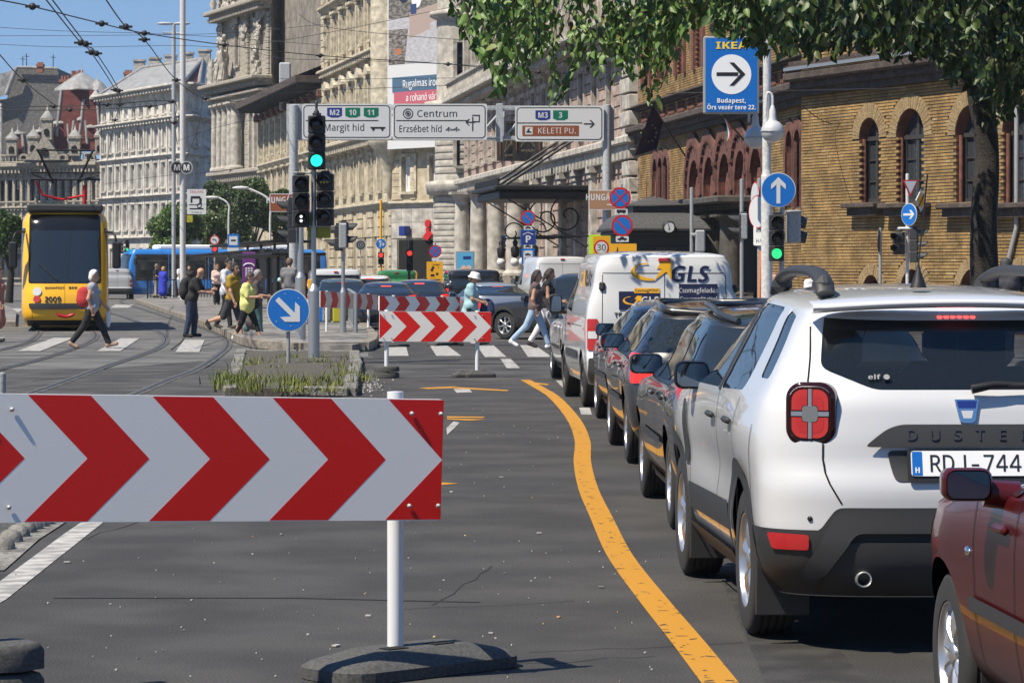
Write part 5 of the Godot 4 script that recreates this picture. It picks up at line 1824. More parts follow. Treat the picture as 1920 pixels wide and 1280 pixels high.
	for q in [[1449,246,56.7,0],[1417,258,57.6,1]]:
		var gb:=MB.new()
		gb.ball(Vector3.ZERO,Vector3(0.225,0.22,0.225),20,14)
		var gm: StandardMaterial3D=M.globe if M.has("globe") else mat("globe",0.45,0.46,0.47,0.12)
		gm.clearcoat_enabled=true
		var o:=part("lamp_globe",gb,gm,t,on(t,q[0],q[1],q[2]))
		var rb:=MB.new()
		rb.lathe([Vector2(0.232,-0.012),Vector2(0.245,0),Vector2(0.232,0.012)],20)
		part("globe_rim",rb,M.galv,o)
		var nb:=MB.new()
		nb.lathe([Vector2(0.09,0.2),Vector2(0.07,0.28),Vector2(0.06,0.42),Vector2(0.03,0.5)],10)
		part("lamp_neck",nb,M.pale_pole,o)
		var tb:=MB.new()
		tb.tube(smooth_path([Vector3(0,0.42,0),Vector3(0,0.66,0),Vector3(-0.05,0.74,0),Vector3(-0.11,0.7,0),Vector3(-0.13,0.3,0)],4),0.026,7)
		part("lamp_arm",tb,M.pale_pole,o)
	d=55.0
	t=post("traffic_light","traffic light with a green lamp under a round blue straight-ahead arrow sign","traffic light",1466,d,385,0.045,M.galv)
	round_sign(t,on(t,1460,356,d-0.25),0.325,"up")
	signal_head(t,on(t,1457,446,d-0.25),3,2,M.lamp_green2,0.275)
	var gh:=MB.new()
	gh.box(at(1488,425,d+0.2)-t.position,Vector3(0.26,0.62,0.3),0.03)
	gh.box(at(1488,398,d+0.2)-t.position,Vector3(0.3,0.06,0.34),0.02)
	part("grey_housing",gh,M.galv,t)
	for k in 2:
		var vv:=MB.new()
		vv.tube([at(1497,415+k*28,d+0.2)-t.position,at(1512,418+k*28,d+0.2)-t.position],[0.13,0.11],10)
		part("side_visor",vv,M.plastic,t)
	d=58.0
	t=post("sign_post","slim post with a disc turned half away and a narrow notice beside the lamp post","sign",1424,d,335,0.04,M.galv)
	round_sign(t,on(t,1421,397,d-0.1,-62),0.33,"back")
	round_sign(t,on(t,1416,372,d+0.2,-80),0.33,"back")
	var np:=panel(t,on(t,1424,442,d-0.1,-40),0.28,0.38,M.offwhite)
	text("BUS",0.06,M.ink,np,Transform3D(Basis(),Vector3(0,0.1,0.002)))
	text("H-V",0.07,M.ink,np,Transform3D(Basis(),Vector3(0,-0.1,0.002)))
	var op:=MB.new()
	op.tube([at(1427,470,d-0.12)-t.position,at(1424,600,d-0.12)-t.position],0.028,6)
	part("orange_pipe",op,M.orange,t)
	d=62.0
	t=post("traffic_light","grey post with a silver signal whose visors point left, before the stone columns","traffic light",1391,d,336,0.04,M.galv)
	var h2:=signal_head(t,on(t,1386,424,d,-88),2,-1,null,0.24)
	var cs:=MB.new()
	cs.box(at(1387,424,d+0.02)-t.position+Vector3(0.09,0,0),Vector3(0.14,0.54,0.3),0.02)
	part("silver_case",cs,M.galv,t)
	d=66.0
	t=post("traffic_light","grey post with a hooded grey box right of the newspaper kiosk","traffic light",1297,d,352,0.04,M.galv)
	var gb2:=MB.new()
	gb2.box(at(1313,452,d)-t.position,Vector3(0.22,0.5,0.24),0.03)
	gb2.box(at(1304,440,d)-t.position,Vector3(0.2,0.08,0.2),0.02)
	part("grey_box",gb2,M.galv,t)
	d=68.0
	t=post("traffic_light","pole with pedestrian signal, yield triangle and blue right arrow before the brick wall","traffic light",1702,d,326,0.04,M.pale_pole)
	signal_head(t,on(t,1683,456,d-0.1,-30),2,-1,null,0.25)
	signal_head(t,on(t,1722,460,d-0.05,74),3,-1,null,0.25)
	var wc:=MB.new()
	wc.box(at(1711,460,d)-t.position,Vector3(0.1,0.75,0.24),0.02)
	wc.box(at(1698,428,d)-t.position,Vector3(0.34,0.06,0.2),0.02)
	part("white_case",wc,M.offwhite,t)
	round_sign(t,on(t,1705,402,d-0.12,-55),0.26,"right")
	var yt:=part("yield_triangle",plate(pv([-0.21,0.16,0.21,0.16,0,-0.24]),-0.02,0.0),M.sign_red,t,on(t,1708,350,d-0.1,20))
	part("triangle_face",plate(pv([-0.155,0.13,0.155,0.13,0,-0.165]),0.0,0.004),M.sign_white,yt)
	var pd:=part("priority_diamond",plate(pv([-0.26,0,0,-0.26,0.26,0,0,0.26]),-0.02,0.0),M.sign_white,t,on(t,1728,376,d+0.05,55))
	part("diamond_face",plate(pv([-0.19,0,0,-0.19,0.19,0,0,0.19]),0.0,0.004),M.sign_yellow,pd)
	var pb:=MB.new()
	pb.xf=Transform3D(Basis(Vector3.BACK,0.8),Vector3(0,0,0.007))
	pb.box(Vector3.ZERO,Vector3(0.4,0.04,0.003))
	part("black_bar",pb,M.ink,pd)
	d=72.0
	t=post("sign_post","galvanised post with the dark back of a round sign turned edge-on before the brick wall","sign",1651,d,428,0.04,M.galv)
	var bk:=part("sign_plate",plate(disc(0.29,28),-0.02,0.0),M.plastic,t,on(t,1649,450,d,78))
	newspaper_kiosk()
	tall_poles()
	shelter_and_fences()
	gantry()
func newspaper_kiosk()->void:
	var d:=90.0
	var s:=d/F
	var b:=at(1225,505,d)
	b.y=0
	var t:=thing("newspaper_kiosk","dark green-black newspaper kiosk with a domed grey roof and a round clock","kiosk",b,0.12)
	var ye:=1.7+(505-432)*s
	var mb:=MB.new()
	mb.box(Vector3(0,ye/2,0),Vector3(2.3,ye,2.3),0.03)
	part("booth",mb,M.kiosk,t)
	for k in 3:
		var pn:=MB.new()
		pn.box(Vector3(-0.72+k*0.72,1.15,1.155),Vector3(0.62,1.5,0.03),0.01)
		part("panel",pn,M.black_gloss,t)
	var ev:=MB.new()
	ev.box(Vector3(0,ye,0),Vector3(3.05,0.09,3.05),0.02)
	ev.box(Vector3(0,ye-0.1,0),Vector3(2.85,0.1,2.85),0.02)
	part("eave",ev,M.kiosk,t)
	var rf:=MB.new()
	var q:=PackedVector3Array()
	for j in 7:
		var f:=j/6.0
		var w:=lerpf(1.5,0.78,pow(f,1.6)*0.5+f*0.5)
		for k in 4: q.append(Vector3([-1,1,1,-1][k]*w,ye+0.05+0.48*sin(f*PI/2),[1,1,-1,-1][k]*w))
	for j in 6:
		for k in 4: rf.quad(q[j*4+k],q[j*4+(k+1) % 4],q[j*4+4+(k+1) % 4],q[j*4+4+k])
	part("roof",rf,M.kiosk_roof,t)
	var ln:=MB.new()
	ln.box(Vector3(0,ye+0.62,0),Vector3(1.5,0.24,1.5))
	part("lantern_stage",ln,M.kiosk,t)
	var cap:=MB.new()
	cap.lathe([Vector2(1.2,ye+0.73),Vector2(1.2,ye+0.77),Vector2(1.2,ye+0.77),Vector2(0.5,ye+0.95),Vector2(0.12,ye+1.05),Vector2(0.0,ye+1.06)],4)
	part("roof_cap",cap,M.kiosk_roof,t,Transform3D(Basis(Vector3.UP,PI/4),Vector3.ZERO))
	for x in [-0.25,0.05]:
		var fn:=MB.new()
		fn.tube([Vector3(x,ye+0.95,0.2),Vector3(x,ye+1.5,0.2)],0.02,5)
		part("rod",fn,M.chimney_brick,t)
	var ck:=MB.new()
	ck.xf=Transform3D(Basis(Vector3.RIGHT,PI/2),Vector3(0.22,ye+0.08,1.46))
	ck.lathe([Vector2(0.0,0.12),Vector2(0.16,0.12),Vector2(0.16,0.12),Vector2(0.17,0.14),Vector2(0.2,0.1),Vector2(0.2,-0.05)],24)
	var cc:=part("clock",ck,M.kiosk,t)
	part("clock_face",plate(moved(disc(0.155,24),Vector2(0.22,ye+0.08)),1.582,1.588),M.sign_white,cc)
	var hd:=MB.new()
	hd.tube([Vector3(0.22,ye+0.08,1.592),Vector3(0.19,ye+0.19,1.592)],0.011,4)
	hd.tube([Vector3(0.22,ye+0.08,1.592),Vector3(0.21,ye-0.0,1.592)],0.013,4)
	part("clock_hands",hd,M.ink,cc)
	var sg:=MB.new()
	sg.box(Vector3(0.2,1.7+37*s,1.17),Vector3(1.5,0.24,0.03),0.01)
	part("name_board",sg,M.black,t)
	text("HÍRLAP",0.11,mat("dull_letters",0.07,0.07,0.066,0.5),t,Transform3D(Basis(),Vector3(0.2,1.7+37*s,1.19)),"lettering","Droid Sans",0.006,1.2,700)
func tall_poles()->void:
	var d:=150.0
	var t:=post("tram_pole","tall light grey catenary pole with two round metro discs and a sewing machine sign","pole",342,d,-160,0.15,M.pale_pole)
	for q in [[331,314,18],[349,314,-12]]:
		var x:=on(t,q[0],q[1],d-0.3,q[2])
		var s:=part("metro_disc",plate(disc(0.33,28),-0.12,0.0),M.galv,t,x)
		part("disc_face",plate(disc(0.28,28),0.0,0.006),M.ink,s)
		text("M",0.3,M.sign_white,s,Transform3D(Basis(),Vector3(0,0,0.008)),"lettering","Droid Sans",0.006,1.0,700)
	var s:=panel(t,on(t,368,378,d-0.2),0.98,1.28,M.sign_white,0.02)
	text("TAILORS",0.12,M.sign_red,s,Transform3D(Basis(),Vector3(0,0.5,0.002)),"lettering","Droid Sans",0.006,1.1)
	text("TO MADE IN",0.07,M.ink,s,Transform3D(Basis(),Vector3(0,-0.55,0.002)))
	var sm:=MB.new()
	for e in [[0,-0.36,0.72,0.07],[-0.12,-0.16,0.5,0.05],[-0.05,0.22,0.5,0.13],[-0.26,0.06,0.1,0.24],[0.2,0.02,0.13,0.34],[-0.27,-0.1,0.03,0.12]]:
		sm.extrude(moved(rrect(e[2],e[3],0.02,2),Vector2(e[0],e[1])),-0.002,0.004+e[2]*0.001)
	part("sewing_machine_picture",sm,M.ink,s)
	part("wheel_picture",ring(0.13,0.08,0.0,0.007,20),M.ink,s,Transform3D(Basis(),Vector3(0.14,-0.2,0)))
	var y:=panel(t,on(t,355,410,d-0.2),0.3,0.36,M.yellow_dull)
	d=160.0
	t=post("street_lamp","tall blue-grey lamp pole with two flat lamp heads left of the catenary pole","street lamp",325,d,46,0.11,M.grey_paint)
	for q in [[309,44],[340,44]]:
		var lb:=MB.new()
		lb.ball(Vector3.ZERO,Vector3(0.47,0.09,0.18),14,8)
		part("lamp_head",lb,M.grey_paint,t,on(t,q[0],q[1],d))
	var am:=MB.new()
	am.tube([at(312,45,d)-t.position,at(340,45,d)-t.position],0.04,6)
	am.tube([at(305,61,d)-t.position,at(338,62,d)-t.position],0.05,6)
	part("cross_arm",am,M.grey_paint,t)
	for q in [[506,377,451,352,150.0,"curved white street lamp reaching left over the trees behind the brown sign"],[428,384,397,370,170.0,"small curved street lamp in front of the dark trees"]]:
		var b:=at(q[0],505,q[4])
		b.y=0
		var l:=thing("street_lamp",q[5],"street lamp",b)
		var e:Vector3=at(q[2],q[3],q[4])-b
		var f:Vector3=at(q[0],q[1],q[4])-b
		var mb:=MB.new()
		mb.tube(smooth_path([Vector3.ZERO,f*0.8,f,f.lerp(e,0.6)+Vector3(0,0.15,0),e],5),0.06,7)
		part("pole",mb,M.pale_pole,l)
		var hb:=MB.new()
		hb.ball(e,Vector3(0.45,0.09,0.16),12,6)
		part("lamp_head",hb,M.pale_pole,l)
func bars(t: Node3D,a: Vector3,b: Vector3,h: float,n: int,r: float,m: Material,tall:=0.0)->void:
	var mb:=MB.new()
	a-=t.position; b-=t.position
	mb.tube([a+Vector3(0,h,0),b+Vector3(0,h,0)],r*1.4,6)
	mb.tube([a+Vector3(0,0.12,0),b+Vector3(0,0.12,0)],r,6)
	part("rail",mb,m,t)
	for k in n+1:
		var p:=a.lerp(b,float(k)/n)
		var bb:=MB.new()
		bb.tube([p,p+Vector3(0,h+(tall if k in [0,n] else 0.0),0)],r*(1.8 if k in [0,n] else 1.0),6)
		part("fence_post" if k in [0,n] else "bar",bb,m,t)
func shelter_and_fences()->void:
	var t:=thing("guard_fence","grey tubular guard fence at the tip of the stop platform","fence",g(668,634)+Vector3(0,0.1,0))
	var p:=[g(603,612),g(640,622),g(662,636),g(668,634)]
	for q in [[600,607,652,610,7],[652,610,667,636,6]]: bars(t,g(q[0],q[1])+Vector3(0,0.1,0),g(q[2],q[3])+Vector3(0,0.1,0),1.0,q[4],0.028,M.steel)
	for q in [[604,78.0,"sign_blue",0.1],[613,77.0,"concrete",0.12],[632,75.5,"yellow_dull",0.12]]:
		var mb:=MB.new()
		mb.box(at(q[0],582,q[1])-t.position,Vector3(q[3]*2.0,0.62,0.1),0.04)
		part("tied_sheet",mb,M[q[2]],t)
	t=thing("guard_fence","dark guard rail beside the bus, with people standing in front of it","fence",g(275,566)+Vector3(0,0.14,0))
	bars(t,g(276,565)+Vector3(0,0.14,0),g(405,562)+Vector3(0,0.14,0),1.0,22,0.022,M.iron,0.02)
	t=thing("guard_fence","pale metal crowd fence at the left edge behind the tram","fence",g(0,566))
	bars(t,g(-40,568),g(18,566),1.15,10,0.02,M.galv)
	var d:=118.0
	var c:=at(480,505,d)
	c.y=0.15
	t=thing("bus_shelter","dark glass and steel shelter roofs on the stop platform, right of the bus","shelter",c)
	for q in [[395,480,512,470,118.0],[430,462,545,452,126.0],[480,482,560,476,108.0]]:
		var mb:=MB.new()
		var a:Vector3=at(q[0],q[1],q[4])-c; var b:Vector3=at(q[2],q[3],q[4]-3.0)-c
		var u:=(b-a)
		mb.xf=Transform3D(Basis(u.normalized(),Vector3.UP,u.normalized().cross(Vector3.UP)).orthonormalized(),(a+b)/2)
		mb.box(Vector3.ZERO,Vector3(u.length(),0.1,2.2),0.02)
		part("roof",mb,M.iron,t)
		for k in 4:
			var pb:=MB.new()
			var f:=a.lerp(b,0.3+k*0.22)
			pb.tube([Vector3(f.x,0,f.z),f],0.06,6)
			part("shelter_post",pb,M.iron,t)
	for k in 5:
		var gp:=MB.new()
		gp.box(at(492+k*12,512,112.0)-c,Vector3(0.2,1.9,0.05),0.01)
		part("glass_panel",gp,M.car_glass if k % 2 else M.plastic,t)
	var ph:=thing("phone_sign","purple totem with a white telephone drawing beside the shelter","sign",at(467,505,110.0)*Vector3(1,0,1)+Vector3(0,0.15,0))
	var pm:=MB.new()
	pm.box(Vector3(0,1.1,0),Vector3(0.5,2.2,0.3),0.02)
	part("totem",pm,mat("purple",0.12,0.02,0.16,0.5),ph)
	var pk:=MB.new()
	for j in 4:
		for i in 3: pk.box(Vector3(-0.1+i*0.1,1.32+j*0.09,0.155),Vector3(0.07,0.06,0.02))
	pk.tube(smooth_path([Vector3(-0.2,1.68,0.15),Vector3(-0.1,1.76,0.15),Vector3(0.1,1.76,0.15),Vector3(0.2,1.68,0.15)],4),0.03,6)
	part("telephone_drawing",pk,M.sign_white,ph)
func gantry()->void:
	var d:=103.0
	var s:=d/F
	var b:=at(550,505,d)
	b.y=0
	var t:=thing("sign_gantry","grey overhead gantry spanning the road with three white direction panels","sign gantry",b)
	for px in [550.0,1138.0]:
		var mb:=MB.new()
		var h:=1.7+(505-197)*s
		mb.lathe([Vector2(0.24,0),Vector2(0.24,0.04),Vector2(0.16,0.05),Vector2(0.155,h),Vector2(0.155,h),Vector2(0,h+0.03)],18)
		part("gantry_post",mb,M.grey_paint,t,Transform3D(Basis(),at(px,505,d)*Vector3(1,0,1)-b))
	var zb:=0.35
	for y in [199.0,256.0]:
		var mb:=MB.new()
		var a:=at(542,y,d)-b; var e:=at(1146,y+3,d)-b
		mb.box((a+e)/2+Vector3(0,0,-zb),Vector3(e.x-a.x,0.12,0.14),0.01)
		mb.box((a+e)/2+Vector3(0,0,-zb-0.7),Vector3(e.x-a.x,0.12,0.14),0.01)
		part("chord",mb,M.grey_paint,t)
	for k in 12:
		var mb:=MB.new()
		var x0:=545.0+k*50
		mb.tube([at(x0,257,d)-b+Vector3(0,0,-zb),at(x0+50,201,d)-b+Vector3(0,0,-zb)],0.05,6)
		mb.tube([at(x0+50,257,d)-b+Vector3(0,0,-zb),at(x0+50,201,d)-b+Vector3(0,0,-zb)],0.05,6)
		part("brace",mb,M.grey_paint,t)
	for q in [[537,195,566,262],[1130,200,1152,264],[930,194,943,266]]:
		var mb:=MB.new()
		var c:=at((q[0]+q[2])/2.0,(q[1]+q[3])/2.0,d+0.1)-b
		mb.box(c,Vector3((q[2]-q[0])*s,(q[3]-q[1])*s,0.06),0.01)
		part("end_plate",mb,M.grey_paint,t)
	var dx:=d-0.25
	var panels:=[[566,194.5,734,261,0],[736,194.5,913,262,1],[966,198.5,1132,265,2]]
	for q in panels:
		var w:float=(q[2]-q[0])*s; var h:float=(q[3]-q[1])*s
		var x:=on(t,(q[0]+q[2])/2.0,(q[1]+q[3])/2.0,dx)
		var pn:=part("direction_panel",plate(rrect(w,h,0.06),-0.08,0.0),M.sign_white,t,x)
		part("black_border",plate(rrect(w-0.1,h-0.1,0.14),0.0,0.003),M.ink,pn)
		part("white_field",plate(rrect(w-0.17,h-0.17,0.11),0.003,0.006),M.sign_white,pn)
		var px:=func(a: float,c: float)->Vector3: return Vector3((a-(q[0]+q[2])/2.0)*s,-(c-(q[1]+q[3])/2.0)*s,0.008)
		var ln:=MB.new()
		var f:float=q[0]
		var yl: float=226.0 if q[4]<2 else 230.5
		ln.box(px.call((f+14+(136 if q[4]<2 else 116))*0.5+f*0.5,yl)+Vector3(0,0,0),Vector3((136 if q[4]<2 else 122)*s,0.035,0.004))
		part("dividing_line",ln,M.ink,pn)
		var shield:=func(a: float,c: float,m: Material,tx: String)->void:
			var sh:=part("road_shield",plate(pv([-0.26,0.17,0.26,0.17,0.26,-0.11,0.12,-0.17,-0.12,-0.17,-0.26,-0.11]),0.0,0.004),m,pn,Transform3D(Basis(),px.call(a,c)))
			text(tx,0.19,M.sign_white,sh,Transform3D(Basis(),Vector3(0,0.0,0.005)),"lettering","Droid Sans",0.005,0.95,600)
		if q[4]==0:
			shield.call(627.0,211.0,M.sign_navy,"M2")
			shield.call(661.0,211.0,M.sign_green,"10")
			shield.call(695.5,211.0,M.sign_green,"11")
			text("Margit hid",0.235,M.ink,pn,Transform3D(Basis(),px.call(645.0,239.0)),"lettering","Droid Sans",0.006,0.95)
			var br:=MB.new()
			br.extrude(pv([-0.26,0.06,0.26,0.06,0.26,0.02,0.2,-0.02,0.18,-0.08,0.14,-0.08,0.1,0.0,-0.1,0.0,-0.14,-0.08,-0.18,-0.08,-0.2,-0.02,-0.26,0.02]),0,0.005)
			part("bridge_symbol",br,M.ink,pn,Transform3D(Basis(),px.call(708.0,241.0)))
		elif q[4]==1:
			for k in 2: part("centre_ring",ring(0.18-k*0.08,0.15-k*0.08,0,0.005,26),M.ink,pn,Transform3D(Basis(),px.call(765.0,213.0)))
			part("centre_dot",plate(disc(0.045,14),0,0.005),M.ink,pn,Transform3D(Basis(),px.call(765.0,213.0)))
			text("Centrum",0.235,M.ink,pn,Transform3D(Basis(),px.call(820.0,213.0)),"lettering","Droid Sans",0.006,1.12)
			text("Erzsébet híd",0.225,M.ink,pn,Transform3D(Basis(),px.call(788.0,241.5)),"lettering","Droid Sans",0.006,0.88)
			var br:=MB.new()
			br.box(Vector3(0,-0.03,0.003),Vector3(0.48,0.02,0.004))
			for k in [-0.14,0.14]: br.box(Vector3(k,0.0,0.003),Vector3(0.022,0.17,0.005))
			br.tube([Vector3(-0.25,-0.03,0.004),Vector3(-0.14,0.06,0.004),Vector3(0,-0.02,0.004),Vector3(0.14,0.06,0.004),Vector3(0.25,-0.03,0.004)],0.008,4)
			part("bridge_symbol",br,M.ink,pn,Transform3D(Basis(),px.call(848.5,242.0)))
			var aw:=MB.new()
			arrow(aw,Vector2(0.1,0),Vector2(-0.24,0),0.035,0.11,0.006)
			aw.box(Vector3(0.02,-0.06,0.003),Vector3(0.04,0.5,0.005))
			for e in [[0.13,0.24,0.26,0.035],[0.13,0.02,0.26,0.035],[0.25,0.13,0.035,0.26]]: aw.box(Vector3(e[0],e[1],0.003),Vector3(e[2],e[3],0.0045))
			part("loop_arrow",aw,M.ink,pn,Transform3D(Basis(),px.call(885.0,229.0)))
		else:
			shield.call(1018.0,216.0,M.sign_navy,"M3")
			shield.call(1051.0,216.0,M.sign_green,"3")
			var bw:=part("brown_strip",plate(rrect(106*s,19.5*s,0.03),0.0,0.004),M.sign_brown,pn,Transform3D(Basis(),px.call(1032.5,245.0)))
			text("KELETI PU.",0.20,M.sign_white,bw,Transform3D(Basis(),Vector3(0.22,0,0.005)),"lettering","Droid Sans",0.005,1.02)
			var ts:=part("train_square",plate(rrect(0.26,0.26,0.01),0.0,0.004),M.sign_white,bw,Transform3D(Basis(),Vector3(-0.76,0,0.003)))
			var lo:=MB.new()
			lo.extrude(pv([-0.09,-0.07,0.09,-0.07,0.09,-0.03,0.03,-0.02,0.0,0.05,0.06,0.08,0.02,0.09,-0.05,0.05,-0.05,-0.01,-0.09,-0.01]),0.004,0.008)
			part("train_drawing",lo,M.ink,ts)
			var aw:=MB.new()
			arrow(aw,Vector2(-0.19,0),Vector2(0.19,0),0.04,0.13,0.006)
			part("arrow",aw,M.ink,pn,Transform3D(Basis(),px.call(1105.0,232.0)))
	for q in [[505,363,582,397,0,"brown tourist board on the left gantry post, half hidden by the traffic light"],[1104,356,1183,393,1,"brown tourist board with an arrow on the right gantry post"]]:
		var c:=at((q[0]+q[2])/2.0,(q[1]+q[3])/2.0,d-0.3)
		var w:float=(q[2]-q[0])*s; var h:float=(q[3]-q[1])*s
		var o:=thing("tourist_board",q[5],"sign",c,-0.02)
		var pn:=panel(o,Transform3D(),w,h,M.sign_brown if q[4]==0 else mat("sign_brown_faded",0.30,0.17,0.10,0.5),0.02,M.sign_white)
		text("HUNGÁRIA krt.",0.22,M.sign_white,pn,Transform3D(Basis(),Vector3(0.02,0.09,0.006)),"lettering","Droid Sans",0.005,0.78,600)
		var aw:=MB.new()
		arrow(aw,Vector2(-0.1,-0.17),Vector2(0.3,-0.17),0.04,0.1,0.008)
		part("arrow",aw,M.sign_white,pn)
func make_signs()->void:
	var d:=82.0
	var t:=post("sign_post","post with two red-rimmed blue discs above a yellow plate left of the kiosk","sign",1165,d,345,0.035,M.galv)
	round_sign(t,on(t,1163,371,d-0.1),0.30,"nostop")
	round_sign(t,on(t,1167,423,d-0.1),0.30,"nopark")
	for q in [[1165,397,0.34,true],[1167,448,0.34,false]]:
		var p:=panel(t,on(t,q[0],q[1],d-0.1),0.36,0.16,M.sign_white,0.02)
		var mb:=MB.new()
		car_icon(mb,0.26,0.004,q[3])
		part("vehicle_symbol",mb,M.ink,p)
	var yp:=panel(t,on(t,1168,468,d-0.1),0.77,0.34,M.sign_yellow,0.02)
	var bt:=MB.new()
	bt.extrude(pv([-0.2,-0.15,-0.1,-0.15,-0.15,0.09]),0,0.005)
	part("black_spike",bt,M.ink,yp)
	d=117.0
	t=post("sign_post","post with a no-parking disc above a blue parking square and a taxi sign","sign",990,d,392,0.035,M.galv)
	round_sign(t,on(t,990,408,d-0.1),0.30,"nopark")
	for y in [427,462]:
		var p:=panel(t,on(t,990,y,d-0.1),0.34,0.15,M.sign_white,0.02)
		var mb:=MB.new()
		car_icon(mb,0.24,0.004)
		part("vehicle_symbol",mb,M.ink,p)
	var pk:=panel(t,on(t,990,445,d-0.1),0.6,0.6,M.sign_navy,0.04,M.sign_blue)
	text("P",0.28,M.sign_white,pk,Transform3D(Basis(),Vector3(0,-0.07,0.006)),"lettering","Droid Sans",0.005,1.1,700)
	var rf:=MB.new()
	for s in [-1,1]: rf.extrude(pv([0,0.22,s*0.21,0.13,s*0.21,0.10,0,0.19]),0.004,0.009)
	part("roof_symbol",rf,M.sign_white,pk)
	var tx:=panel(t,on(t,990,480,d-0.1),0.52,0.62,M.sign_blue,0.03)
	var tf:=part("white_field",plate(rrect(0.36,0.44,0.02),0,0.004),M.sign_white,tx)
	text("TAXI",0.11,M.ink,tf,Transform3D(Basis(),Vector3(0,-0.12,0.006)))
	var tc:=MB.new()
	car_icon(tc,0.24,0.009)
	part("vehicle_symbol",tc,M.ink,tf,Transform3D(Basis(),Vector3(0,0.06,0)))
	d=126.0
	t=post("sign_post","post with a no-stopping disc over a big yellow notice in front of the dark entrance","sign",816,d,452,0.035,M.galv)
	round_sign(t,on(t,816,471,d-0.1),0.27,"nostop")
	panel(t,on(t,816,486,d-0.1),0.3,0.12,M.sign_white,0.01)
	var yn:=panel(t,on(t,815,509,d-0.1),0.70,0.86,M.sign_yellow,0.02)
	var tr:=MB.new()
	for e in [[-0.1,0.12,0.1,0.22,0.4],[0.06,0.3,0.3,0.02,0.0],[-0.1,-0.16,0.16,0.1,0.0],[0.1,-0.1,0.1,0.1,0.0],[0.0,-0.34,0.5,0.03,0.0],[0.14,0.22,0.02,0.18,-0.4]]:
		tr.xf=Transform3D(Basis(Vector3.BACK,-e[4]),Vector3(e[0],e[1],0.004))
		tr.box(Vector3.ZERO,Vector3(e[2],e[3],0.006))
	part("tow_truck_drawing",tr,M.ink,yn)
	d=95.0
	t=post("sign_post","speed limit thirty sign in a bright yellow-green frame before the hotel canopy","sign",1124,d,442,0.035,M.galv)
	var fr:=panel(t,on(t,1125,464,d-0.1),0.70,0.84,mat("fluo",0.45,0.75,0.02,0.5),0.03)
	var of:=part("orange_field",plate(rrect(0.55,0.74,0.02),0,0.004),M.sign_yellow,fr,Transform3D(Basis(),Vector3(0.05,0,0)))
	var th:=part("red_ring",plate(moved(disc(0.25,28),Vector2(0,0)),0.004,0.008),M.sign_red,of)
	part("white_disc",plate(disc(0.195,28),0.008,0.011),M.sign_white,th)
	text("30",0.2,M.ink,th,Transform3D(Basis(),Vector3(0,0,0.012)))
	d=120.0
	t=post("bus_stop_sign","blue and white bus stop sign above the shelter roof","sign",437,d,438,0.03,M.galv)
	var bs:=panel(t,on(t,437,451,d-0.1),0.46,0.54,M.sign_blue,0.03)
	var bf:=part("white_field",plate(rrect(0.34,0.36,0.02),0,0.004),M.sign_white,bs)
	var bi:=MB.new()
	car_icon(bi,0.2,0.009,true)
	part("bus_symbol",bi,M.ink,bf)
	panel(t,on(t,437,468,d-0.1),0.44,0.16,M.sign_white,0.01)
	d=140.0
	t=post("sign_post","thin post with a grey round target-like disc before the cream building's shop window","sign",676,d,448,0.03,M.galv)
	var gd:=part("sign_plate",plate(disc(0.26,24),-0.02,0),M.sign_back,t,on(t,676,459,d-0.1))
	for k in 2: part("dark_ring",ring(0.2-k*0.1,0.14-k*0.09,0,0.005,20),M.ink,gd)
	d=150.0
	var c:=at(872,505,d)
	c.y=0
	t=thing("advertising_case","light blue advertising poster of ice cream beside the hotel's corner","poster",c)
	var pb:=MB.new()
	pb.box(Vector3(0,1.6,0),Vector3(0.95,2.1,0.15),0.02)
	part("case",pb,M.sign_back,t)
	part("blue_print",plate(moved(rrect(0.84,1.95,0.01),Vector2(0,1.6)),0.075,0.08),mat("poster_sky",0.08,0.36,0.62,0.5),t)
	var sc:=MB.new()
	for k in 7: sc.extrude(moved(disc(0.13,12),Vector2(-0.25+0.13*k*0.66+0.02*(k % 2),1.55+0.12*(k % 3))),0.08,0.084+k*0.0006)
	part("ice_cream_print",sc,mat("poster_cream",0.62,0.42,0.34,0.6),t)
	var tb:=MB.new()
	tb.box(Vector3(0.1,2.3,0.082),Vector3(0.4,0.16,0.006))
	part("logo_print",tb,M.sign_navy,t)
	d=141.0
	c=at(968,452,d)
	t=thing("exchange_sign","dark blue exchange office sign behind the parking sign","sign",c)
	var xb:=MB.new()
	xb.box(Vector3.ZERO,Vector3(1.5,0.55,0.14),0.02)
	part("board",xb,M.sign_navy.duplicate() if false else mat("night",0.01,0.012,0.04,0.4),t)
	text("CHANGE",0.26,M.sign_white,t,Transform3D(Basis(),Vector3(0.05,-0.1,0.075)),"lettering","Droid Sans",0.006,0.8,700)
	var eg:=MB.new()
	for k in 5: eg.box(Vector3(-0.5+k*0.2,0.16,0.074),Vector3(0.12,0.12,0.008))
	part("star_print",eg,M.sign_blue,t)
	for q in [[1285,292,1222,196,93.0,"dark blue flag with a ring of small gold stars on a slanted pole"],[1395,262,1352,214,86.0,"folded red, white and green flag on a slanted pole behind the blue box"]]:
		var a:=at(q[0],q[1],q[4]+2.0)
		var e:=at(q[2],q[3],q[4]-2.0)
		var o:=thing("flag",q[5],"flag",a)
		var mb:=MB.new()
		mb.tube([Vector3.ZERO,e-a],0.03,6)
		part("flag_pole",mb,M.frame_dark,o)
		var cols:Array=[mat("flag_blue",0.022,0.018,0.055,0.9)] if q[4]>90 else [M.sign_red,M.sign_white,M.sign_green]
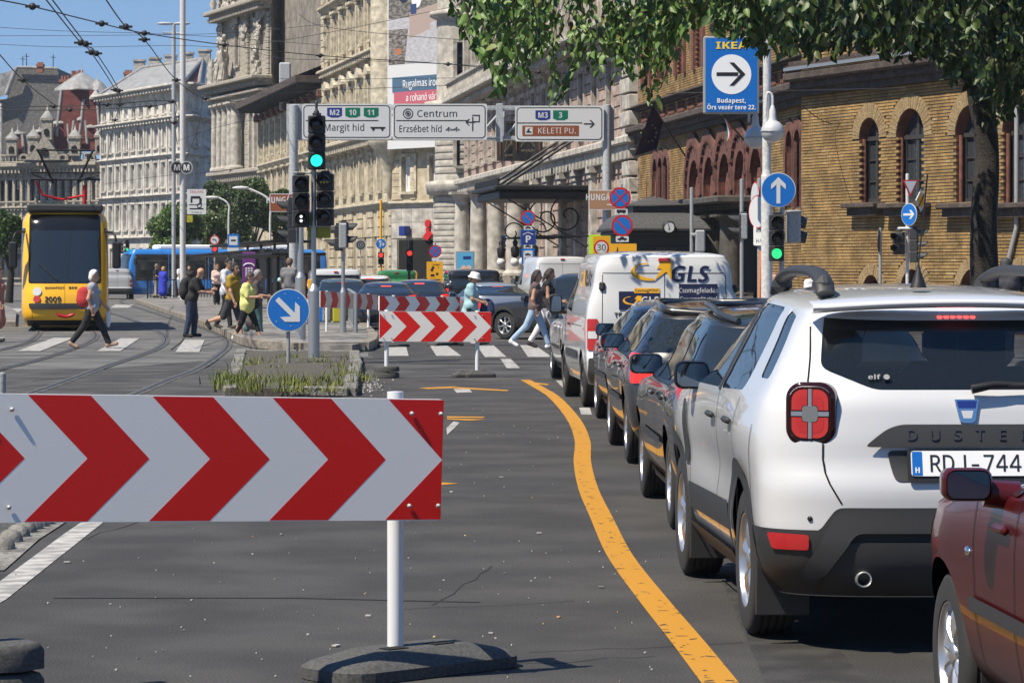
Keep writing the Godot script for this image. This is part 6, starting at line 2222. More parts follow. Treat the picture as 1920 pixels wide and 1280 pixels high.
		for k in cols.size():
			var fm:=MB.new()
			var pts:=PackedVector3Array()
			var dir:Vector3=(e-a).normalized()
			for j in 10:
				for i in 8:
					var u:float=(i/7.0+k)/cols.size()
					var f:=j/9.0
					if q[4]>90: pts.append(e-a - dir*(0.1+1.35*u)+Vector3(-0.35*f*(1-u)-0.2*f,-1.55*f*(1.0-0.45*u),0.13*sin(5*u+3*f)))
					else: pts.append(e-a - dir*(0.1+0.9*u)+Vector3(0.28*sin(f*2.5)*(1-u),-0.75*f*(1-0.2*u),0.1*sin(6*u+4*f)))
			fm.grid(pts,8,10)
			part("flag_cloth" if k==0 else "flag_stripe",fm,cols[k],o)
		if q[4]>90:
			for k in 12:
				var st:=MB.new()
				var aa:=TAU*k/12.0
				var p:Vector3=e-a+(a-e).normalized()*0.72+Vector3(-0.28+cos(aa)*0.24,-0.62+sin(aa)*0.28,0.2)
				st.box(p,Vector3(0.05,0.05,0.01))
				part("star",st,M.gold,o)
func rubber_base(t: Node3D,p: Vector3,turn: float,l: float,w: float,h: float)->void:
	var mb:=MB.new()
	mb.xf=Transform3D(Basis(Vector3.UP,turn),p)
	var o:=[]
	for s in [[1.0,1.0,0.0],[1.0,1.0,0.42],[0.93,0.86,0.62],[0.55,0.5,0.98],[0.53,0.48,1.0]]:
		var rr:=rrect(l*s[0],w*s[1],w*0.28*s[1],3)
		var ringp:=[]
		for e in rr: ringp.append(Vector3(e.x,s[2]*h,-e.y))
		o.append(ringp)
	for j in o.size()-1:
		for k in o[j].size():
			var n:int=(k+1) % o[j].size()
			mb.qo(o[j][k],o[j][n],o[j+1][n],o[j+1][k],o[j][k]+Vector3(0,0.2,0))
	var top:Array=o[-1]
	for k in top.size(): mb.t3(Vector3(0,h,0),top[k],top[(k+1) % top.size()],Vector3.UP)
	var b:=part("rubber_base",mb,M.rubber,t)
	var hl:=MB.new()
	for s in [-1,1]:
		hl.box(Vector3(s*l*0.13,h*0.985,w*0.10),Vector3(l*0.11,0.012,w*0.16))
	part("socket",hl,M.dark_void,b,Transform3D(Basis(Vector3.UP,turn),p))
func stacked_base(t: Node3D,p: Vector3,r: float,h: float)->void:
	for k in 2:
		var mb:=MB.new()
		mb.xf=Transform3D(Basis.from_scale(Vector3(1.5,1,1)),p+Vector3(0,k*(h+0.012),0))
		mb.lathe([Vector2(r,0),Vector2(r,h*0.7),Vector2(r*0.93,h*0.95),Vector2(r*0.86,h),Vector2(0.0,h)],8)
		part("rubber_base",mb,M.rubber,t)
func chevron_board(label: String,a: Vector3,b: Vector3,h: float,n: float,first_white: float,posts: Array,bases: Array,group:="")->Node3D:
	var m:=(a+b)/2
	var u:=Vector3(b.x-a.x,0,b.z-a.z)
	var L:=u.length()
	u /= L
	var t:=thing("chevron_barrier",label,"barrier",Vector3(m.x,0,m.z),0,group)
	var bs:=Basis(u,Vector3.UP,u.cross(Vector3.UP))
	var ut:=(b-a).normalized()
	var x:=Transform3D(Basis(ut,bs.z.cross(ut),bs.z),Vector3(0,m.y,0))
	var brd:=part("board",plate(moved(rrect(L,h,0.012,2),Vector2(0,h/2)),-0.03,0.0),M.board_white,t,x)
	var per:=L/n
	var back:=0.30 if h==0.5 else 0.065
	first_white=fposmod((L-h/2)/per,1.0)
	var lim:=PackedVector2Array([Vector2(-L/2,0.003),Vector2(L/2,0.003),Vector2(L/2,h-0.003),Vector2(-L/2,h-0.003)])
	for k in range(-2,int(n)+2):
		var x0:=-L/2+(k+first_white)*per
		var hw:=per/2
		var tip:=h*0.5
		var pl:=PackedVector2Array([Vector2(x0,0),Vector2(x0+hw,0),Vector2(x0+hw+tip,h/2),Vector2(x0+hw,h),Vector2(x0,h),Vector2(x0+tip,h/2)])
		for q in Geometry2D.intersect_polygons(pl,lim):
			var mb:=MB.new()
			mb.extrude(q,-0.001,0.0005)
			part("red_chevron",mb,M.chevron_red,brd)
	for p in posts:
		var mb:=MB.new()
		var ty:float=m.y+h+0.02+p*ut.y
		mb.lathe([Vector2(0.034,0.06),Vector2(0.035,ty),Vector2(0.035,ty),Vector2(0.0,ty+0.002)],16)
		part("post",mb,M.post_white,t,Transform3D(Basis(),bs*Vector3(p,0,-back)))
		for y in [0.12,0.88]:
			var ar:=MB.new()
			ar.box(Vector3(p,h*y,-0.03-back/2),Vector3(0.09,0.04,back),0.008)
			part("clamp",ar,M.galv,brd)
			for s in [-0.065,0.065]:
				var bo:=MB.new()
				bo.xf=Transform3D(Basis(Vector3.RIGHT,PI/2),Vector3(p+s,h*y,0.004))
				bo.lathe([Vector2(0.0,0.014),Vector2(0.007,0.012),Vector2(0.010,0.004),Vector2(0.010,0)],8)
				part("bolt",bo,M.galv,brd)
	for q in bases:
		if q[0]==0: rubber_base(t,bs*Vector3(q[1],0,-back),atan2(-u.z,u.x)+q[2],q[3],q[3]*0.44,q[4])
		else: stacked_base(t,bs*Vector3(q[1],0,-back),q[3],q[4])
	return t
func make_barriers()->void:
	mat("chevron_red",0.66,0.010,0.006,0.38)
	mat("board_white",0.80,0.775,0.74,0.38)
	mat("post_white",0.68,0.69,0.71,0.35)
	var a:=at(-62,980,11.32); var b:=at(826,975,12.15)
	chevron_board("nearest red and white chevron board on a white post, cut by the left edge",a,b,0.5,3.93,0.31,[0.915,-0.9],[[0,0.985,0.30,0.97,0.11],[1,-0.86,0.3,0.165,0.105]])
	a=at(711,640,46.0); b=at(920.5,641,46.4)
	chevron_board("second chevron board on two white posts before the zebra crossing",a,b,0.475,3.95,0.20,[-0.77,0.69],[[1,-0.77,0,0.135,0.085],[0,0.72,0.1,0.52,0.10],[0,0.5,0.1,0.44,0.09]])
	a=at(711,583,64.0); b=at(862,584,66.0)
	chevron_board("third chevron board just behind and above the second one",a,b,0.33,3.98,0.18,[-0.8,0.8],[[0,-0.8,0,0.8,0.1],[0,0.8,0,0.8,0.1]])
	a=at(600,576,72.0); b=at(710,581,77.5)
	chevron_board("farthest chevron board seen at an angle behind the guard fence",a,b,0.40,5.0,0.3,[-2.0,2.0],[[0,-2.0,0,0.8,0.1],[0,2.0,0,0.8,0.1]])
	var d:=50.3
	var t:=post("keep_right_sign","round blue sign with a white arrow pointing down right on the grassy island","sign",540,d,560,0.033,M.galv)
	var s:=round_sign(t,on(t,540,581,d-0.08),0.367,"down")
	for q in [[-0.05,0.27],[0.18,0.2],[0.05,-0.28],[-0.2,-0.2]]:
		var bo:=MB.new()
		bo.ball(Vector3(q[0],q[1],0.006),Vector3(0.012,0.012,0.006),8,4)
		part("bolt",bo,M.galv,s)
	t=post("post","short grey post end behind the nearest board at the left picture edge","post",3,38.0,700,0.05,M.galv)
func make_wires()->void:
	mat("wire",0.012,0.012,0.013,0.6)
	var list:=[
		[[-30,-5,60],[60,12,70],[190,44,80],[270,62,88],[420,84,100],[600,104,112],[840,120,120],[1010,135,126],[1400,150,118]],
		[[78,-10,60],[150,80,80],[170,98,86],[215,168,110],[224,196,130],[215,225,150],[200,300,170]],
		[[90,-10,60],[160,82,80],[180,100,86],[222,170,110],[228,214,140]],
		[[195,-5,60],[235,50,75],[270,74,85],[330,150,110],[385,185,130],[440,190,140]],
		[[-20,80,70],[42,150,90],[100,196,120]],
		[[-20,200,110],[100,199,110],[200,196,110],[322,190,118],[326,230,120],[332,270,130]],
		[[-20,206,112],[130,206,112],[280,199,112],[322,192,118]],
		[[-20,50,130],[120,58,130],[260,62,130],[420,70,130],[600,84,128]],
		[[-20,67,140],[210,66,140],[420,62,140],[620,44,134]],
		[[-20,82,135],[130,88,135],[330,85,135],[440,87,135],[620,60,130],[860,10,118]],
		[[560,26,120],[620,52,118],[900,76,110],[1220,76,104]],
		[[430,80,126],[520,108,122],[640,112,118],[860,121,112],[1230,141,105]],
		[[420,165,140],[620,150,130],[860,146,118]],[[420,180,140],[640,168,130],[845,160,118]],
		[[330,265,148],[420,235,145],[540,215,140]],[[195,345,160],[300,330,158],[420,322,150]],[[150,380,160],[330,385,150],[500,375,140]],[[380,180,150],[372,235,150],[345,305,150]],
		[[1250,175,62],[1480,170,60],[1700,165,56]],[[1500,195,76],[1560,232,78],[1650,215,76],[1760,310,74]]]
	for k in list.size():
		var pts:=[]
		for q in list[k]: pts.append(at(q[0],q[1],q[2]))
		var o:Vector3=pts[0]
		var loc:=[]
		for e in pts: loc.append(e-o)
		var mb:=MB.new()
		mb.tube(smooth_path(loc,5),0.011 if k>6 else 0.017,5)
		var w:=part("overhead_wire",mb,M.wire,self,Transform3D(Basis(),o))
		tag(w,["thick black cable sagging from the top left corner towards the sign gantry","left of two dark tram wires running down to the tram's roof","right of two dark tram wires running down to the tram's roof","dark tram wire slanting down past the tall blue-grey lamp","dark wire slanting down at the left edge above the grey fire wall",
			"upper of two level cables across the red roofed palace ending in a loop","lower of two level cables across the red roofed palace","thin level wire high in the sky, crossing the lamp heads","thin wire crossing the sky just below the lamp heads","thin wire rising to the right over the baroque columns",
			"thin wire sagging over the cream building's upper windows","dark cable passing in front of the giant poster","upper thin wire across the low yellow building","lower thin wire across the low yellow building","thin wire from the metro discs up to the baroque columns","thin wire across the white building's lower storeys","thin dark wire in front of the street trees","thin wire running up from the metro discs","thin wire beside the blue advertising box","sagging thin wire on the right-hand brick front"][k],"wire","overhead wires")
		if k<7:
			for i in range(1,pts.size()-1):
				var ib:=MB.new()
				ib.ball(Vector3.ZERO,Vector3(0.09,0.09,0.09),8,6)
				ib.box(Vector3(0,0,0),Vector3(0.34,0.06,0.06))
				part("wire_clamp",ib,M.wire,w,Transform3D(Basis(),loc[i]))
class Body:
	var y0:=0.2
	var ye:=1.5
	var tab:=[]
	var Lr:=0.45
	var nr:=3.0
	var Lf:=0.6
	var nf:=2.4
	var crown:=0.08
	var arch_at:=1.8
	var arch_k:=0.02
	var wy:=1.0
	var bumps:=[]
	var wm:=1.0
	func _init(rows: Array)->void:
		y0=rows[0][0]
		ye=rows[-1][0]
		var n:=int(round((ye-y0)*100))+1
		for i in n:
			var y:=y0+i*0.01
			var k:=0
			while k<rows.size()-2 and rows[k+1][0]<y: k+=1
			var t:=clampf((y-rows[k][0])/(rows[k+1][0]-rows[k][0]),0,1)
			var o:=[]
			for c in [1,2,3]:
				var a:float=rows[maxi(k-1,0)][c]; var b:float=rows[k][c]; var d:float=rows[k+1][c]; var e:float=rows[mini(k+2,rows.size()-1)][c]
				var lo:=minf(b,d); var hi:=maxf(b,d)
				var cu:=cubic_interpolate_in_time(b,d,a,e,t,rows[k+1][0]-rows[k][0],minf(rows[maxi(k-1,0)][0]-rows[k][0],-0.001),rows[mini(k+2,rows.size()-1)][0]-rows[k][0]+0.001)
				var pad:=(hi-lo)*0.15+0.002
				o.append(clampf(cu,lo-pad,hi+pad))
			tab.append(Vector3(o[0],o[1],o[2]))
	func row(y: float)->Vector3:
		var f:=clampf((y-y0)*100.0,0,tab.size()-1.001)
		var i:=int(f)
		return tab[i].lerp(tab[i+1],f-i)
	func at(s: float,y: float)->Vector3:
		var r:=row(y)
		var a:=absf(s)
		var lon:float
		var lat:float
		if a<=1.0:
			var th:=a*PI/2
			lon=r.x+Lr*(1.0-pow(maxf(cos(th),0),2.0/nr))
			lat=r.y*pow(sin(th),2.0/nr)
		elif a<=2.0:
			lon=lerpf(r.x+Lr,r.z-Lf,a-1.0)
			lat=r.y
		else:
			var th:=(3.0-a)*PI/2
			lon=r.z-Lf*(1.0-pow(maxf(cos(th),0),2.0/nf))
			lat=r.y*pow(maxf(sin(th),0),2.0/nf)
		for b in bumps:
			var u:float=(lon-b[0])/b[2]; var v:float=(y-b[1])/b[3]
			lat*=1.0+b[4]*exp(-u*u-v*v)
		return Vector3(lat*signf(s) if s!=0 else 0.0,y+lift(lon,y),-lon)
	func lift(lon: float,y: float)->float:
		if y<=wy: return 0.0
		var t:=clampf((y-wy)/(ye-wy),0,1)
		var d:=lon-arch_at
		return -arch_k*d*d*t*t*(3-2*t)
	func normal(s: float,y: float)->Vector3:
		var e:=0.012
		var a:=at(s+e,y)-at(s-e,y)
		var b:=at(s,minf(y+0.012,ye))-at(s,maxf(y-0.012,y0))
		var n:=a.cross(b).normalized()
		var p:=at(s,y)
		if n.dot(Vector3(p.x,0.0,p.z-(-0.5*(row(y).x+row(y).z))))<0: n=-n
		return n
	func slon(lon: float,y: float,side:=-1.0)->float:
		var r:=row(y)
		if lon<r.x+Lr: return side*acos(clampf(pow(clampf(1.0-(lon-r.x)/Lr,0,1),nr/2.0),0,1))*2/PI
		if lon<=r.z-Lf: return side*(1.0+(lon-r.x-Lr)/(r.z-Lf-r.x-Lr))
		return side*(3.0-acos(clampf(pow(clampf(1.0-(r.z-lon)/Lf,0,1),nf/2.0),0,1))*2/PI)
	func slat(lat: float,y: float,front:=false)->float:
		var r:=row(y)
		var q:=clampf(absf(lat)/r.y,0,1)
		var a:=asin(pow(q,(nf if front else nr)/2.0))*2/PI
		return signf(lat)*(3.0-a if front else a)
	func dense(pl: Array,step:=0.05)->Array:
		var o:=[]
		for k in pl.size():
			var a:Vector2=pl[k]; var b:Vector2=pl[(k+1) % pl.size()]
			var n:=maxi(1,int(a.distance_to(b)/step))
			for i in n: o.append(a.lerp(b,float(i)/n))
		return o
	func unlift(lon: float,y: float)->float:
		var q:=y
		for k in 4: q=y-lift(lon,q)
		return clampf(q,y0,ye)
	func side(pl: Array,sd:=-1.0)->PackedVector2Array:
		var o:=PackedVector2Array()
		for e in dense(pl):
			var y:=unlift(e.x,e.y)
			o.append(Vector2(slon(e.x,y,sd),y))
		return o
	func rear(pl: Array,front:=false)->PackedVector2Array:
		var o:=PackedVector2Array()
		for e in dense(pl):
			var y:=clampf(e.y,y0,ye)
			for k in 3:
				var r:=row(y)
				y=clampf(e.y-lift(r.z if front else r.x,y),y0,ye)
			o.append(Vector2(slat(e.x,y,front),y))
		return o
	func sbreaks()->Array:
		var o:=[]
		for k in range(-12,13): o.append(k/12.0)
		for k in range(1,19):
			o.append(1+k/18.0); o.append(-1-k/18.0)
		for k in range(1,11):
			o.append(2+k/10.0); o.append(-2-k/10.0)
		o.sort()
		return o
	func patch(mb: MB,outer: PackedVector2Array,holes: Array,off: float,dy:=0.04)->void:
		var sb:=sbreaks()
		var lo:=Vector2(1e9,1e9); var hi:=-lo
		for e in outer:
			lo=lo.min(e); hi=hi.max(e)
		var hb:=[]
		for h in holes:
			var r:=Rect2(h[0],Vector2.ZERO)
			for e in h: r=r.expand(e)
			hb.append(r)
		var full:=outer.size()==4 and absf(lo.x+3)<1e-6
		var ny:=int(ceil((ye-y0)/dy))
		var cache:={}
		for j in ny:
			var ya:=y0+(ye-y0)*j/ny; var yb:=y0+(ye-y0)*(j+1)/ny
			if yb<lo.y or ya>hi.y: continue
			for i in sb.size()-1:
				var sa:float=sb[i]; var sc:float=sb[i+1]
				if sc<lo.x or sa>hi.x: continue
				var cell:=PackedVector2Array([Vector2(sa,ya),Vector2(sc,ya),Vector2(sc,yb),Vector2(sa,yb)])
				var list: Array=[cell] if full else Geometry2D.intersect_polygons(cell,outer)
				var rc:=Rect2(sa,ya,sc-sa,yb-ya)
				for k in holes.size():
					if not hb[k].intersects(rc): continue
					var nx:=[]
					for q in list: nx.append_array(Geometry2D.clip_polygons(q,holes[k]))
					list=nx
				for q in list:
					var t: PackedInt32Array=PackedInt32Array([0,1,2,0,2,3]) if q.size()==4 and q==cell else Geometry2D.triangulate_polygon(q)
					var id:=[]
					for e in q:
						var key:=Vector2i(int(round(e.x*20000)),int(round(e.y*20000)))
						if not cache.has(key):
							var w:Vector3=self.at(e.x,e.y)
							if off!=0.0: w+=normal(e.x,e.y)*off
							cache[key]=mb.p(w)
						id.append(cache[key])
					for k in range(0,t.size(),3):
						if (q[t[k+1]]-q[t[k]]).cross(q[t[k+2]]-q[t[k]])>0: mb.tri(id[t[k]],id[t[k+1]],id[t[k+2]])
						else: mb.tri(id[t[k]],id[t[k+2]],id[t[k+1]])
	func roof(mb: MB,off:=0.0)->void:
		var n:=64
		var rings:=[1.0,0.985,0.95,0.9,0.8,0.65,0.45,0.22,0.0]
		var q:=PackedVector3Array()
		var r:=row(ye)
		for c in rings:
			for k in n:
				var s:=-3.0+6.0*k/n
				var e:=self.at(s,ye)
				var lon:=-e.z
				var core:=clampf(lon,r.x+r.y*0.8,r.z-r.y*0.8)
				var ln:=lerpf(core,lon,c)
				var base:=ye+lift(ln,ye)
				q.append(Vector3(e.x*c,base+crown*pow(1.0-pow(c,2.6),0.55)+off,-ln))
		mb.grid(q,n,rings.size(),false,true)
	func gap(mb: MB,pts: Array,w: float,off: float,is_side:=true,sd:=-1.0)->void:
		var l:=[]
		for k in pts.size()-1:
			var a:Vector2=pts[k]; var b:Vector2=pts[k+1]
			var n:=maxi(1,int(a.distance_to(b)/0.05))
			for i in n: l.append(a.lerp(b,float(i)/n))
		l.append(pts[-1])
		var w3:=[]
		for e in l:
			var y:=unlift(e.x if is_side else 0.0,e.y) if is_side else clampf(e.y,y0,ye)
			var s:=slon(e.x,y,sd) if is_side else slat(e.x,y)
			w3.append([self.at(s,y)+normal(s,y)*off,normal(s,y)])
		var q:=PackedVector3Array()
		for k in w3.size():
			var t:Vector3=(w3[mini(k+1,w3.size()-1)][0]-w3[maxi(k-1,0)][0]).normalized()
			var sdv:Vector3=t.cross(w3[k][1]).normalized()*w/2
			q.append(w3[k][0]-sdv); q.append(w3[k][0]+sdv)
		mb.grid(q,2,w3.size())
func circ(c: Vector2,r: float,n:=28,ry:=-1.0)->Array:
	var o:=[]
	for k in n: o.append(c+Vector2(cos(TAU*k/n)*r,sin(TAU*k/n)*(r if ry<0 else ry)))
	return o
func v2(a: Array)->Array:
	var o:=[]
	for k in range(0,a.size(),2): o.append(Vector2(a[k],a[k+1]))
	return o
func round_poly(pl: Array,r: float)->Array:
	var o:=[]
	var n:=pl.size()
	for k in n:
		var a:Vector2=pl[(k+n-1) % n]; var b:Vector2=pl[k]; var c:Vector2=pl[(k+1) % n]
		var p:=b+(a-b).normalized()*minf(r,a.distance_to(b)*0.45); var q:=b+(c-b).normalized()*minf(r,c.distance_to(b)*0.45)
		for i in 5:
			var t:=i/4.0
			o.append(p.lerp(b,t).lerp(b.lerp(q,t),t))
	return o
var wheels:={}
func wheel(t: Node3D,p: Vector3,r: float,w: float,sd: float,spokes: int,steer:=0.0,rim_m: Material=null)->void:
	var x:=Transform3D(Basis(Vector3.UP,steer)*Basis(Vector3.BACK,-sd*PI/2),p)
	var key:="%.3f %.3f %d" % [r,w,spokes]
	if not wheels.has(key):
		var ty:=MB.new()
		var ri:=r*0.64
		var pr:=[Vector2(ri*0.97,-w*0.4),Vector2(ri,-w*0.48),Vector2(r*0.9,-w*0.5),Vector2(r*0.975,-w*0.44),Vector2(r,-w*0.36)]
		for k in 4:
			var c:=w*(-0.24+0.16*k)
			pr.append_array([Vector2(r,c-0.008),Vector2(r,c-0.008),Vector2(r-0.009,c-0.005),Vector2(r-0.009,c+0.005),Vector2(r,c+0.008),Vector2(r,c+0.008)])
		pr.append_array([Vector2(r,w*0.36),Vector2(r*0.975,w*0.44),Vector2(r*0.9,w*0.5),Vector2(ri*1.02,w*0.5),Vector2(ri*1.02,w*0.5),Vector2(ri,w*0.46),Vector2(ri*0.97,w*0.3)])
		pr.reverse()
		ty.lathe(pr,44)
		var rm:=MB.new()
		var rp:=[Vector2(ri*1.0,w*0.47),Vector2(ri*0.99,w*0.485),Vector2(ri*0.95,w*0.47),Vector2(ri*0.92,w*0.3),Vector2(ri*0.88,-w*0.2)]
		rp.reverse()
		rm.lathe(rp,36)
		for k in spokes:
			rm.xf=Transform3D(Basis(Vector3.UP,TAU*k/spokes),Vector3.ZERO)
			var hw:=ri*1.1/spokes
			for e in [[0.16,0.46,hw*1.0],[0.95,0.40,hw*0.75]]: pass
			var q:=PackedVector3Array()
			for j in 5:
				var f:=j/4.0
				var rad:=lerpf(ri*0.14,ri*0.94,f)
				var ww:=hw*(0.85-0.35*sin(f*PI)+0.1*f)
				var yy:=w*(0.33+0.13*sin(f*PI*0.8+0.3))
				for i in 5:
					var u:float=[-1.0,-0.6,0.0,0.6,1.0][i]
					q.append(Vector3(rad,yy-0.028*u*u*u*u,u*ww))
			rm.grid(q,5,5,true)
		rm.xf=Transform3D()
		rm.lathe([Vector2(ri*0.24,w*0.30),Vector2(ri*0.24,w*0.4),Vector2(ri*0.17,w*0.44),Vector2(0.0,w*0.445)],20)
		var bk:=MB.new()
		bk.lathe([Vector2(ri*0.95,w*0.1),Vector2(ri*0.6,w*0.12),Vector2(0.0,w*0.12)],24)
		wheels[key]=[ty.mesh(),rm.mesh(),bk.mesh()]
	var tyre:=part("wheel",wheels[key][0],M.tyre,t,x)
	part("rim",wheels[key][1],rim_m if rim_m else M.alloy,tyre)
	part("brake_disc",wheels[key][2],M.black,tyre)
func mirror(t: Node3D,p: Vector3,w: float,h: float,m: Material,sd:=-1.0)->void:
	var mb:=MB.new()
	var q:=PackedVector3Array()
	for e in [[0.90,0.012],[1.0,0.0],[1.0,-0.03],[0.93,-0.09],[0.6,-0.14],[0.0,-0.15]]:
		for v in rrect(w*e[0],h*e[0],minf(w,h)*0.3*e[0]+0.001,4): q.append(Vector3(v.x,v.y,e[1]))
	mb.grid(q,20,6,true,true)
	mb.tube([Vector3(-sd*w*0.4,-h*0.3,-0.06),Vector3(-sd*(w*0.5+0.10),-h*0.38,-0.05)],[0.045,0.05],8)
	var o:=part("mirror",mb,m,t,Transform3D(Basis(),p))
	part("mirror_glass",plate(rrect(w*0.86,h*0.82,minf(w,h)*0.24),0.0,0.012),M.mirror,o)
func paint(called: String,r: float,gg: float,b: float,metal:=0.0,rough:=0.35)->StandardMaterial3D:
	var m:=mat(called,r,gg,b,rough,metal)
	m.clearcoat_enabled=true
	m.clearcoat=1.0
	m.clearcoat_roughness=0.03
	return m
func make_car(t: Node3D,sp: Dictionary)->Body:
	var b:=Body.new(sp.rows)
	for k in ["Lr","nr","Lf","nf","crown","arch_at","arch_k","wy","bumps"]:
		if sp.has(k): b.set(k,sp[k])
	var pm:Material=sp.paint
	var r:float=sp.r
	var ar:float=sp.get("arch",r+0.055)
	var holes:=[]
	for sd in [-1.0,1.0]:
		for l in sp.axles: holes.append(b.side(circ(Vector2(l,r),ar),sd))
	var see:bool=sp.get("see_through",false)
	var wins2:=[]
	for w in sp.get("side_windows",[]):
		for sd in [-1.0,1.0]: wins2.append(b.side(round_poly(v2(w),0.05),sd))
	if sp.has("rear_window"):wins2.append(b.rear(round_poly(v2(sp.rear_window),0.035)))
	if sp.has("windscreen"):
		for sd in [-1.0,1.0]:
			var hf:=[]
			for e in Geometry2D.intersect_polygons(PackedVector2Array(v2(sp.windscreen)),PackedVector2Array([Vector2(sd*0.002,0),Vector2(sd*3,0),Vector2(sd*3,4),Vector2(sd*0.002,4)]))[0]: hf.append(e)
			wins2.append(b.rear(hf,true))
	var all:=holes.duplicate()
	if see: all.append_array(wins2)
	var mb:=MB.new()
	b.patch(mb,PackedVector2Array([Vector2(-3,b.y0),Vector2(3,b.y0),Vector2(3,b.ye),Vector2(-3,b.ye)]),all,0.0)
	b.roof(mb)
	part("body",mb,pm,t)
	if see:
		var im:=MB.new()
		b.patch(im,PackedVector2Array([Vector2(-3,b.y0),Vector2(3,b.y0),Vector2(3,b.ye),Vector2(-3,b.ye)]),all,-0.05,0.06)
		b.roof(im,-0.05)
		part("trim",im,M.plastic,t)
	for k in wins2.size():
		var g2:=MB.new()
		b.patch(g2,wins2[k],[],-0.004 if see else 0.004)
		var nm:="window"
		var nw:=2 if sp.has("windscreen") else 0
		if k>=wins2.size()-nw: nm="windscreen"
		elif sp.has("rear_window") and k==wins2.size()-nw-1:nm="rear_window"
		part(nm,g2,M.tinted if see else M.car_glass,t)
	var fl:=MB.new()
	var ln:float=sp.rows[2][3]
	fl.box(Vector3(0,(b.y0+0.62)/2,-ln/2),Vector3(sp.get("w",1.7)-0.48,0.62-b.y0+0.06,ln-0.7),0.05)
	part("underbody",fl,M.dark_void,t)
	for l in sp.axles:
		for sd in [-1.0,1.0]:
			wheel(t,Vector3(sd*(sp.get("track",1.53)/2),r,-l),r,sp.get("tw",0.215),sd,sp.get("spokes",5),0.0,sp.get("rim",null))
	if sp.has("cladding"):
		for sd in [-1.0,1.0]:
			for l in sp.axles:
				var cm:=MB.new()
				var oc:=[]
				for e in circ(Vector2(l,r),ar+0.075,36):
					if e.y>b.y0+0.02: oc.append(e)
				b.patch(cm,b.side(oc,sd),[b.side(circ(Vector2(l,r),ar-0.015),sd)],0.014)
				part("arch_cladding",cm,M.plastic,t)
	for q in sp.get("rear_parts",[]):
		for sd in ([1.0,-1.0] if q.size()>4 and q[4] else [1.0]):
			var pm2:=MB.new()
			var pl:=[]
			for e in v2(q[1]): pl.append(Vector2(e.x*sd,e.y))
			b.patch(pm2,b.rear(round_poly(pl,q[5] if q.size()>5 else 0.02)),[],q[3],0.03)
			part(q[0],pm2,q[2],t)
	for q in sp.get("side_parts",[]):
		for sd in [-1.0,1.0]:
			var pm3:=MB.new()
			b.patch(pm3,b.side(round_poly(v2(q[1]),q[4] if q.size()>4 else 0.01),sd),holes,q[3],0.03)
			part(q[0],pm3,q[2],t)
	var gp:=MB.new()
	for q in sp.get("gaps",[]):
		for sd in [-1.0,1.0]: b.gap(gp,v2(q),0.008,0.0025,true,sd)
	for q in sp.get("rear_gaps",[]):b.gap(gp,v2(q),0.008,0.0025,false)
	if gp.v.size(): part("panel_joints",gp,M.dark_void,t).set_meta("kind","stuff")
	for q in sp.get("handles",[]):
		for sd in [-1.0,1.0]:
			var hb:=MB.new()
			var y:=q[1] as float
			var s:=b.slon(q[0],y,sd)
			var p:=b.at(s,y); var n:=b.normal(s,y)
			hb.xf=Transform3D(Basis(Vector3(0,0,-1),Vector3.UP,Vector3(0,0,-1).cross(Vector3.UP)),p+n*0.022)
			hb.box(Vector3.ZERO,Vector3(0.19,0.032,0.03),0.012)
			part("door_handle",hb,sp.get("handle_m",pm),t)
	if sp.has("rails"):
		for sd in [-1.0,1.0]:
			var rm:=MB.new()
			var ra:Array=sp.rails
			var lst:=[]
			for k in 15:
				var f:=k/14.0
				var lon:=lerpf(ra[0],ra[1],f)
				var e:=b.at(b.slon(lon,b.ye,sd),b.ye)
				var up:float=ra[2]*pow(maxf(1.0-pow(absf(2*f-1),4.0),0.0),0.7)
				lst.append(Vector3(e.x*0.90,e.y+b.crown*0.55+up,e.z))
			rm.tube(lst,ra[3],8)
			part("roof_rail",rm,sp.get("rail_m",M.plastic),t)
	if sp.has("mirror"):
		for sd in [-1.0,1.0]:
			var q:Array=sp.mirror
			var s:=b.slon(q[0],q[1],sd)
			var p:=b.at(s,q[1])
			mirror(t,p+Vector3(sd*(q[2]*0.5+q[4]),0,0),q[2],q[3],sp.get("mirror_m",pm),sd)
	return b
func place(called: String,label: String,category: String,pos: Vector3,heading: float,group:="")->Node3D:
	return thing(called,label,category,pos,deg_to_rad(heading),group)
func number_plate(t: Node3D,x: Transform3D,s: String)->void:
	var p:=part("number_plate",plate(rrect(0.52,0.112,0.012),-0.006,0.0),M.white,t,x)
	part("blue_strip",plate(moved(rrect(0.045,0.106,0.004),Vector2(-0.234,0)),0.0,0.0015),M.sign_blue,p)
	text("H",0.025,M.white,p,Transform3D(Basis(),Vector3(-0.234,-0.03,0.002)),"lettering","Droid Sans",0.002,1.0,700)
	text(s,0.074,M.ink,p,Transform3D(Basis(),Vector3(0.024,0,0.001)),"lettering","Droid Sans Mono",0.003,0.96)
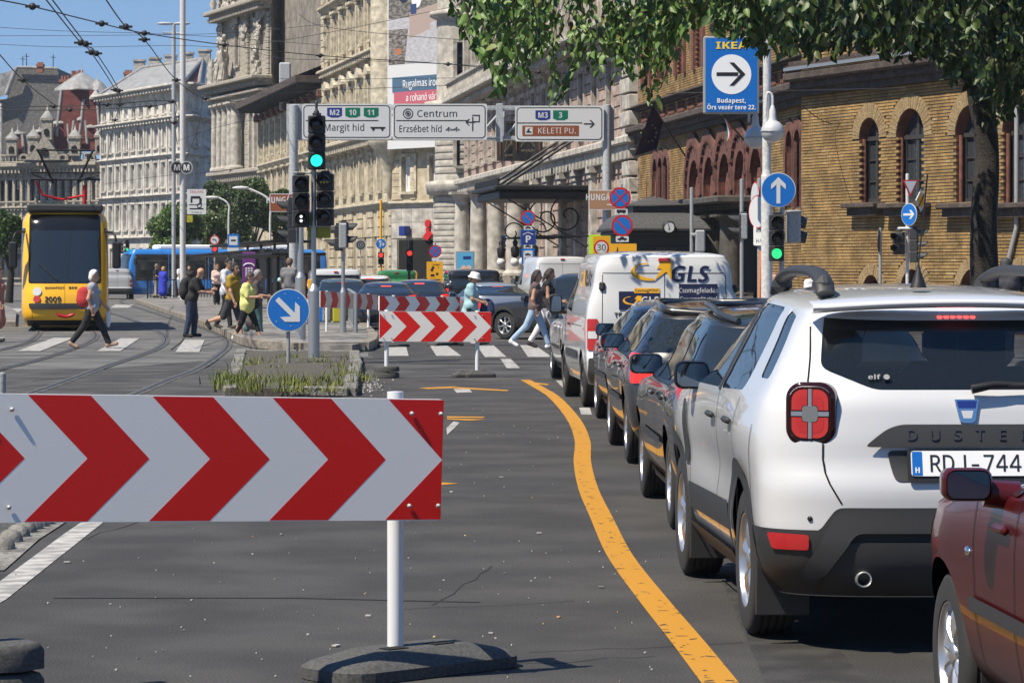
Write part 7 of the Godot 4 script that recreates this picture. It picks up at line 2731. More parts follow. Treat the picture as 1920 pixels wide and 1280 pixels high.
func white_suv()->void:
	var t:=place("white_suv","white compact SUV with black roof rails and a red brake light, nearest in the queue","car",Vector3(2.02,0,-12.93),3.0)
	var wp:=paint("paint_white",0.53,0.54,0.555,0.0,0.4)
	var rows:=[
		[0.24,0.16,0.80,4.12],[0.34,0.05,0.86,4.26],[0.48,0.00,0.895,4.33],[0.62,0.0,0.905,4.34],[0.76,0.005,0.905,4.33],[0.82,0.03,0.905,4.30],
		[0.95,0.045,0.90,4.22],[1.04,0.06,0.892,4.05],[1.12,0.075,0.875,3.45],[1.18,0.10,0.845,3.18],[1.26,0.14,0.805,3.04],[1.40,0.225,0.735,2.78],[1.50,0.27,0.685,2.55],[1.545,0.29,0.655,2.45]]
	var blk:Material=M.plastic
	var sp:={
		"rows":rows,"paint":wp,"r":0.345,"arch":0.405,"axles":[0.825,3.50],"Lr":0.42,"nr":3.3,"Lf":0.9,"nf":2.6,"crown":0.085,"arch_at":1.75,"arch_k":0.035,"w":1.8,"track":1.57,"tw":0.215,
		"bumps":[[0.85,0.93,0.55,0.16,0.035],[3.5,0.9,0.6,0.18,0.03],[2.1,0.72,1.0,0.12,-0.03]],
		"see_through":true,"cladding":true,
		"rear_window":[-0.575,1.515,0.575,1.515,0.625,1.255,0.40,1.165,-0.40,1.165,-0.625,1.255],
		"windscreen":[-0.66,1.5,0.66,1.5,0.76,1.2,-0.76,1.2],
		"side_windows":[[0.48,1.20,0.66,1.48,0.90,1.51,0.72,1.2],[1.0,1.13,1.08,1.52,1.72,1.535,1.78,1.11],[1.88,1.11,1.84,1.53,2.36,1.49,2.92,1.16,2.86,1.10]],
		"side_parts":[["door_strip",[1.33,0.44,1.33,0.58,3.0,0.56,3.0,0.42],blk,0.008],["sill",[1.22,0.25,1.22,0.36,3.1,0.36,3.1,0.25],blk,0.03],["fender_vent",[2.98,0.66,3.02,1.0,3.1,1.0,3.12,0.66],blk,0.012],["window_trim",[1.79,1.1,1.74,1.54,1.83,1.54,1.87,1.1],blk,0.004],["rear_bumper_side",[0.0,0.25,0.0,0.55,0.40,0.55,0.40,0.25],blk,0.010]],
		"rear_parts":[
			["bumper_cladding",[-0.89,0.545,-0.66,0.545,-0.585,0.65,0.585,0.65,0.66,0.545,0.89,0.545,0.89,0.25,-0.89,0.25],blk,0.012,false,0.03],
			["skid_panel",[-0.56,0.50,0.56,0.50,0.66,0.28,-0.66,0.28],mat("plastic_mid",0.035,0.036,0.038,0.6),0.03,false,0.05],
			["upper_ramp",[-0.57,0.655,0.57,0.655,0.73,0.36,0.63,0.36,0.5,0.54,-0.5,0.54,-0.63,0.36,-0.73,0.36],M.plastic_mid,0.045,false,0.03],
			["reflector",[0.86,0.535,0.70,0.53,0.70,0.465,0.84,0.465],M.tail_red,0.022,true,0.015],
			["tailgate_strip",[-0.46,0.915,-0.36,0.992,-0.30,1.012,0.30,1.012,0.36,0.992,0.46,0.915],M.plastic_mid,0.022,false,0.03],
			["plate_recess",[-0.36,0.90,0.36,0.90,0.33,0.765,-0.33,0.765],M.plastic,0.004,false,0.03]],
		"gaps":[[1.0,0.5,0.98,1.1],[1.82,0.3,1.82,1.12],[2.95,0.4,3.0,1.1],[0.42,1.0,0.5,0.7,0.44,0.55]],
		"rear_gaps":[[-0.635,0.93,-0.637,0.86,-0.63,0.80,-0.615,0.755,-0.59,0.71,-0.565,0.668],[0.635,0.93,0.637,0.86,0.63,0.80,0.615,0.755,0.59,0.71,0.565,0.668],[-0.64,1.5,-0.66,1.36,-0.69,1.21],[0.64,1.5,0.66,1.36,0.69,1.21]],
		"handles":[[1.12,0.98],[1.95,0.97]],"handle_m":M.plastic,"mirror":[2.72,1.145,0.19,0.15,-0.02],"mirror_m":M.black_gloss}
	var b:=make_car(t,sp)
	for sd in [-1.0,1.0]:
		var s:=b.slat(sd*0.683,1.06)
		var p:=b.at(s,1.06); var n:=b.normal(s,1.06)
		var x:=Transform3D(Basis(Vector3.UP.cross(n).normalized(),Vector3.UP,n).orthonormalized(),p+n*0.018)
		var bz:=MB.new()
		var bq:=PackedVector3Array()
		for e in [[1.0,-0.07],[1.0,-0.012],[0.97,0.0],[0.86,0.003]]:
			for v in rrect(0.226*e[0],0.28*(e[0]*0.5+0.5 if e[0]>0.9 else 0.87),0.075*e[0],7): bq.append(Vector3(v.x,v.y,e[1]))
		bz.grid(bq,32,4,false,true)
		var lamp:=part("tail_lamp",bz,M.lamp_bezel if M.has("lamp_bezel") else mat("lamp_bezel",0.022,0.004,0.006,0.08),t,x)
		part("lamp_field",plate(rrect(0.19,0.24,0.06),-0.005,0.0035),M.lamp_bezel,lamp)
		for i in 4:
			var cx:float=[-1,1,1,-1][i]; var cy:float=[1,1,-1,-1][i]
			var seg:=Geometry2D.intersect_polygons(rrect(0.165,0.215,0.05),PackedVector2Array([Vector2(cx*0.012,cy*0.016),Vector2(cx*0.1,cy*0.016),Vector2(cx*0.1,cy*0.12),Vector2(cx*0.012,cy*0.12)]))
			for q in seg:
				for h in Geometry2D.clip_polygons(q,rrect(0.075,0.075,0.015)):
					part("red_segment",plate(h,0.0035,0.012),M.lamp_seg if M.has("lamp_seg") else lamp_segment(),lamp)
					for h2 in Geometry2D.intersect_polygons(h,rrect(0.125,0.165,0.035)): part("inner_segment",plate(h2,0.012,0.0135),M.tail_red,lamp)
		part("clear_centre",plate(rrect(0.07,0.07,0.015),0.004,0.013),M.chrome,lamp)
		var crs:=MB.new()
		crs.box(Vector3(0,0,0.007),Vector3(0.17,0.020,0.008)); crs.box(Vector3(0,0,0.0075),Vector3(0.016,0.22,0.008))
		part("pale_cross",crs,M.alloy,lamp)
		for l in [0.40,3.03]:
			var mf:=MB.new()
			mf.xf=Transform3D(Basis(Vector3.RIGHT,0.12),Vector3(sd*0.77,0.34,-l))
			mf.box(Vector3.ZERO,Vector3(0.25,0.42,0.02),0.006)
			part("mud_flap",mf,M.plastic,t)
		var rb:=MB.new()
		var lst:=[]
		for e in [[0.72,1.585],[0.78,1.64],[0.92,1.675],[1.1,1.69],[1.6,1.695],[1.9,1.68],[2.15,1.635],[2.25,1.58]]: lst.append(Vector3(sd*0.525,e[1],-e[0]))
		lst=smooth_path(lst,4)
		rb.xf=Transform3D(Basis.from_scale(Vector3(1.7,1,1)),Vector3(-sd*0.525*0.7,0,0))
		rb.tube(lst,0.027,12)
		var rl:=part("roof_rail",rb,M.plastic,t)
		for l in [0.80,2.12]:
			var fb:=MB.new()
			fb.box(Vector3(sd*0.525,1.625,-l),Vector3(0.09,0.1,0.16),0.035)
			part("rail_foot",fb,M.plastic,rl)
	var rp:=func(lat: float,y: float,off: float)->Transform3D:
		var s:=b.slat(lat,y)
		var n:=b.normal(s,y)
		return Transform3D(Basis(Vector3.UP.cross(n).normalized(),n.cross(Vector3.UP.cross(n)).normalized(),n),b.at(s,y)+n*off)
	number_plate(t,rp.call(0.0,0.838,0.035),"RDJ-744")
	var fr:=part("plate_frame",plate(rrect(0.55,0.15,0.015),-0.012,-0.008),M.black,t,rp.call(0.0,0.83,0.034))
	for k in 6:
		text("DUSTER"[k],0.045,mat("dull_chrome",0.09,0.09,0.09,0.3,0.6) if k==0 else M.dull_chrome,t,rp.call(-0.25+k*0.1,0.965,0.024),"badge_letter","Droid Sans",0.004,1.25)
	var bd:=part("badge",plate(pv([-0.055,0.045,0.055,0.045,0.035,-0.05,0.02,-0.06,-0.02,-0.06,-0.035,-0.05]),0.0,0.008),M.chrome,t,rp.call(0.0,1.085,0.004))
	part("badge_inset",plate(pv([-0.045,0.038,0.045,0.038,0.038,0.005,-0.038,0.005]),0.008,0.0105),M.sign_navy,bd)
	part("badge_hollow",plate(pv([-0.027,-0.006,0.027,-0.006,0.018,-0.04,-0.018,-0.04]),0.008,0.0102),wp,bd)
	var sl:=MB.new()
	var q:=PackedVector3Array()
	for j in 5:
		for i in 17:
			var u:=-1.0+i/8.0
			var z:float=[-0.30,-0.17,-0.155,-0.19,-0.33][j]+u*u*-0.10
			q.append(Vector3(u*0.655,[1.585,1.567,1.545,1.53,1.53][j]-0.028*u*u,z))
	sl.grid(q,17,5,true)
	part("spoiler",sl,wp,t)
	var hb:=MB.new()
	for k in 6: hb.box(Vector3(-0.075+k*0.03,1.483,-0.30),Vector3(0.026,0.018,0.012),0.004)
	part("high_brake_light",hb,M.brake_on,t)
	var wi:=MB.new()
	wi.tube([Vector3(0.02,1.17,-0.06),Vector3(0.12,1.19,-0.055),Vector3(0.5,1.18,-0.085)],[0.022,0.018,0.008],7)
	wi.box(Vector3(0.3,1.185,-0.055),Vector3(0.45,0.02,0.02),0.006)
	part("rear_wiper",wi,M.black,t)
	var ae:=MB.new()
	ae.lathe([Vector2(0.04,0),Vector2(0.03,0.03),Vector2(0.012,0.08),Vector2(0.008,0.1),Vector2(0.004,0.11)],12)
	ae.tube([Vector3(0,0.1,0),Vector3(0,0.52,0.22)],0.004,5)
	part("aerial",ae,M.black,t,Transform3D(Basis(),Vector3(-0.085,1.615,-0.75)))
	var ex:=MB.new()
	ex.xf=Transform3D(Basis(Vector3.RIGHT,PI/2),Vector3(-0.47,0.335,-0.02))
	ex.lathe([Vector2(0.028,-0.3),Vector2(0.028,0.02),Vector2(0.035,0.022),Vector2(0.036,0.015),Vector2(0.036,-0.35)],18)
	part("exhaust",ex,M.steel,t)
	for s in [-0.70,0.70]:
		var so:=MB.new()
		so.ball(Vector3.ZERO,Vector3(0.012,0.012,0.006),10,6)
		part("parking_sensor",so,M.black,t,rp.call(s,0.60,0.003))
	for e in [[-0.37,1.45],[0.37,1.45],[-0.37,2.35],[0.37,2.35]]:
		var sb:=MB.new()
		sb.box(Vector3(e[0],0.85,-e[1]),Vector3(0.5,0.75,0.16),0.06)
		sb.box(Vector3(e[0],1.31,-e[1]+0.04),Vector3(0.27,0.2,0.1),0.045)
		part("seat",sb,M.black,t)
	var st:=text("elf",0.024,M.sticker_grey if M.has("sticker_grey") else mat("sticker_grey",0.22,0.23,0.23,0.6),t,rp.call(-0.40,1.255,0.012),"window_sticker","Droid Sans",0.002,1.3,700)
	var fx:=MB.new()
	part("sticker_dot",plate(disc(0.014,12),0,0.002),M.sticker_grey,t,rp.call(-0.345,1.255,0.012))
func lamp_segment()->Material:
	var m:=mat("lamp_seg",0.36,0.012,0.011,0.12)
	m.emission_enabled=true
	m.emission=lin(1.0,0.04,0.03)
	m.emission_energy_multiplier=0.08
	m.clearcoat_enabled=true
	return m
func hatch_rows(L: float,h: float,w: float,slope:=0.3,hood:=0.98)->Array:
	var hw:=w/2
	return [[0.20,0.14,hw-0.10,L-0.2],[0.32,0.03,hw-0.04,L-0.05],[0.48,0.0,hw-0.005,L],[0.62,0.01,hw,L-0.01],[0.78,0.03,hw,L-0.08],[0.88,0.05,hw-0.012,L-0.28],[0.95,0.07,hw-0.03,L-1.15],[1.02,0.11,hw-0.08,L-1.42],
		[1.12,0.11+slope*0.33,hw-0.135,L-1.65],[h-0.16,0.11+slope*0.72,hw-0.21,L-2.0],[h-0.08,0.11+slope,hw-0.26,L-2.25]]
func std_car(called: String,label: String,pos: Vector3,heading: float,pm: Material,o: Dictionary,cat:="car",group:="")->Node3D:
	var t:=place(called,label,cat,pos,heading,group)
	var L:float=o.get("L",4.4); var h:float=o.get("h",1.5); var w:float=o.get("w",1.76)
	var ra:float=o.get("ra",0.85); var fa:float=o.get("fa",3.5)
	var sl:float=o.get("slope",0.3)
	var hw:=w/2
	var wt:=h-0.115
	var a:float=o.get("d_pillar",0.34)
	var pil:float=o.get("b_pillar",2.05)
	var sp:={"rows":hatch_rows(L,h,w,sl),"paint":pm,"r":o.get("r",0.315),"axles":[ra,fa],"Lr":0.4,"nr":3.0,"Lf":0.85,"nf":2.5,"crown":0.075,"arch_at":1.9,"arch_k":0.03,"w":w,"track":w-0.23,"tw":0.205,"spokes":o.get("spokes",7),
		"bumps":[[ra,0.7,0.5,0.2,0.02],[fa,0.7,0.5,0.2,0.02]],
		"rear_window":[-hw+0.27,wt,hw-0.27,wt,hw-0.14,0.99,-hw+0.14,0.99],"windscreen":[-hw+0.27,wt,hw-0.27,wt,hw-0.14,1.0,-hw+0.14,1.0],
		"side_windows":[[a+sl*0.5,1.0,a+sl+0.02,wt-0.01,pil-0.95,wt+0.01,pil-0.93,0.97],[pil-0.86,0.965,pil-0.88,wt+0.01,pil-0.05,wt+0.015,pil-0.04,0.95],[pil+0.05,0.95,pil+0.04,wt+0.015,L-2.25,wt-0.03,L-1.55,0.98,L-1.6,0.95]],
		"rear_parts":[["tail_lamp",o.get("lamp",[hw-0.03,0.98,hw-0.25,0.96,hw-0.22,0.74,hw-0.02,0.72]),M.tail_red if not o.get("lit",false) else M.brake_lit,0.012,true,0.03],
			["bumper_strip",[-hw+0.1,0.5,hw-0.1,0.5,hw-0.1,0.42,-hw+0.1,0.42],M.plastic,0.010],["lower_bumper",[-hw+0.12,0.32,hw-0.12,0.32,hw-0.16,0.21,-hw+0.16,0.21],M.plastic,0.008]],
		"side_parts":[["side_moulding",[ra+0.5,0.52,ra+0.5,0.57,fa-0.48,0.57,fa-0.48,0.52],o.get("strip",M.plastic),0.012],["sill",[ra+0.4,0.2,ra+0.4,0.27,fa-0.4,0.27,fa-0.4,0.2],M.plastic,0.01]],
		"gaps":[[ra+0.45,0.3,ra+0.42,0.65,pil-0.9,0.94],[pil,0.28,pil,0.95],[fa-0.55,0.28,fa-0.52,0.95]],"rear_gaps":[[-hw+0.2,1.0,-hw+0.26,0.7,-hw+0.3,0.56,hw-0.3,0.56,hw-0.26,0.7,hw-0.2,1.0]],
		"handles":[[pil-0.75,0.84],[pil+0.15,0.84]],"mirror":[L-1.75,1.0,0.2,0.13,0.07]}
	for k in ["rails","rail_m","cladding","mirror","mirror_m","rim","Lr","nr","bumps"]:
		if o.has(k): sp[k]=o[k]
	var b:=make_car(t,sp)
	var hb:=MB.new()
	hb.box(Vector3(0,h-0.135,-0.11-sl+0.02),Vector3(0.3,0.025,0.03),0.008)
	part("high_brake_light",hb,M.brake_on if o.get("lit",false) else M.tail_red,t)
	for s in [-1.0,1.0]:
		var hl:=MB.new()
		b.patch(hl,b.rear(round_poly(v2([s*(hw-0.04),0.78,s*(hw-0.38),0.74,s*(hw-0.36),0.62,s*(hw-0.04),0.63]),0.03),true),[],0.006)
		part("headlight",hl,M.lamp_clear if M.has("lamp_clear") else mat("lamp_clear",0.5,0.52,0.54,0.08),t)
	number_plate(t,look(b.at(0.0,0.64)+Vector3(0,0,0.016)),o.get("plate","LKB-418"))
	return t
func queue_cars()->void:
	var m:=mat("brake_lit",0.5,0.02,0.02,0.1)
	m.emission_enabled=true
	m.emission=lin(1.0,0.05,0.03)
	m.emission_energy_multiplier=0.35
	var dk:=paint("paint_charcoal",0.030,0.028,0.027,0.4,0.3)
	var dk2:=paint("paint_darkgrey",0.045,0.043,0.042,0.5,0.32)
	var dk3:=paint("paint_navy",0.018,0.024,0.045,0.4,0.3)
	var a:=std_car("dark_estate_car","dark charcoal estate car with curved roof rails directly ahead of the white SUV",Vector3(1.93,0,-18.35),1.3,dk,{"L":4.55,"h":1.465,"w":1.78,"ra":0.95,"fa":3.65,"slope":0.30,"rails":[0.5,2.6,0.04,0.022],"rail_m": M.rail_silver if M.has("rail_silver") else mat("rail_silver",0.09,0.10,0.11,0.3,0.7),"mirror":[2.85,1.02,0.24,0.145,0.10],"plate": "MVB-207"})
	std_car("dark_estate_car","dark grey estate car with lit red tail lights, second ahead of the white SUV",Vector3(1.90,0,-24.95),1.3,dk2,{"L":4.5,"h":1.42,"w":1.78,"ra":0.92,"fa":3.6,"slope":0.22,"lit":true,"rails":[0.3,2.5,0.03,0.03],"rail_m":dk2,"mirror":[2.75,1.03,0.23,0.14,0.09],"plate": "KRT-365"})
	std_car("dark_blue_hatchback","dark blue car mostly hidden between the grey estate and the parcel van",Vector3(1.93,0,-30.3),2.0,dk3,{"L":4.15,"h":1.40,"w":1.74,"ra":0.8,"fa":3.35,"slope":0.2,"mirror":[2.5,1.03,0.23,0.14,0.09],"plate": "NPC-590"})
	var rd:=paint("paint_red",0.062,0.006,0.008,0.15,0.3)
	rd.clearcoat=0.4
	rd.metallic_specular=0.3
	var r:=std_car("dark_red_car","dark red car in the bottom right corner, showing its mirror and front wheel",Vector3(2.60,0,-7.55),3.2,rd,{"L":4.05,"h":1.43,"w":1.70,"ra":0.75,"fa":3.18,"slope":0.3,"r":0.30,"spokes":9,"mirror":[2.25,0.985,0.165,0.11,0.125],"strip":M.plastic,"plate": "GWX-132"})
	var si:=MB.new()
	si.ball(Vector3(-0.86,0.72,-2.72),Vector3(0.012,0.018,0.035),10,6)
	part("side_indicator",si,M.chrome,r)
func make_vehicles()->void:
	mat("rail_silver",0.09,0.10,0.11,0.3,0.7)
	white_suv()
	queue_cars()
	parcel_van()
	far_cars()
	tram()
	bus()
func van_rows(L: float,h: float,w: float,hood:=0.9)->Array:
	var q:=w/2
	return [[0.30,0.06,q-0.06,L-0.1],[0.45,0.0,q-0.02,L],[0.62,0.0,q,L],[0.66,0.04,q,L-0.02],[1.0,0.05,q,L-hood*0.35],[1.12,0.05,q-0.005,L-hood*0.75],[1.25,0.06,q-0.02,L-hood],[h-0.4,0.09,q-0.09,L-hood-0.55],[h-0.12,0.11,q-0.14,L-hood-0.75],[h-0.04,0.13,q-0.18,L-hood-0.9]]
func van(called: String,label: String,pos: Vector3,heading: float,pm: Material,o: Dictionary,cat:="van")->Array:
	var t:=place(called,label,cat,pos,heading)
	var L:float=o.get("L",4.9); var h:float=o.get("h",1.95); var w:float=o.get("w",1.92)
	var q:=w/2
	var wb:=h-0.2
	var sp:={"rows":van_rows(L,h,w),"paint":pm,"r":0.33,"axles":[0.95,L-0.95],"Lr":0.22,"nr":4.0,"Lf":0.7,"nf":2.6,"crown":0.06,"arch_k":0.008,"w":w,"track":w-0.24,"tw":0.215,"spokes":6,"rim":o.get("rim",M.plastic),
		"side_windows":[[L-2.35,1.16,L-2.35,wb-0.12,L-1.75,wb-0.16,L-1.2,1.2]],"windscreen":[-q+0.2,wb-0.1,q-0.2,wb-0.1,q-0.1,1.22,-q+0.1,1.22],
		"rear_parts":[["bumper",[-q+0.03,0.62,q-0.03,0.62,q-0.03,0.31,-q+0.03,0.31],M.plastic_mid,0.014],["tail_lamp",[q-0.02,1.1,q-0.14,1.1,q-0.14,0.72,q-0.02,0.72],M.tail_red if not o.get("lit",false) else M.brake_lit,0.012,true,0.02],["lamp_centre",[q-0.03,0.95,q-0.13,0.95,q-0.13,0.86,q-0.03,0.86],M.sign_white,0.016,true,0.01]],
		"rear_gaps":[[0,wb,0,0.66],[-q+0.2,wb-0.06,-q+0.18,0.66],[q-0.2,wb-0.06,q-0.18,0.66],[-q+0.2,wb-0.04,q-0.2,wb-0.04]],"gaps":[[L-1.15,0.4,L-1.2,1.15],[L-2.4,0.4,L-2.42,wb],[0.9,1.0,L-2.5,1.0]],
		"side_parts":[["side_strip",[1.5,0.58,1.5,0.68,L-1.5,0.68,L-1.5,0.58],M.plastic_mid,0.012]],"handles":[[L-2.2,1.0]],"handle_m":M.plastic,"mirror":[L-1.55,1.25,0.17,0.26,0.08],"mirror_m":M.plastic}
	for k in ["rear_window","rear_gaps","side_windows"]:
		if o.has(k): sp[k]=o[k]
	var b:=make_car(t,sp)
	var hb:=MB.new()
	hb.box(Vector3(0,h-0.1,-0.1),Vector3(0.15,0.045,0.03),0.008)
	part("high_brake_light",hb,M.tail_red,t)
	return [t,b]
func swoosh(mb: MB,s: float)->void:
	var pl:=PackedVector2Array()
	for k in 15:
		var a:=lerpf(1.7,4.9,k/14.0)
		pl.append(Vector2(cos(a)*0.62-0.1,sin(a)*0.30)*s)
	for k in 15:
		var a:=lerpf(4.9,1.7,k/14.0)
		pl.append(Vector2(cos(a)*0.52-0.07,sin(a)*0.24+0.01+0.05*sin(k/14.0*PI))*s)
	mb.extrude(pl,0,0.004)
	mb.extrude(pv([0.02*s,-0.3*s,0.3*s,0.1*s,0.12*s,0.1*s,0.3*s,0.34*s,0.62*s,0.34*s,0.62*s,-0.3*s,0.45*s,0.0]),0,0.0045)
func parcel_van()->void:
	var wp:=paint("paint_van",0.60,0.61,0.62,0.0,0.4)
	var r:=van("parcel_van","white parcel van with yellow and navy logos on its rear doors, under leaf shadows",Vector3(1.86,0,-35.55),3.3,wp,{"L":4.86,"h":1.915,"w":1.9})
	var t:Node3D=r[0]
	var b:Body=r[1]
	var rp:=func(px: float,py: float,off:=0.004)->Transform3D:
		var lat:=(px-1248.0)/155.0; var y:=1.7-(py-505.0)/155.0
		var s:=b.slat(lat,y)
		var n:=b.normal(s,y)
		var u:=Vector3.UP.cross(n).normalized()
		return Transform3D(Basis(u,n.cross(u),n),b.at(s,y)+n*off)
	var navy:Material=mat("logo_navy",0.012,0.014,0.05,0.4)
	var yel:Material=mat("logo_yellow",0.78,0.40,0.01,0.4)
	var sw:=MB.new()
	swoosh(sw,0.37)
	part("arrow_logo",sw,yel,t,rp.call(1226.0,506.0))
	text("GLS",0.19,navy,t,rp.call(1296.0,511.0)*Transform3D(Basis(Vector3(1,0,0),Vector3(0.16,1,0),Vector3(0,0,1)),Vector3.ZERO),"lettering","Droid Sans",0.004,1.02,800)
	var p1:=part("navy_panel",plate(rrect(0.5,0.225,0.004),0,0.003),navy,t,rp.call(1200.0,562.5))
	part("yellow_strip",plate(rrect(0.31,0.06,0.004),0,0.003),yel,t,rp.call(1214.5,543.0,0.006))
	text("CsomagPONT",0.034,navy,t,rp.call(1214.5,543.0,0.009),"lettering","Droid Sans",0.002,0.95,700)
	var s2:=MB.new()
	swoosh(s2,0.17)
	part("arrow_logo",s2,yel,p1,Transform3D(Basis(),Vector3(-0.08,0,0.003)))
	text("GLS",0.09,M.sign_white,p1,Transform3D(Basis(),Vector3(0.13,0,0.004)),"lettering","Droid Sans",0.003,1.0,800)
	var p2:=part("navy_panel",plate(rrect(0.475,0.30,0.004),0,0.003),navy,t,rp.call(1312.0,554.0))
	text("Csomagfeladás",0.055,M.sign_white,p2,Transform3D(Basis(),Vector3(0,0.07,0.004)),"lettering","Droid Sans",0.003,0.92)
	text("Csomagátvétel",0.055,M.sign_white,p2,Transform3D(Basis(),Vector3(0,-0.035,0.004)),"lettering","Droid Sans",0.003,0.92)
	text("TRANSIT",0.05,M.plastic,t,rp.call(1180.0,590.0),"lettering","Droid Sans",0.006,1.25,700)
	part("handle_recess",plate(rrect(0.36,0.09,0.03),0,0.004),M.plastic,t,rp.call(1168.0,617.0))
	for q in [[1131,535],[1382,540]]:
		var hg:=MB.new()
		hg.box(Vector3.ZERO,Vector3(0.07,0.1,0.06),0.015)
		part("door_hinge",hg,M.black,t,rp.call(q[0],q[1],0.01))
	for k in 2:
		var y:=1.52
		var s:=b.slon(0.9+k*0.75,y,-1.0)
		var x:=Transform3D(Basis(Vector3(0,0,1),Vector3.UP,Vector3(0,0,1).cross(Vector3.UP)).orthonormalized(),b.at(s,y)+b.normal(s,y)*0.006)
		if k==0: text("GLS",0.32,navy,t,x,"lettering","Droid Sans",0.003,1.0,800)
		else:
			var s3:=MB.new()
			swoosh(s3,0.5)
			part("arrow_logo",s3,yel,t,x)
func far_cars()->void:
	var c:=func(px: float,d: float)->Vector3: return bpos(px,d)
	var wh:=paint("paint_white2",0.60,0.61,0.62,0.0,0.4)
	var sv:=paint("paint_silver",0.36,0.39,0.43,0.5,0.3)
	var bk:=paint("paint_black",0.016,0.017,0.019,0.3,0.3)
	var bl:=paint("paint_blue",0.018,0.026,0.055,0.3,0.3)
	var gn:=paint("paint_teal",0.06,0.085,0.09,0.3,0.3)
	std_car("white_car","white car in front of the parcel van, only a sliver of its left side showing",Vector3(1.66,0,-42.4),3.0,wh,{"L":4.2,"h":1.5})
	std_car("silver_coupe","silver coupe with round red lamps beside the woman in the white hat",c.call(946,79.0),13.0,sv,{"L":4.3,"h":1.36,"w":1.74,"slope":0.75,"lamp":[0.8,0.86,0.62,0.86,0.62,0.66,0.82,0.66],"lit":true})
	std_car("dark_crossover","dark grey crossover behind the two young women, pointing left",bpos(940,73.0)+Vector3(3.3,0,2.9),49.0,paint("paint_slate",0.035,0.037,0.042,0.3,0.3),{"L":4.5,"h":1.62,"w":1.8,"r":0.34,"cladding":true,"lit":true})
	van("black_people_carrier","black people carrier behind the chevron boards, left of the woman in the white hat",c.call(890,92.0),5.0,bk,{"L":4.8,"h":1.70,"w":1.9,"lit":true,"rear_window":[-0.72,1.5,0.72,1.5,0.76,1.1,-0.76,1.1],"rear_gaps":[],"side_windows":[[0.4,1.1,0.45,1.48,1.6,1.5,1.6,1.1],[1.7,1.1,1.7,1.5,2.5,1.46,3.2,1.15]]},"van")
	van("white_panel_van","plain white panel van behind the two young women",c.call(1056,100.0),9.0,wh,{"L":5.2,"h":2.15,"w":1.98})
	van("green_van","green delivery van far behind the chevron boards",c.call(743,112.0),0.0,paint("paint_green",0.015,0.16,0.04,0.0,0.4),{"L":4.4,"h":1.68,"w":1.75})
	van("white_minibus","white minibus with a wide dark rear window behind the guard fence",c.call(630,96.0),6.0,wh,{"L":4.9,"h":1.72,"w":1.9,"rear_window":[-0.74,1.52,0.74,1.52,0.8,1.06,-0.8,1.06],"rear_gaps":[]})
	std_car("white_saloon","white car with a red high brake light between the minibus and the green van",c.call(692,102.0),0.0,wh,{"L":4.4,"h":1.52,"lit":true})
	std_car("grey_green_car","grey-green hatchback behind the guard fence and the farthest board",c.call(644,88.0),6.0,gn,{"L":4.3,"h":1.44,"slope":0.5})
	std_car("dark_blue_car","dark blue car with a lit high brake light above the third chevron board, left one",c.call(724,83.0),3.0,bl,{"L":4.2,"h":1.36,"slope":0.55,"lit":true})
	std_car("dark_blue_car","dark blue car above the third chevron board, right one beside the people carrier",c.call(785,86.0),0.0,bl,{"L":4.2,"h":1.42,"slope":0.5,"lit":true})
	van("pale_grey_van","pale grey van far away between the tram and the bus",c.call(219,168.0),6.0,paint("paint_grey",0.40,0.41,0.42,0.0,0.4),{"L":4.9,"h":1.75,"w":1.7})
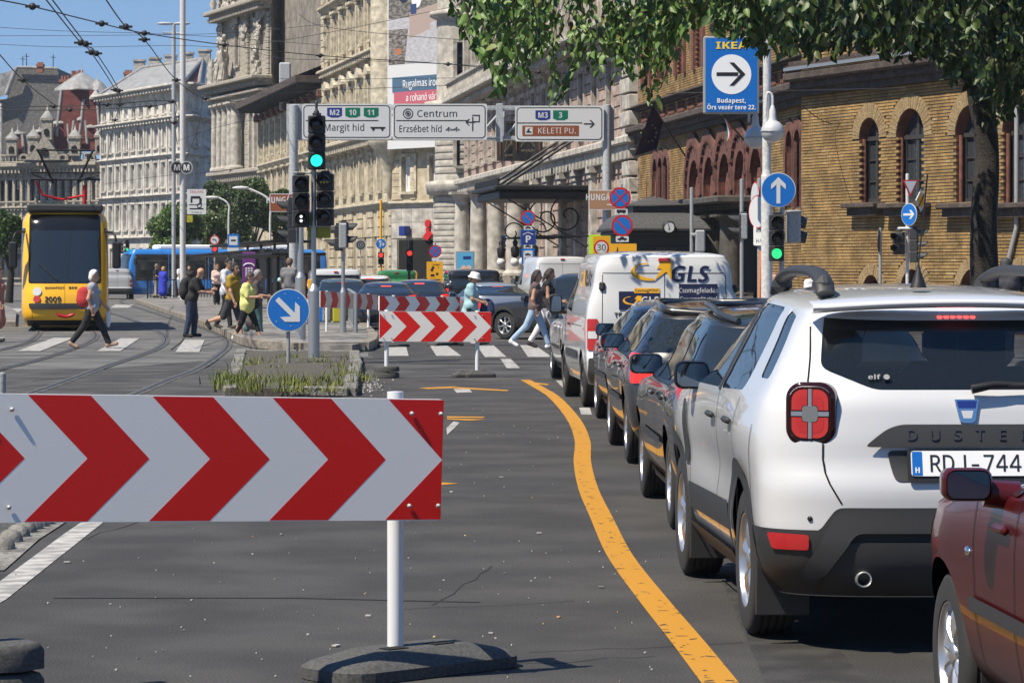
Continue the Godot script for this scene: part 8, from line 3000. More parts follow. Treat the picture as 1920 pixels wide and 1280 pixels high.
func tram()->void:
	var yp:=paint("paint_yellow",0.80,0.42,0.005,0.0,0.35)
	var t:=place("tram","yellow tram with a black-framed windscreen and a raised pantograph, facing us","tram",Vector3(-12.36,0,-81.0),8.4)
	var rows:=[[0.12,0.30,1.10,13.0],[0.35,0.06,1.17,13.0],[0.62,0.0,1.2,13.0],[0.95,0.03,1.2,13.0],[1.3,0.14,1.2,13.0],[2.2,0.46,1.2,13.0],[2.8,0.70,1.19,13.0],[3.1,0.86,1.17,13.0],[3.25,1.0,1.1,13.0]]
	var bg:Material=M.black_gloss
	var sp:={"rows":rows,"paint":yp,"r":0.3,"axles":[],"Lr":0.85,"nr":3.2,"Lf":0.3,"crown":0.12,"arch_k":0.0,"w":2.3,
		"rear_window":[-0.93,2.78,0.93,2.78,0.96,1.36,0.3,1.33,-0.3,1.33,-0.96,1.36],
		"side_windows":[[0.75,1.15,1.0,2.85,1.9,2.85,1.9,1.15],[2.1,1.25,2.1,2.85,6.0,2.85,6.0,1.25],[6.2,1.25,6.2,2.85,12.0,2.85,12.0,1.25]],
		"rear_parts":[["windscreen_surround",[-0.98,3.22,0.98,3.22,1.0,1.31,-1.0,1.31],bg,0.002,false,0.08],["destination_panel",[-0.93,3.24,0.93,3.24,0.95,2.80,-0.95,2.80],bg,0.004],["bumper",[-0.97,0.76,0.97,0.76,0.93,0.60,-0.93,0.60],M.plastic,0.05,false,0.05],["skirt",[-1.05,0.30,1.05,0.30,1.0,0.13,-1.0,0.13],M.black,0.004]],
		"rear_gaps":[[0.0,1.32,0.0,0.78],[-0.9,0.58,-0.88,0.3],[0.9,0.58,0.88,0.3]],"gaps":[[2.0,0.2,2.0,3.0]]}
	var b:=make_car(t,sp)
	var rp:=func(lat: float,y: float,off:=0.01)->Transform3D:
		var s:=b.slat(lat,y)
		var n:=b.normal(s,y)
		var u:=Vector3.UP.cross(n).normalized()
		return Transform3D(Basis(u,n.cross(u),n),b.at(s,y)+n*off)
	for s in [-1.0,1.0]:
		part("headlight",plate(disc(0.12,20),-0.02,0.02),M.lamp_clear,t,rp.call(s*0.75,1.08))
		part("tail_lamp",plate(disc(0.10,20),-0.02,0.02),M.tail_red,t,rp.call(s*0.76,0.88))
		var mm:=MB.new()
		mm.tube(smooth_path([Vector3(s*1.1,2.75,-0.9),Vector3(s*1.35,2.7,-0.4),Vector3(s*1.42,2.4,-0.35)],4),0.035,6)
		mm.box(Vector3(s*1.42,2.1,-0.35),Vector3(0.24,0.75,0.14),0.05)
		part("mirror",mm,M.black,t)
	text("2009",0.15,M.ink,t,rp.call(-0.33,0.87),"fleet_number","Droid Sans",0.006,1.0,700)
	text("BUDAPEST",0.06,M.ink,t,rp.call(-0.28,1.19),"lettering","Droid Sans",0.004,1.3,700)
	text("BKK",0.07,M.ink,t,rp.call(0.22,1.19),"lettering","Droid Sans",0.004,1.3,700)
	var sm:=MB.new()
	var arc:=[]
	for k in 11: arc.append(Vector3(lerpf(-0.25,0.25,k/10.0),0.09*pow(k/5.0-1.0,2.0)-0.06,0.0))
	sm.tube(arc,[0.02,0.045,0.05,0.05,0.05,0.05,0.05,0.05,0.05,0.045,0.02],6)
	part("smile_mark",sm,M.sign_red,t,rp.call(0.02,0.46))
	var wi:=MB.new()
	wi.tube([rp.call(-0.2,1.4,0.03).origin,rp.call(-0.72,1.85,0.03).origin],0.02,6)
	part("wiper",wi,M.black,t)
	var dr:=MB.new()
	dr.box(Vector3(0.1,1.35,-1.4),Vector3(0.5,1.0,0.3),0.15)
	part("driver_seat",dr,M.plastic_mid,t)
	var rf:=MB.new()
	rf.box(Vector3(0,3.42,-3.0),Vector3(2.1,0.22,4.2),0.05)
	rf.box(Vector3(0,3.45,-8.5),Vector3(2.0,0.25,5.0),0.05)
	part("roof_unit",rf,M.plastic,t)
	var rd:=MB.new()
	rd.tube([Vector3(-0.85,4.25,-4.0),Vector3(-0.65,3.85,-4.0),Vector3(-0.1,3.72,-4.0),Vector3(0.55,3.85,-4.0)],0.042,6)
	rd.tube([Vector3(0.55,3.5,-4.0),Vector3(0.55,4.15,-4.0)],0.06,6)
	part("pantograph_base",rd,M.sign_red,t)
	var pg:=MB.new()
	for s in [-1.0,1.0]:
		pg.tube([Vector3(s*0.35,4.2,-4.0),Vector3(s*0.72,5.0,-3.6),Vector3(s*0.8,5.15,-3.6)],0.035,6)
		pg.tube([Vector3(s*0.95,4.45,-3.9),Vector3(s*0.4,4.25,-3.9)],0.025,5)
	for y in [4.5,4.3,5.15]: pg.tube([Vector3(-1.0 if y<5 else -0.85,y,-3.9),Vector3(1.0 if y<5 else 0.85,y,-3.9)],0.03,6)
	part("pantograph",pg,M.iron,t)
func bus()->void:
	var bp:=paint("paint_bus",0.025,0.20,0.60,0.0,0.35)
	var t:=place("bus","light blue city bus with black windows and white roof boxes, seen from its side","bus",bpos(604,176.0),110.0)
	var L:=12.2
	var sp:={"rows":[[0.28,0.1,1.2,L-0.1],[0.6,0.0,1.27,L],[1.2,0.0,1.27,L],[2.4,0.04,1.25,L-0.1],[2.75,0.1,1.2,L-0.25],[2.85,0.15,1.14,L-0.3]],"paint":bp,"r":0.48,"axles":[3.2,9.2],"Lr":0.3,"nr":5.0,"Lf":0.5,"nf":4.0,"crown":0.06,"arch_k":0.0,"w":2.5,"track":2.2,"tw":0.28,"spokes":8,"rim":M.plastic,
		"rear_window":[-1.0,2.5,1.0,2.5,1.0,1.3,-1.0,1.3],"windscreen":[-1.15,2.6,1.15,2.6,1.18,1.0,-1.18,1.0],
		"side_windows":[[0.5,1.15,0.5,2.58,2.4,2.58,2.4,1.15],[2.45,1.15,2.45,2.58,4.9,2.58,4.9,1.15],[4.95,1.15,4.95,2.58,7.3,2.58,7.3,1.15],[7.35,1.15,7.35,2.58,9.7,2.58,9.7,1.15],[9.75,1.05,9.75,2.58,11.7,2.58,11.7,1.05]],
		"gaps":[[2.0,0.35,2.0,1.1],[7.0,0.35,7.0,1.1]],"mirror":[11.7,2.2,0.25,0.5,0.15],"mirror_m":M.black}
	var b:=make_car(t,sp)
	for s in [-1.0,1.0]:
		var hl:=MB.new()
		b.patch(hl,b.rear(v2([s*1.2,0.95,s*0.7,0.78,s*1.1,0.6]),true),[],0.02)
		part("headlight",hl,M.black_gloss,t)
	for q in [[3.0,3.2],[8.3,3.8]]:
		var rb:=MB.new()
		rb.box(Vector3(0,3.0,-q[0]),Vector3(1.9,0.3,q[1]),0.08)
		part("roof_box",rb,M.white,t)
var folds:FastNoiseLite
func nets(mb: MB,bones: Array,cell: float,k: float,cut=null,crease:=0.0)->void:
	var lo:=Vector3.ONE*1e9; var hi:=-lo
	for b in bones:
		for e in 2:
			var r:float=b[2+e]+cell*2.5
			lo=lo.min(b[e]-Vector3.ONE*r); hi=hi.max(b[e]+Vector3.ONE*r)
	var n:=Vector3i((hi-lo)/cell)+Vector3i.ONE*2
	var sy:=n.x; var sz:=n.x*n.y
	var f:=PackedFloat32Array()
	f.resize(sz*n.z)
	f.fill(1.0)
	for b in bones:
		var a:Vector3=b[0]; var ab:Vector3=b[1]-a
		var r0:float=b[2]; var dr:float=b[3]-r0
		var l2:=maxf(ab.length_squared(),1e-9)
		var m:=maxf(r0,b[3])+k+cell*2
		var p0:=Vector3i((a.min(b[1])-Vector3.ONE*m-lo)/cell).clamp(Vector3i.ZERO,n-Vector3i.ONE)
		var p1:=Vector3i((a.max(b[1])+Vector3.ONE*m-lo)/cell).clamp(Vector3i.ZERO,n-Vector3i.ONE)
		for z in range(p0.z,p1.z+1):
			for y in range(p0.y,p1.y+1):
				var i:=p0.x+y*sy+z*sz
				for x in range(p0.x,p1.x+1):
					var q:=lo+Vector3(x,y,z)*cell-a
					var t:=clampf(q.dot(ab)/l2,0.0,1.0)
					var d:=(q-ab*t).length()-r0-dr*t
					var o:=f[i]
					var h:=maxf(k-absf(o-d),0.0)/k
					f[i]=minf(o,d)-h*h*k*0.25
					i+=1
	if cut!=null:
		var i:=0
		for z in n.z:
			for y in n.y:
				for x in n.x:
					if f[i]<0.1: f[i]=maxf(f[i],(lo+Vector3(x,y,z)*cell-cut[0]).dot(cut[1]))
					i+=1
	var id:=PackedInt32Array()
	id.resize(f.size())
	var corner:=[0,1,sy,sy+1,sz,sz+1,sz+sy,sz+sy+1]
	var edges:=[[0,1],[2,3],[4,5],[6,7],[0,2],[1,3],[4,6],[5,7],[0,4],[1,5],[2,6],[3,7]]
	for z in n.z-1:
		for y in n.y-1:
			for x in n.x-1:
				var i:=x+y*sy+z*sz
				if absf(f[i])>cell*2.2: continue
				var c:=0
				for e in 8:
					if f[i+corner[e]]<0: c+=1
				if c==0 or c==8: continue
				var s:=Vector3.ZERO
				var w:=0
				for e in edges:
					var u:=f[i+corner[e[0]]]; var v:=f[i+corner[e[1]]]
					if (u<0)!=(v<0):
						var t:=u/(u-v)
						var ca:=Vector3(e[0] & 1,(e[0] >> 1) & 1,e[0] >> 2)
						s+=ca.lerp(Vector3(e[1] & 1,(e[1] >> 1) & 1,e[1] >> 2),t)
						w+=1
				var at0:=lo+(Vector3(x,y,z)+s/w)*cell
				if crease>0: at0+=(at0*Vector3(1,0,1)).normalized()*crease*folds.get_noise_3dv(at0*Vector3(90,60,90)+Vector3(bones.size()*7,at0.x*60,0))
				id[i]=mb.p(at0)+1
	for z in range(1,n.z-1):
		for y in range(1,n.y-1):
			for x in range(1,n.x-1):
				var i:=x+y*sy+z*sz
				if absf(f[i])>cell*1.5: continue
				var ins:=f[i]<0
				for ax in 3:
					var st:int=[1,sy,sz][ax]
					if (f[i+st]<0)==ins: continue
					var u:int=[sy,sz,1][ax]; var v:int=[sz,1,sy][ax]
					var q:=[id[i-u - v],id[i-v],id[i],id[i-u]]
					if q.min()<1: continue
					if not ins: q.reverse()
					mb.tri(q[0]-1,q[1]-1,q[2]-1); mb.tri(q[0]-1,q[2]-1,q[3]-1)
func cloth(c: Color,rough:=0.85)->Material:
	var key:="cloth"+c.to_html()
	if not M.has(key): mat(key,c.r,c.g,c.b,rough)
	return M[key]
func person(label: String,px: float,d: float,face: float,o: Dictionary)->Dictionary:
	var b:=bpos(px,d)
	b.y=o.get("y",0.0)
	var t:=thing("person",label,"person",b,deg_to_rad(face))
	var s:float=o.get("h",1.72)/1.75
	var fat:float=o.get("fat",1.0)
	var cell: float=0.02 if d<80 else (0.026 if d<100 else 0.034)
	var legs:Array=o.get("legs",[[4,4],[-4,4]])
	var arms:Array=o.get("arms",[[8,12,8],[-6,12,8]])
	var J:={}
	var low:=9.0
	for k in 2:
		var sd:float=[-1,1][k]
		var a:=deg_to_rad(legs[k][0]); var c:=a-deg_to_rad(legs[k][1])
		var hip:=Vector3(sd*0.088,0.91,0)
		var kn:=hip+0.43*Vector3(0,-cos(a),sin(a))
		var an:=kn+0.42*Vector3(0,-cos(c),sin(c))
		J["hip%d" % k]=hip; J["knee%d" % k]=kn; J["ankle%d" % k]=an
		var fp:=clampf(c*0.8,-0.9,0.25)
		J["toe%d" % k]=an+Vector3(sd*0.02,-0.045,0).rotated(Vector3.RIGHT,-fp)+Vector3(0,sin(fp),cos(fp))*0.16
		J["heel%d" % k]=an+Vector3(0,-0.045,-0.035)
		low=minf(low,minf(an.y-0.085,J["toe%d" % k].y-0.035))
	var ln:=Basis(Vector3.RIGHT,deg_to_rad(o.get("lean",3.0)))
	var pel:=Vector3(0,0.94,0)
	var up:=func(v: Vector3)->Vector3: return pel+ln*(v-pel)
	var nk:Vector3=up.call(Vector3(0,1.47,-0.01))
	var hb:=ln*Basis(Vector3.RIGHT,deg_to_rad(o.get("head",4.0)))
	var hc:Vector3=nk+hb*Vector3(0,0.16,0.025)
	for k in 2:
		var sd:float=[-1,1][k]
		var a:=deg_to_rad(arms[k][0]); var e:=a+deg_to_rad(arms[k][1]); var w:=deg_to_rad(arms[k][2])
		var sh:Vector3=up.call(Vector3(sd*0.175,1.405,0))
		var el:=sh+0.285*Vector3(sd*sin(w),-cos(a)*cos(w),sin(a)*cos(w))
		var inw:float=-sd*0.35*sin(clampf(deg_to_rad(arms[k][1]),0,1.4))
		J["sh%d" % k]=sh; J["elbow%d" % k]=el
		J["wrist%d" % k]=el+0.25*Vector3(inw,-cos(e),sin(e)).normalized()
	var off:=Vector3(0,-low,0)
	for key in J: J[key]=(J[key]+off)*s
	nk=(nk+off)*s; hc=(hc+off)*s
	var P:=func(v: Vector3)->Vector3: return (up.call(v)+off)*s
	var f2:=sqrt(fat)
	var trunk:=[[P.call(Vector3(-0.07,0.95,0)),P.call(Vector3(0.07,0.95,0)),0.118*f2,0.118*f2],[P.call(Vector3(0,1.02,0.0)),P.call(Vector3(0,1.18,0.005)),0.118*fat,0.122*fat],[P.call(Vector3(-0.08,1.28,0.0)),P.call(Vector3(0.08,1.28,0.0)),0.118*f2,0.118*f2],[P.call(Vector3(-0.14,1.405,-0.01)),P.call(Vector3(0.14,1.405,-0.01)),0.068,0.068]]
	if o.get("female",false):trunk.append([P.call(Vector3(-0.065,1.28,0.085)),P.call(Vector3(0.065,1.28,0.085)),0.062*f2,0.062*f2])
	var neck:=[[nk-Vector3(0,0.05,0),nk.lerp(hc,0.6),0.056,0.052]]
	var head:=[[hc+hb*Vector3(0,-0.035,0.012)*s,hc+hb*Vector3(0,0.035,-0.008)*s,0.075,0.092],[hc+hb*Vector3(0,-0.085,0.03),hc+hb*Vector3(0,-0.05,0.03),0.045,0.06]]
	var leg:=[]; var arm:=[]; var feet:=[]
	for k in 2:
		leg.append([J["hip%d" % k],J["knee%d" % k],0.092*f2,0.058]); leg.append([J["knee%d" % k],J["ankle%d" % k],0.056,0.038])
		leg.append([J["knee%d" % k].lerp(J["ankle%d" % k],0.15)-Vector3(0,0,0.015),J["knee%d" % k].lerp(J["ankle%d" % k],0.45)-Vector3(0,0,0.015),0.052,0.045])
		feet.append([J["ankle%d" % k],J["heel%d" % k],0.04,0.036]); feet.append([J["heel%d" % k],J["toe%d" % k],0.036,0.033])
		arm.append([J["sh%d" % k],J["elbow%d" % k],0.052*f2,0.04]); arm.append([J["elbow%d" % k],J["wrist%d" % k],0.04,0.028])
		var hd:Vector3=(J["wrist%d" % k]-J["elbow%d" % k]).normalized()
		arm.append([J["wrist%d" % k],J["wrist%d" % k]+hd*0.075*s,0.026,0.03])
	var skin:=cloth(o.get("skin",Color(0.46,0.26,0.17)),0.6)
	var mb:=MB.new()
	var all:Array=trunk+neck+leg+arm+feet
	nets(mb,all,cell,0.035)
	var hm:Array=head+neck
	for sd in [-1,1]: hm.append([hc+hb*Vector3(sd*0.085,-0.01,-0.01),hc+hb*Vector3(sd*0.09,0.015,-0.02),0.016,0.018])
	hm.append([hc+hb*Vector3(0,0.005,0.09),hc+hb*Vector3(0,-0.03,0.108),0.011,0.016])
	nets(mb,hm,0.010 if d<80 else 0.016,0.018)
	for k in 2:
		var w:Vector3=J["wrist%d" % k]
		var hd:Vector3=(w-J["elbow%d" % k]).normalized()
		var sdv:=hd.cross(Vector3.RIGHT).normalized()
		var cu:Vector3=hd.cross(sdv)*float([1.0,-1.0][k])
		for i in 4:
			var r0:=w+hd*0.085*s+sdv*(i-1.5)*0.019
			var l:float=[0.06,0.072,0.066,0.05][i]*s
			mb.tube([r0-hd*0.02,r0+hd*l*0.5+cu*0.008,r0+hd*l*0.85+cu*0.03],[0.010,0.009,0.007],5)
		var tb:=w+hd*0.035*s+sdv*0.028
		mb.tube([tb,tb+hd*0.025+sdv*0.022,tb+hd*0.055+sdv*0.026+cu*0.012],[0.012,0.011,0.008],5)
	part("body",mb,skin,t)
	if d<80:
		for sd in [-1,1]:
			var eb:=MB.new()
			eb.ball(hc+hb*Vector3(sd*0.033,0.008,0.083),Vector3(0.013,0.008,0.008),8,6)
			part("eye",eb,M.ink,t)
		var mo:=MB.new()
		mo.ball(hc+hb*Vector3(0,-0.065,0.085),Vector3(0.024,0.006,0.008),8,6)
		part("mouth",mo,cloth(Color(0.30,0.09,0.08)),t)
	var grow:=func(l: Array,g2: float)->Array:
		var r:=[]
		for e in l: r.append([e[0],e[1],e[2]+g2,e[3]+g2])
		return r
	var tp:Array=grow.call(trunk,0.027)
	var sl:float=o.get("sleeve",0.6)
	for k in 2:
		if sl>0: tp.append([J["sh%d" % k],J["sh%d" % k].lerp(J["elbow%d" % k],minf(sl,1)),0.072*f2,0.064])
		if sl>1: tp.append([J["elbow%d" % k],J["elbow%d" % k].lerp(J["wrist%d" % k],sl-1),0.06,0.05])
	if o.has("skirt"):tp.append([P.call(Vector3(0,0.95,0)),Vector3(0,o.skirt,(J.ankle0.z+J.ankle1.z)*0.3),0.15*f2,o.get("hem",0.22)])
	elif o.get("long",false):tp.append([P.call(Vector3(-0.06,0.86,0)),P.call(Vector3(0.06,0.86,0)),0.13*f2,0.13*f2])
	var tm:=MB.new()
	nets(tm,tp,cell,0.03,null,0.012)
	part("dress" if o.has("skirt") else "top",tm,cloth(o.get("top",Color(0.1,0.1,0.1))),t)
	var lg:float=o.get("leg",1.95)
	if lg>0:
		var bt:=[[trunk[0][0]-Vector3(0,0.02,0),trunk[0][1]-Vector3(0,0.02,0),trunk[0][2]+0.014,trunk[0][2]+0.014]]
		var lo2:float=o.get("loose",0.016)
		for k in 2:
			bt.append([J["hip%d" % k],J["hip%d" % k].lerp(J["knee%d" % k],minf(lg,1)),0.094*f2+lo2,0.06+lo2])
			if lg>1: bt.append([J["knee%d" % k],J["knee%d" % k].lerp(J["ankle%d" % k],lg-1),0.06+lo2,0.046+lo2])
		var bm:=MB.new()
		nets(bm,bt,cell,0.025,null,0.009)
		part("trousers" if lg>1 else "shorts",bm,cloth(o.get("bottom",Color(0.02,0.02,0.02))),t)
	for k in 2:
		var fm:=MB.new()
		nets(fm,grow.call(feet.slice(k*2,k*2+2),0.012),minf(cell,0.02),0.02)
		part("shoe",fm,cloth(o.get("shoe",Color(0.04,0.04,0.04))),t)
	var st:String=o.get("hair_style","short")
	if st!="bald":
		var hr:=[[hc+hb*Vector3(0,0.0,-0.02),hc+hb*Vector3(0,0.045,-0.012),0.098,0.103]]
		if st=="full":hr=[[hc+hb*Vector3(0,-0.025,-0.03),hc+hb*Vector3(0,0.045,-0.015),0.098,0.107]]
		if st=="long":
			hr.append([hc+hb*Vector3(0,-0.02,-0.05),hc+hb*Vector3(0,-0.30,-0.08),0.095,0.06])
			for sd in [-1,1]: hr.append([hc+hb*Vector3(sd*0.07,0,-0.02),hc+hb*Vector3(sd*0.1,-0.26,-0.02),0.045,0.03])
		var xm:=MB.new()
		nets(xm,hr,0.012 if d<80 else 0.018,0.03,[hc+hb*Vector3(0,0.05,0.02),hb*Vector3(0,-0.5,0.87)])
		part("hair",xm,cloth(o.get("hair",Color(0.03,0.022,0.018)),0.7),t)
	J.head=hc; J.node=t; J.chest=P.call(Vector3(0,1.25,0)); J.back=P.call(Vector3(0,1.2,-0.22)); J.hb=hb; J.side=P.call(Vector3(0.2,0.98,0.05)); J.s0=P.call(Vector3(-0.12,1.47,0))
	return J
func bag(label: String,j: Dictionary,where: Vector3,size: Vector3,m: Material,strap: Array,cat:="bag",called:="bag")->void:
	var n:Node3D=j.node
	var t:=thing(called,label,cat,n.transform*where,n.rotation.y)
	var mb:=MB.new()
	for k in 3: mb.ball(Vector3(0,(k-1)*size.y*0.16,0),size*Vector3(0.56,0.38,0.54)*(1.0+0.08*(1-k)),12,8)
	part("pouch",mb,m,t)
	for q in strap:
		var sb:=MB.new()
		var l:=[]
		for e in q: l.append(e-where)
		sb.tube(smooth_path(l,4),0.013,5)
		part("strap",sb,m,t)
func make_people()->void:
	folds=FastNoiseLite.new()
	folds.seed=3
	folds.frequency=0.09
	var blk:=Color(0.014,0.014,0.015)
	var j:=person("white-haired person in grey vest and black trousers striding right before the tram",172,63.2,88,{"h":1.70,"female":true,"legs":[[-24,14],[27,4]],"arms":[[-14,30,10],[18,22,6]],"top":Color(0.30,0.31,0.34),"sleeve":0.1,"bottom":blk,"shoe":Color(0.30,0.2,0.15),"hair":Color(0.66,0.65,0.62),"hair_style": "full","head":0})
	bag("red shoulder bag on the back of the person with white hair",j,Vector3(-0.16,1.12,-0.16),Vector3(0.14,0.42,0.28),cloth(Color(0.42,0.03,0.03)),[[Vector3(-0.16,1.3,-0.1),j.s0+Vector3(0,0.02,0),Vector3(-0.12,1.28,0.1),Vector3(-0.14,1.1,0.0)]])
	bag("rolled pale newspaper in the hand of the person with white hair",j,j.wrist1+Vector3(0,-0.2,0.06),Vector3(0.03,0.42,0.09),M.offwhite,[],"newspaper","newspaper")
	j=person("bald bearded person in a black T-shirt and jeans leaning forward beside the platform kerb",358,73.6,84,{"h":1.74,"lean":17.0,"head":8,"legs":[[-4,8],[10,14]],"arms":[[22,62,6],[28,70,8]],"top":blk,"sleeve":0.85,"bottom":Color(0.025,0.04,0.075),"loose":0.024,"shoe":Color(0.02,0.02,0.02),"hair_style": "bald","long":true,"fat":1.12})
	var bd:=MB.new()
	bd.ball(j.head+j.hb*Vector3(0,-0.085,0.06),Vector3(0.055,0.055,0.045),10,8)
	part("beard",bd,cloth(Color(0.4,0.39,0.38)),j.node)
	bag("black backpack hanging low on the bald person",j,j.back+Vector3(0,-0.06,-0.04),Vector3(0.34,0.52,0.24),cloth(blk),[[j.back,j.chest+Vector3(-0.14,0.2,0.0),j.chest+Vector3(-0.15,-0.1,0.06)]],"backpack","backpack")
	j=person("tall person with headphones in a mustard T-shirt and dark shorts, one foot lifted behind",436,70.2,62,{"h":1.84,"legs":[[-28,48],[16,6]],"arms":[[10,10,6],[-12,14,8]],"top":Color(0.30,0.19,0.014),"bottom":Color(0.04,0.04,0.045),"leg":0.95,"loose":0.03,"hair":blk,"shoe":blk})
	var hp:=MB.new()
	for sd in [-1,1]: hp.ball(j.head+j.hb*Vector3(sd*0.1,-0.01,-0.01),Vector3(0.03,0.05,0.045),8,6)
	hp.tube(smooth_path([j.head+j.hb*Vector3(-0.105,0,-0.01),j.head+j.hb*Vector3(-0.07,0.11,-0.01),j.head+j.hb*Vector3(0.07,0.11,-0.01),j.head+j.hb*Vector3(0.105,0,-0.01)],4),0.014,6)
	part("headphones",hp,M.ink,j.node)
	j=person("person in a long pale yellow top and black leggings looking down at a phone",463,69.0,74,{"h":1.60,"female":true,"fat":1.25,"head":16,"legs":[[-16,12],[24,4]],"arms":[[14,78,10],[18,70,10]],"top":Color(0.60,0.60,0.20),"sleeve":0.9,"long":true,"bottom":blk,"leg":1.6,"loose":0.01,"shoe":Color(0.55,0.53,0.5),"hair":Color(0.04,0.025,0.02)})
	bag("black and white crossbody bag at the hip of the person in pale yellow",j,j.side,Vector3(0.12,0.28,0.36),cloth(Color(0.035,0.035,0.037)),[[j.side+Vector3(0,0.14,0.1),j.chest+Vector3(0.0,0.1,0.15),j.s0]],"handbag")
	bag("small dark phone held by the person in pale yellow",j,j.wrist1+Vector3(-0.04,0.03,0.1),Vector3(0.07,0.02,0.14),M.ink,[],"phone","phone")
	person("grey-haired person in a dark patterned dress behind the one in pale yellow",479,72.5,84,{"h":1.66,"female":true,"fat":1.15,"arms":[[10,70,8],[8,66,8]],"legs":[[12,4],[-14,16]],"top":Color(0.085,0.07,0.07),"sleeve":0.9,"skirt":0.42,"leg":1.8,"bottom":Color(0.05,0.12,0.12),"loose":0.03,"hair":Color(0.26,0.26,0.25),"hair_style": "full","shoe":Color(0.3,0.25,0.2)})
	person("person in a white shirt half hidden behind the mustard T-shirt",424,76.0,66,{"h":1.80,"legs":[[14,6],[-16,14]],"top":Color(0.62,0.64,0.68),"sleeve":0.9,"bottom":blk,"hair":blk,"y":0.16,"long":true})
	person("person with long fair hair in a pink-white top and black trousers on the platform",406,128.0,18,{"h":1.72,"female":true,"y":0.16,"top":Color(0.60,0.45,0.40),"sleeve":1.6,"bottom":blk,"hair":Color(0.25,0.13,0.06),"hair_style": "long","arms":[[6,60,6],[4,20,8]],"loose":0.03})
	person("person in a white T-shirt and short jeans by the guard rail, looking at a phone",338,158.0,40,{"h":1.80,"y":0.16,"top":Color(0.66,0.66,0.68),"bottom":Color(0.20,0.27,0.36),"leg":0.95,"loose":0.035,"hair":blk,"skin":Color(0.26,0.14,0.09),"arms":[[12,80,6],[10,76,6]],"shoe":Color(0.4,0.4,0.4)})
	person("dark-clothed person with long dark hair beside the catenary pole",355,160.0,-10,{"h":1.70,"female":true,"y":0.16,"top":blk,"sleeve":1.8,"bottom":blk,"hair":blk,"hair_style": "long"})
	person("person in a bright blue loose dress by the guard rail",305,155.0,160,{"h":1.66,"female":true,"y":0.14,"top":Color(0.02,0.035,0.42),"sleeve":1.7,"skirt":0.38,"hem":0.24,"leg":0,"hair":Color(0.36,0.22,0.12),"hair_style": "full","fat":1.2})
	person("person in a dark T-shirt and pale trousers before the bus front",291,160.0,84,{"h":1.82,"y":0.14,"top":Color(0.02,0.02,0.03),"bottom":Color(0.45,0.38,0.33),"hair":Color(0.2,0.16,0.14),"arms":[[10,60,6],[8,40,6]]})
	j=person("broad person in a grey T-shirt seen from behind, left of the island light",542,86.0,178,{"h":1.84,"y":0.16,"fat":1.2,"top":Color(0.15,0.155,0.165),"bottom":Color(0.03,0.04,0.06),"hair":Color(0.12,0.08,0.06),"arms":[[6,14,14],[4,30,14]]})
	bag("pale blue cap or mask held by the person in grey",j,j.elbow1+Vector3(0.04,0.02,0),Vector3(0.1,0.12,0.1),cloth(Color(0.35,0.6,0.65)),[],"face mask","face_mask")
	person("dark-haired person in black close behind the island light's pole",566,83.0,-60,{"h":1.74,"y":0.16,"top":blk,"skin":Color(0.17,0.085,0.055),"bottom":Color(0.04,0.04,0.05),"hair":blk,"shoe":Color(0.6,0.6,0.6)})
	j=person("person in a white hat and light blue top crossing behind the second chevron board",883,65.4,82,{"h":1.62,"female":true,"fat":1.15,"head":12,"legs":[[-16,14],[18,5]],"arms":[[8,62,8],[14,58,8]],"top":Color(0.28,0.45,0.50),"sleeve":0.7,"skirt":0.75,"hem":0.19,"bottom":Color(0.02,0.02,0.03),"hair":Color(0.1,0.07,0.05),"hair_style": "full","shoe":blk})
	var ht:=MB.new()
	ht.xf=Transform3D(j.hb,j.head+j.hb*Vector3(0,0.045,0))
	ht.lathe([Vector2(0.15,-0.045),Vector2(0.155,-0.035),Vector2(0.118,0.01),Vector2(0.11,0.07),Vector2(0.075,0.095),Vector2(0.0,0.1)],20)
	part("hat",ht,cloth(Color(0.72,0.71,0.68)),j.node)
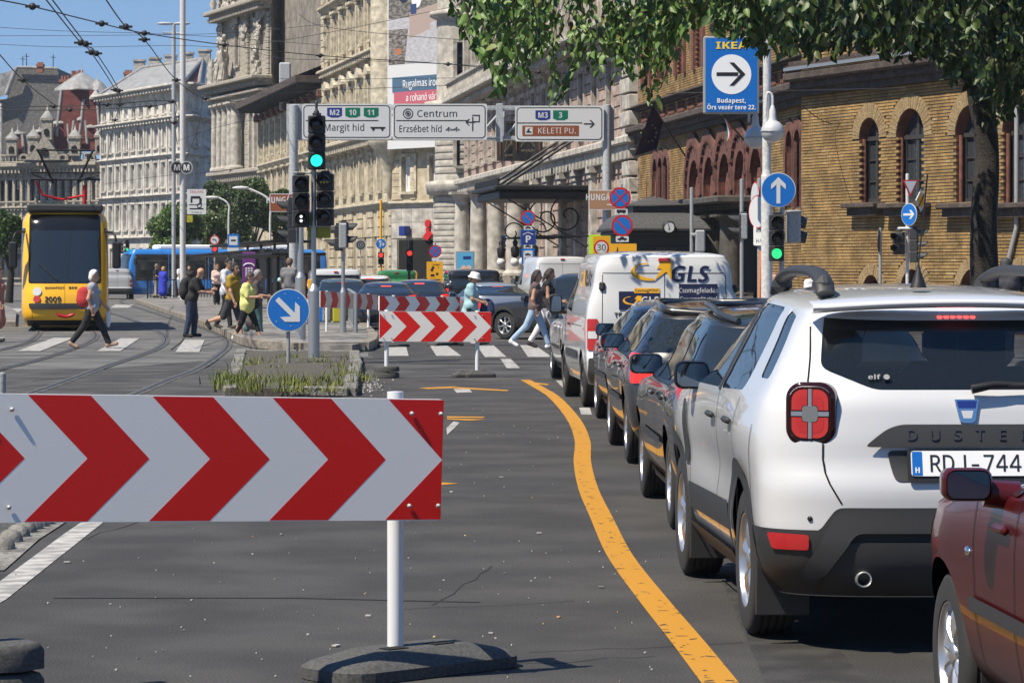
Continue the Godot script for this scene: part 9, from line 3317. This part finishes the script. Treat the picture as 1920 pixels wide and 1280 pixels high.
	bag("dark blue cloth bag carried by the person in the white hat",j,j.wrist1+Vector3(0.02,-0.14,0.05),Vector3(0.16,0.4,0.3),cloth(Color(0.02,0.03,0.09)),[[j.wrist1,j.wrist1+Vector3(0.02,-0.1,0.05)]],"shopping bag")
	j=person("left one of two young people crossing, black top, dark curly hair and pale jeans",1003,63.0,84,{"h":1.70,"female":true,"legs":[[-26,20],[22,3]],"arms":[[-10,26,6],[10,40,6]],"top":Color(0.10,0.07,0.07),"sleeve":0.0,"bottom":Color(0.30,0.40,0.52),"loose":0.012,"hair":Color(0.022,0.014,0.012),"hair_style": "long","shoe":Color(0.7,0.7,0.7)})
	j=person("right one of two young people crossing, black tank top and white jeans",1025,63.6,86,{"h":1.72,"female":true,"head":12,"legs":[[22,4],[-20,12]],"arms":[[4,20,6],[16,52,6]],"top":blk,"sleeve":0.0,"bottom":Color(0.66,0.65,0.66),"loose":0.012,"hair":Color(0.022,0.014,0.012),"hair_style": "long","shoe":Color(0.04,0.03,0.03)})
	bag("black handbag between the two young people crossing",j,Vector3(0.26,0.98,-0.08),Vector3(0.12,0.3,0.36),cloth(blk),[[Vector3(0.26,1.1,-0.2),j.s0*Vector3(-1,1,1),Vector3(0.26,1.1,0.05)]],"handbag")
	person("person at the left picture edge in a reddish top, cut by the frame",-6,69.0,80,{"h":1.70,"female":true,"top":Color(0.35,0.14,0.10),"skirt":0.5,"leg":0,"hair":Color(0.06,0.03,0.02)})
	person("fair-haired person in a black vest right of the lamp post before the brick wall",1454,74.0,-14,{"h":1.44,"female":true,"y":0.12,"top":blk,"sleeve":0.0,"hair":Color(0.22,0.12,0.07),"hair_style": "full","bottom":blk})
	person("person in white seen through the white SUV's roof rail",1521,73.0,40,{"h":1.52,"y":0.12,"top":Color(0.7,0.7,0.72),"hair":Color(0.1,0.06,0.05)})
	person("dark-haired person with their back to us right of the tree trunk",1886,52.0,165,{"h":1.73,"y":0.12,"top":Color(0.03,0.03,0.04),"hair":Color(0.03,0.03,0.03),"hair_style": "full"})
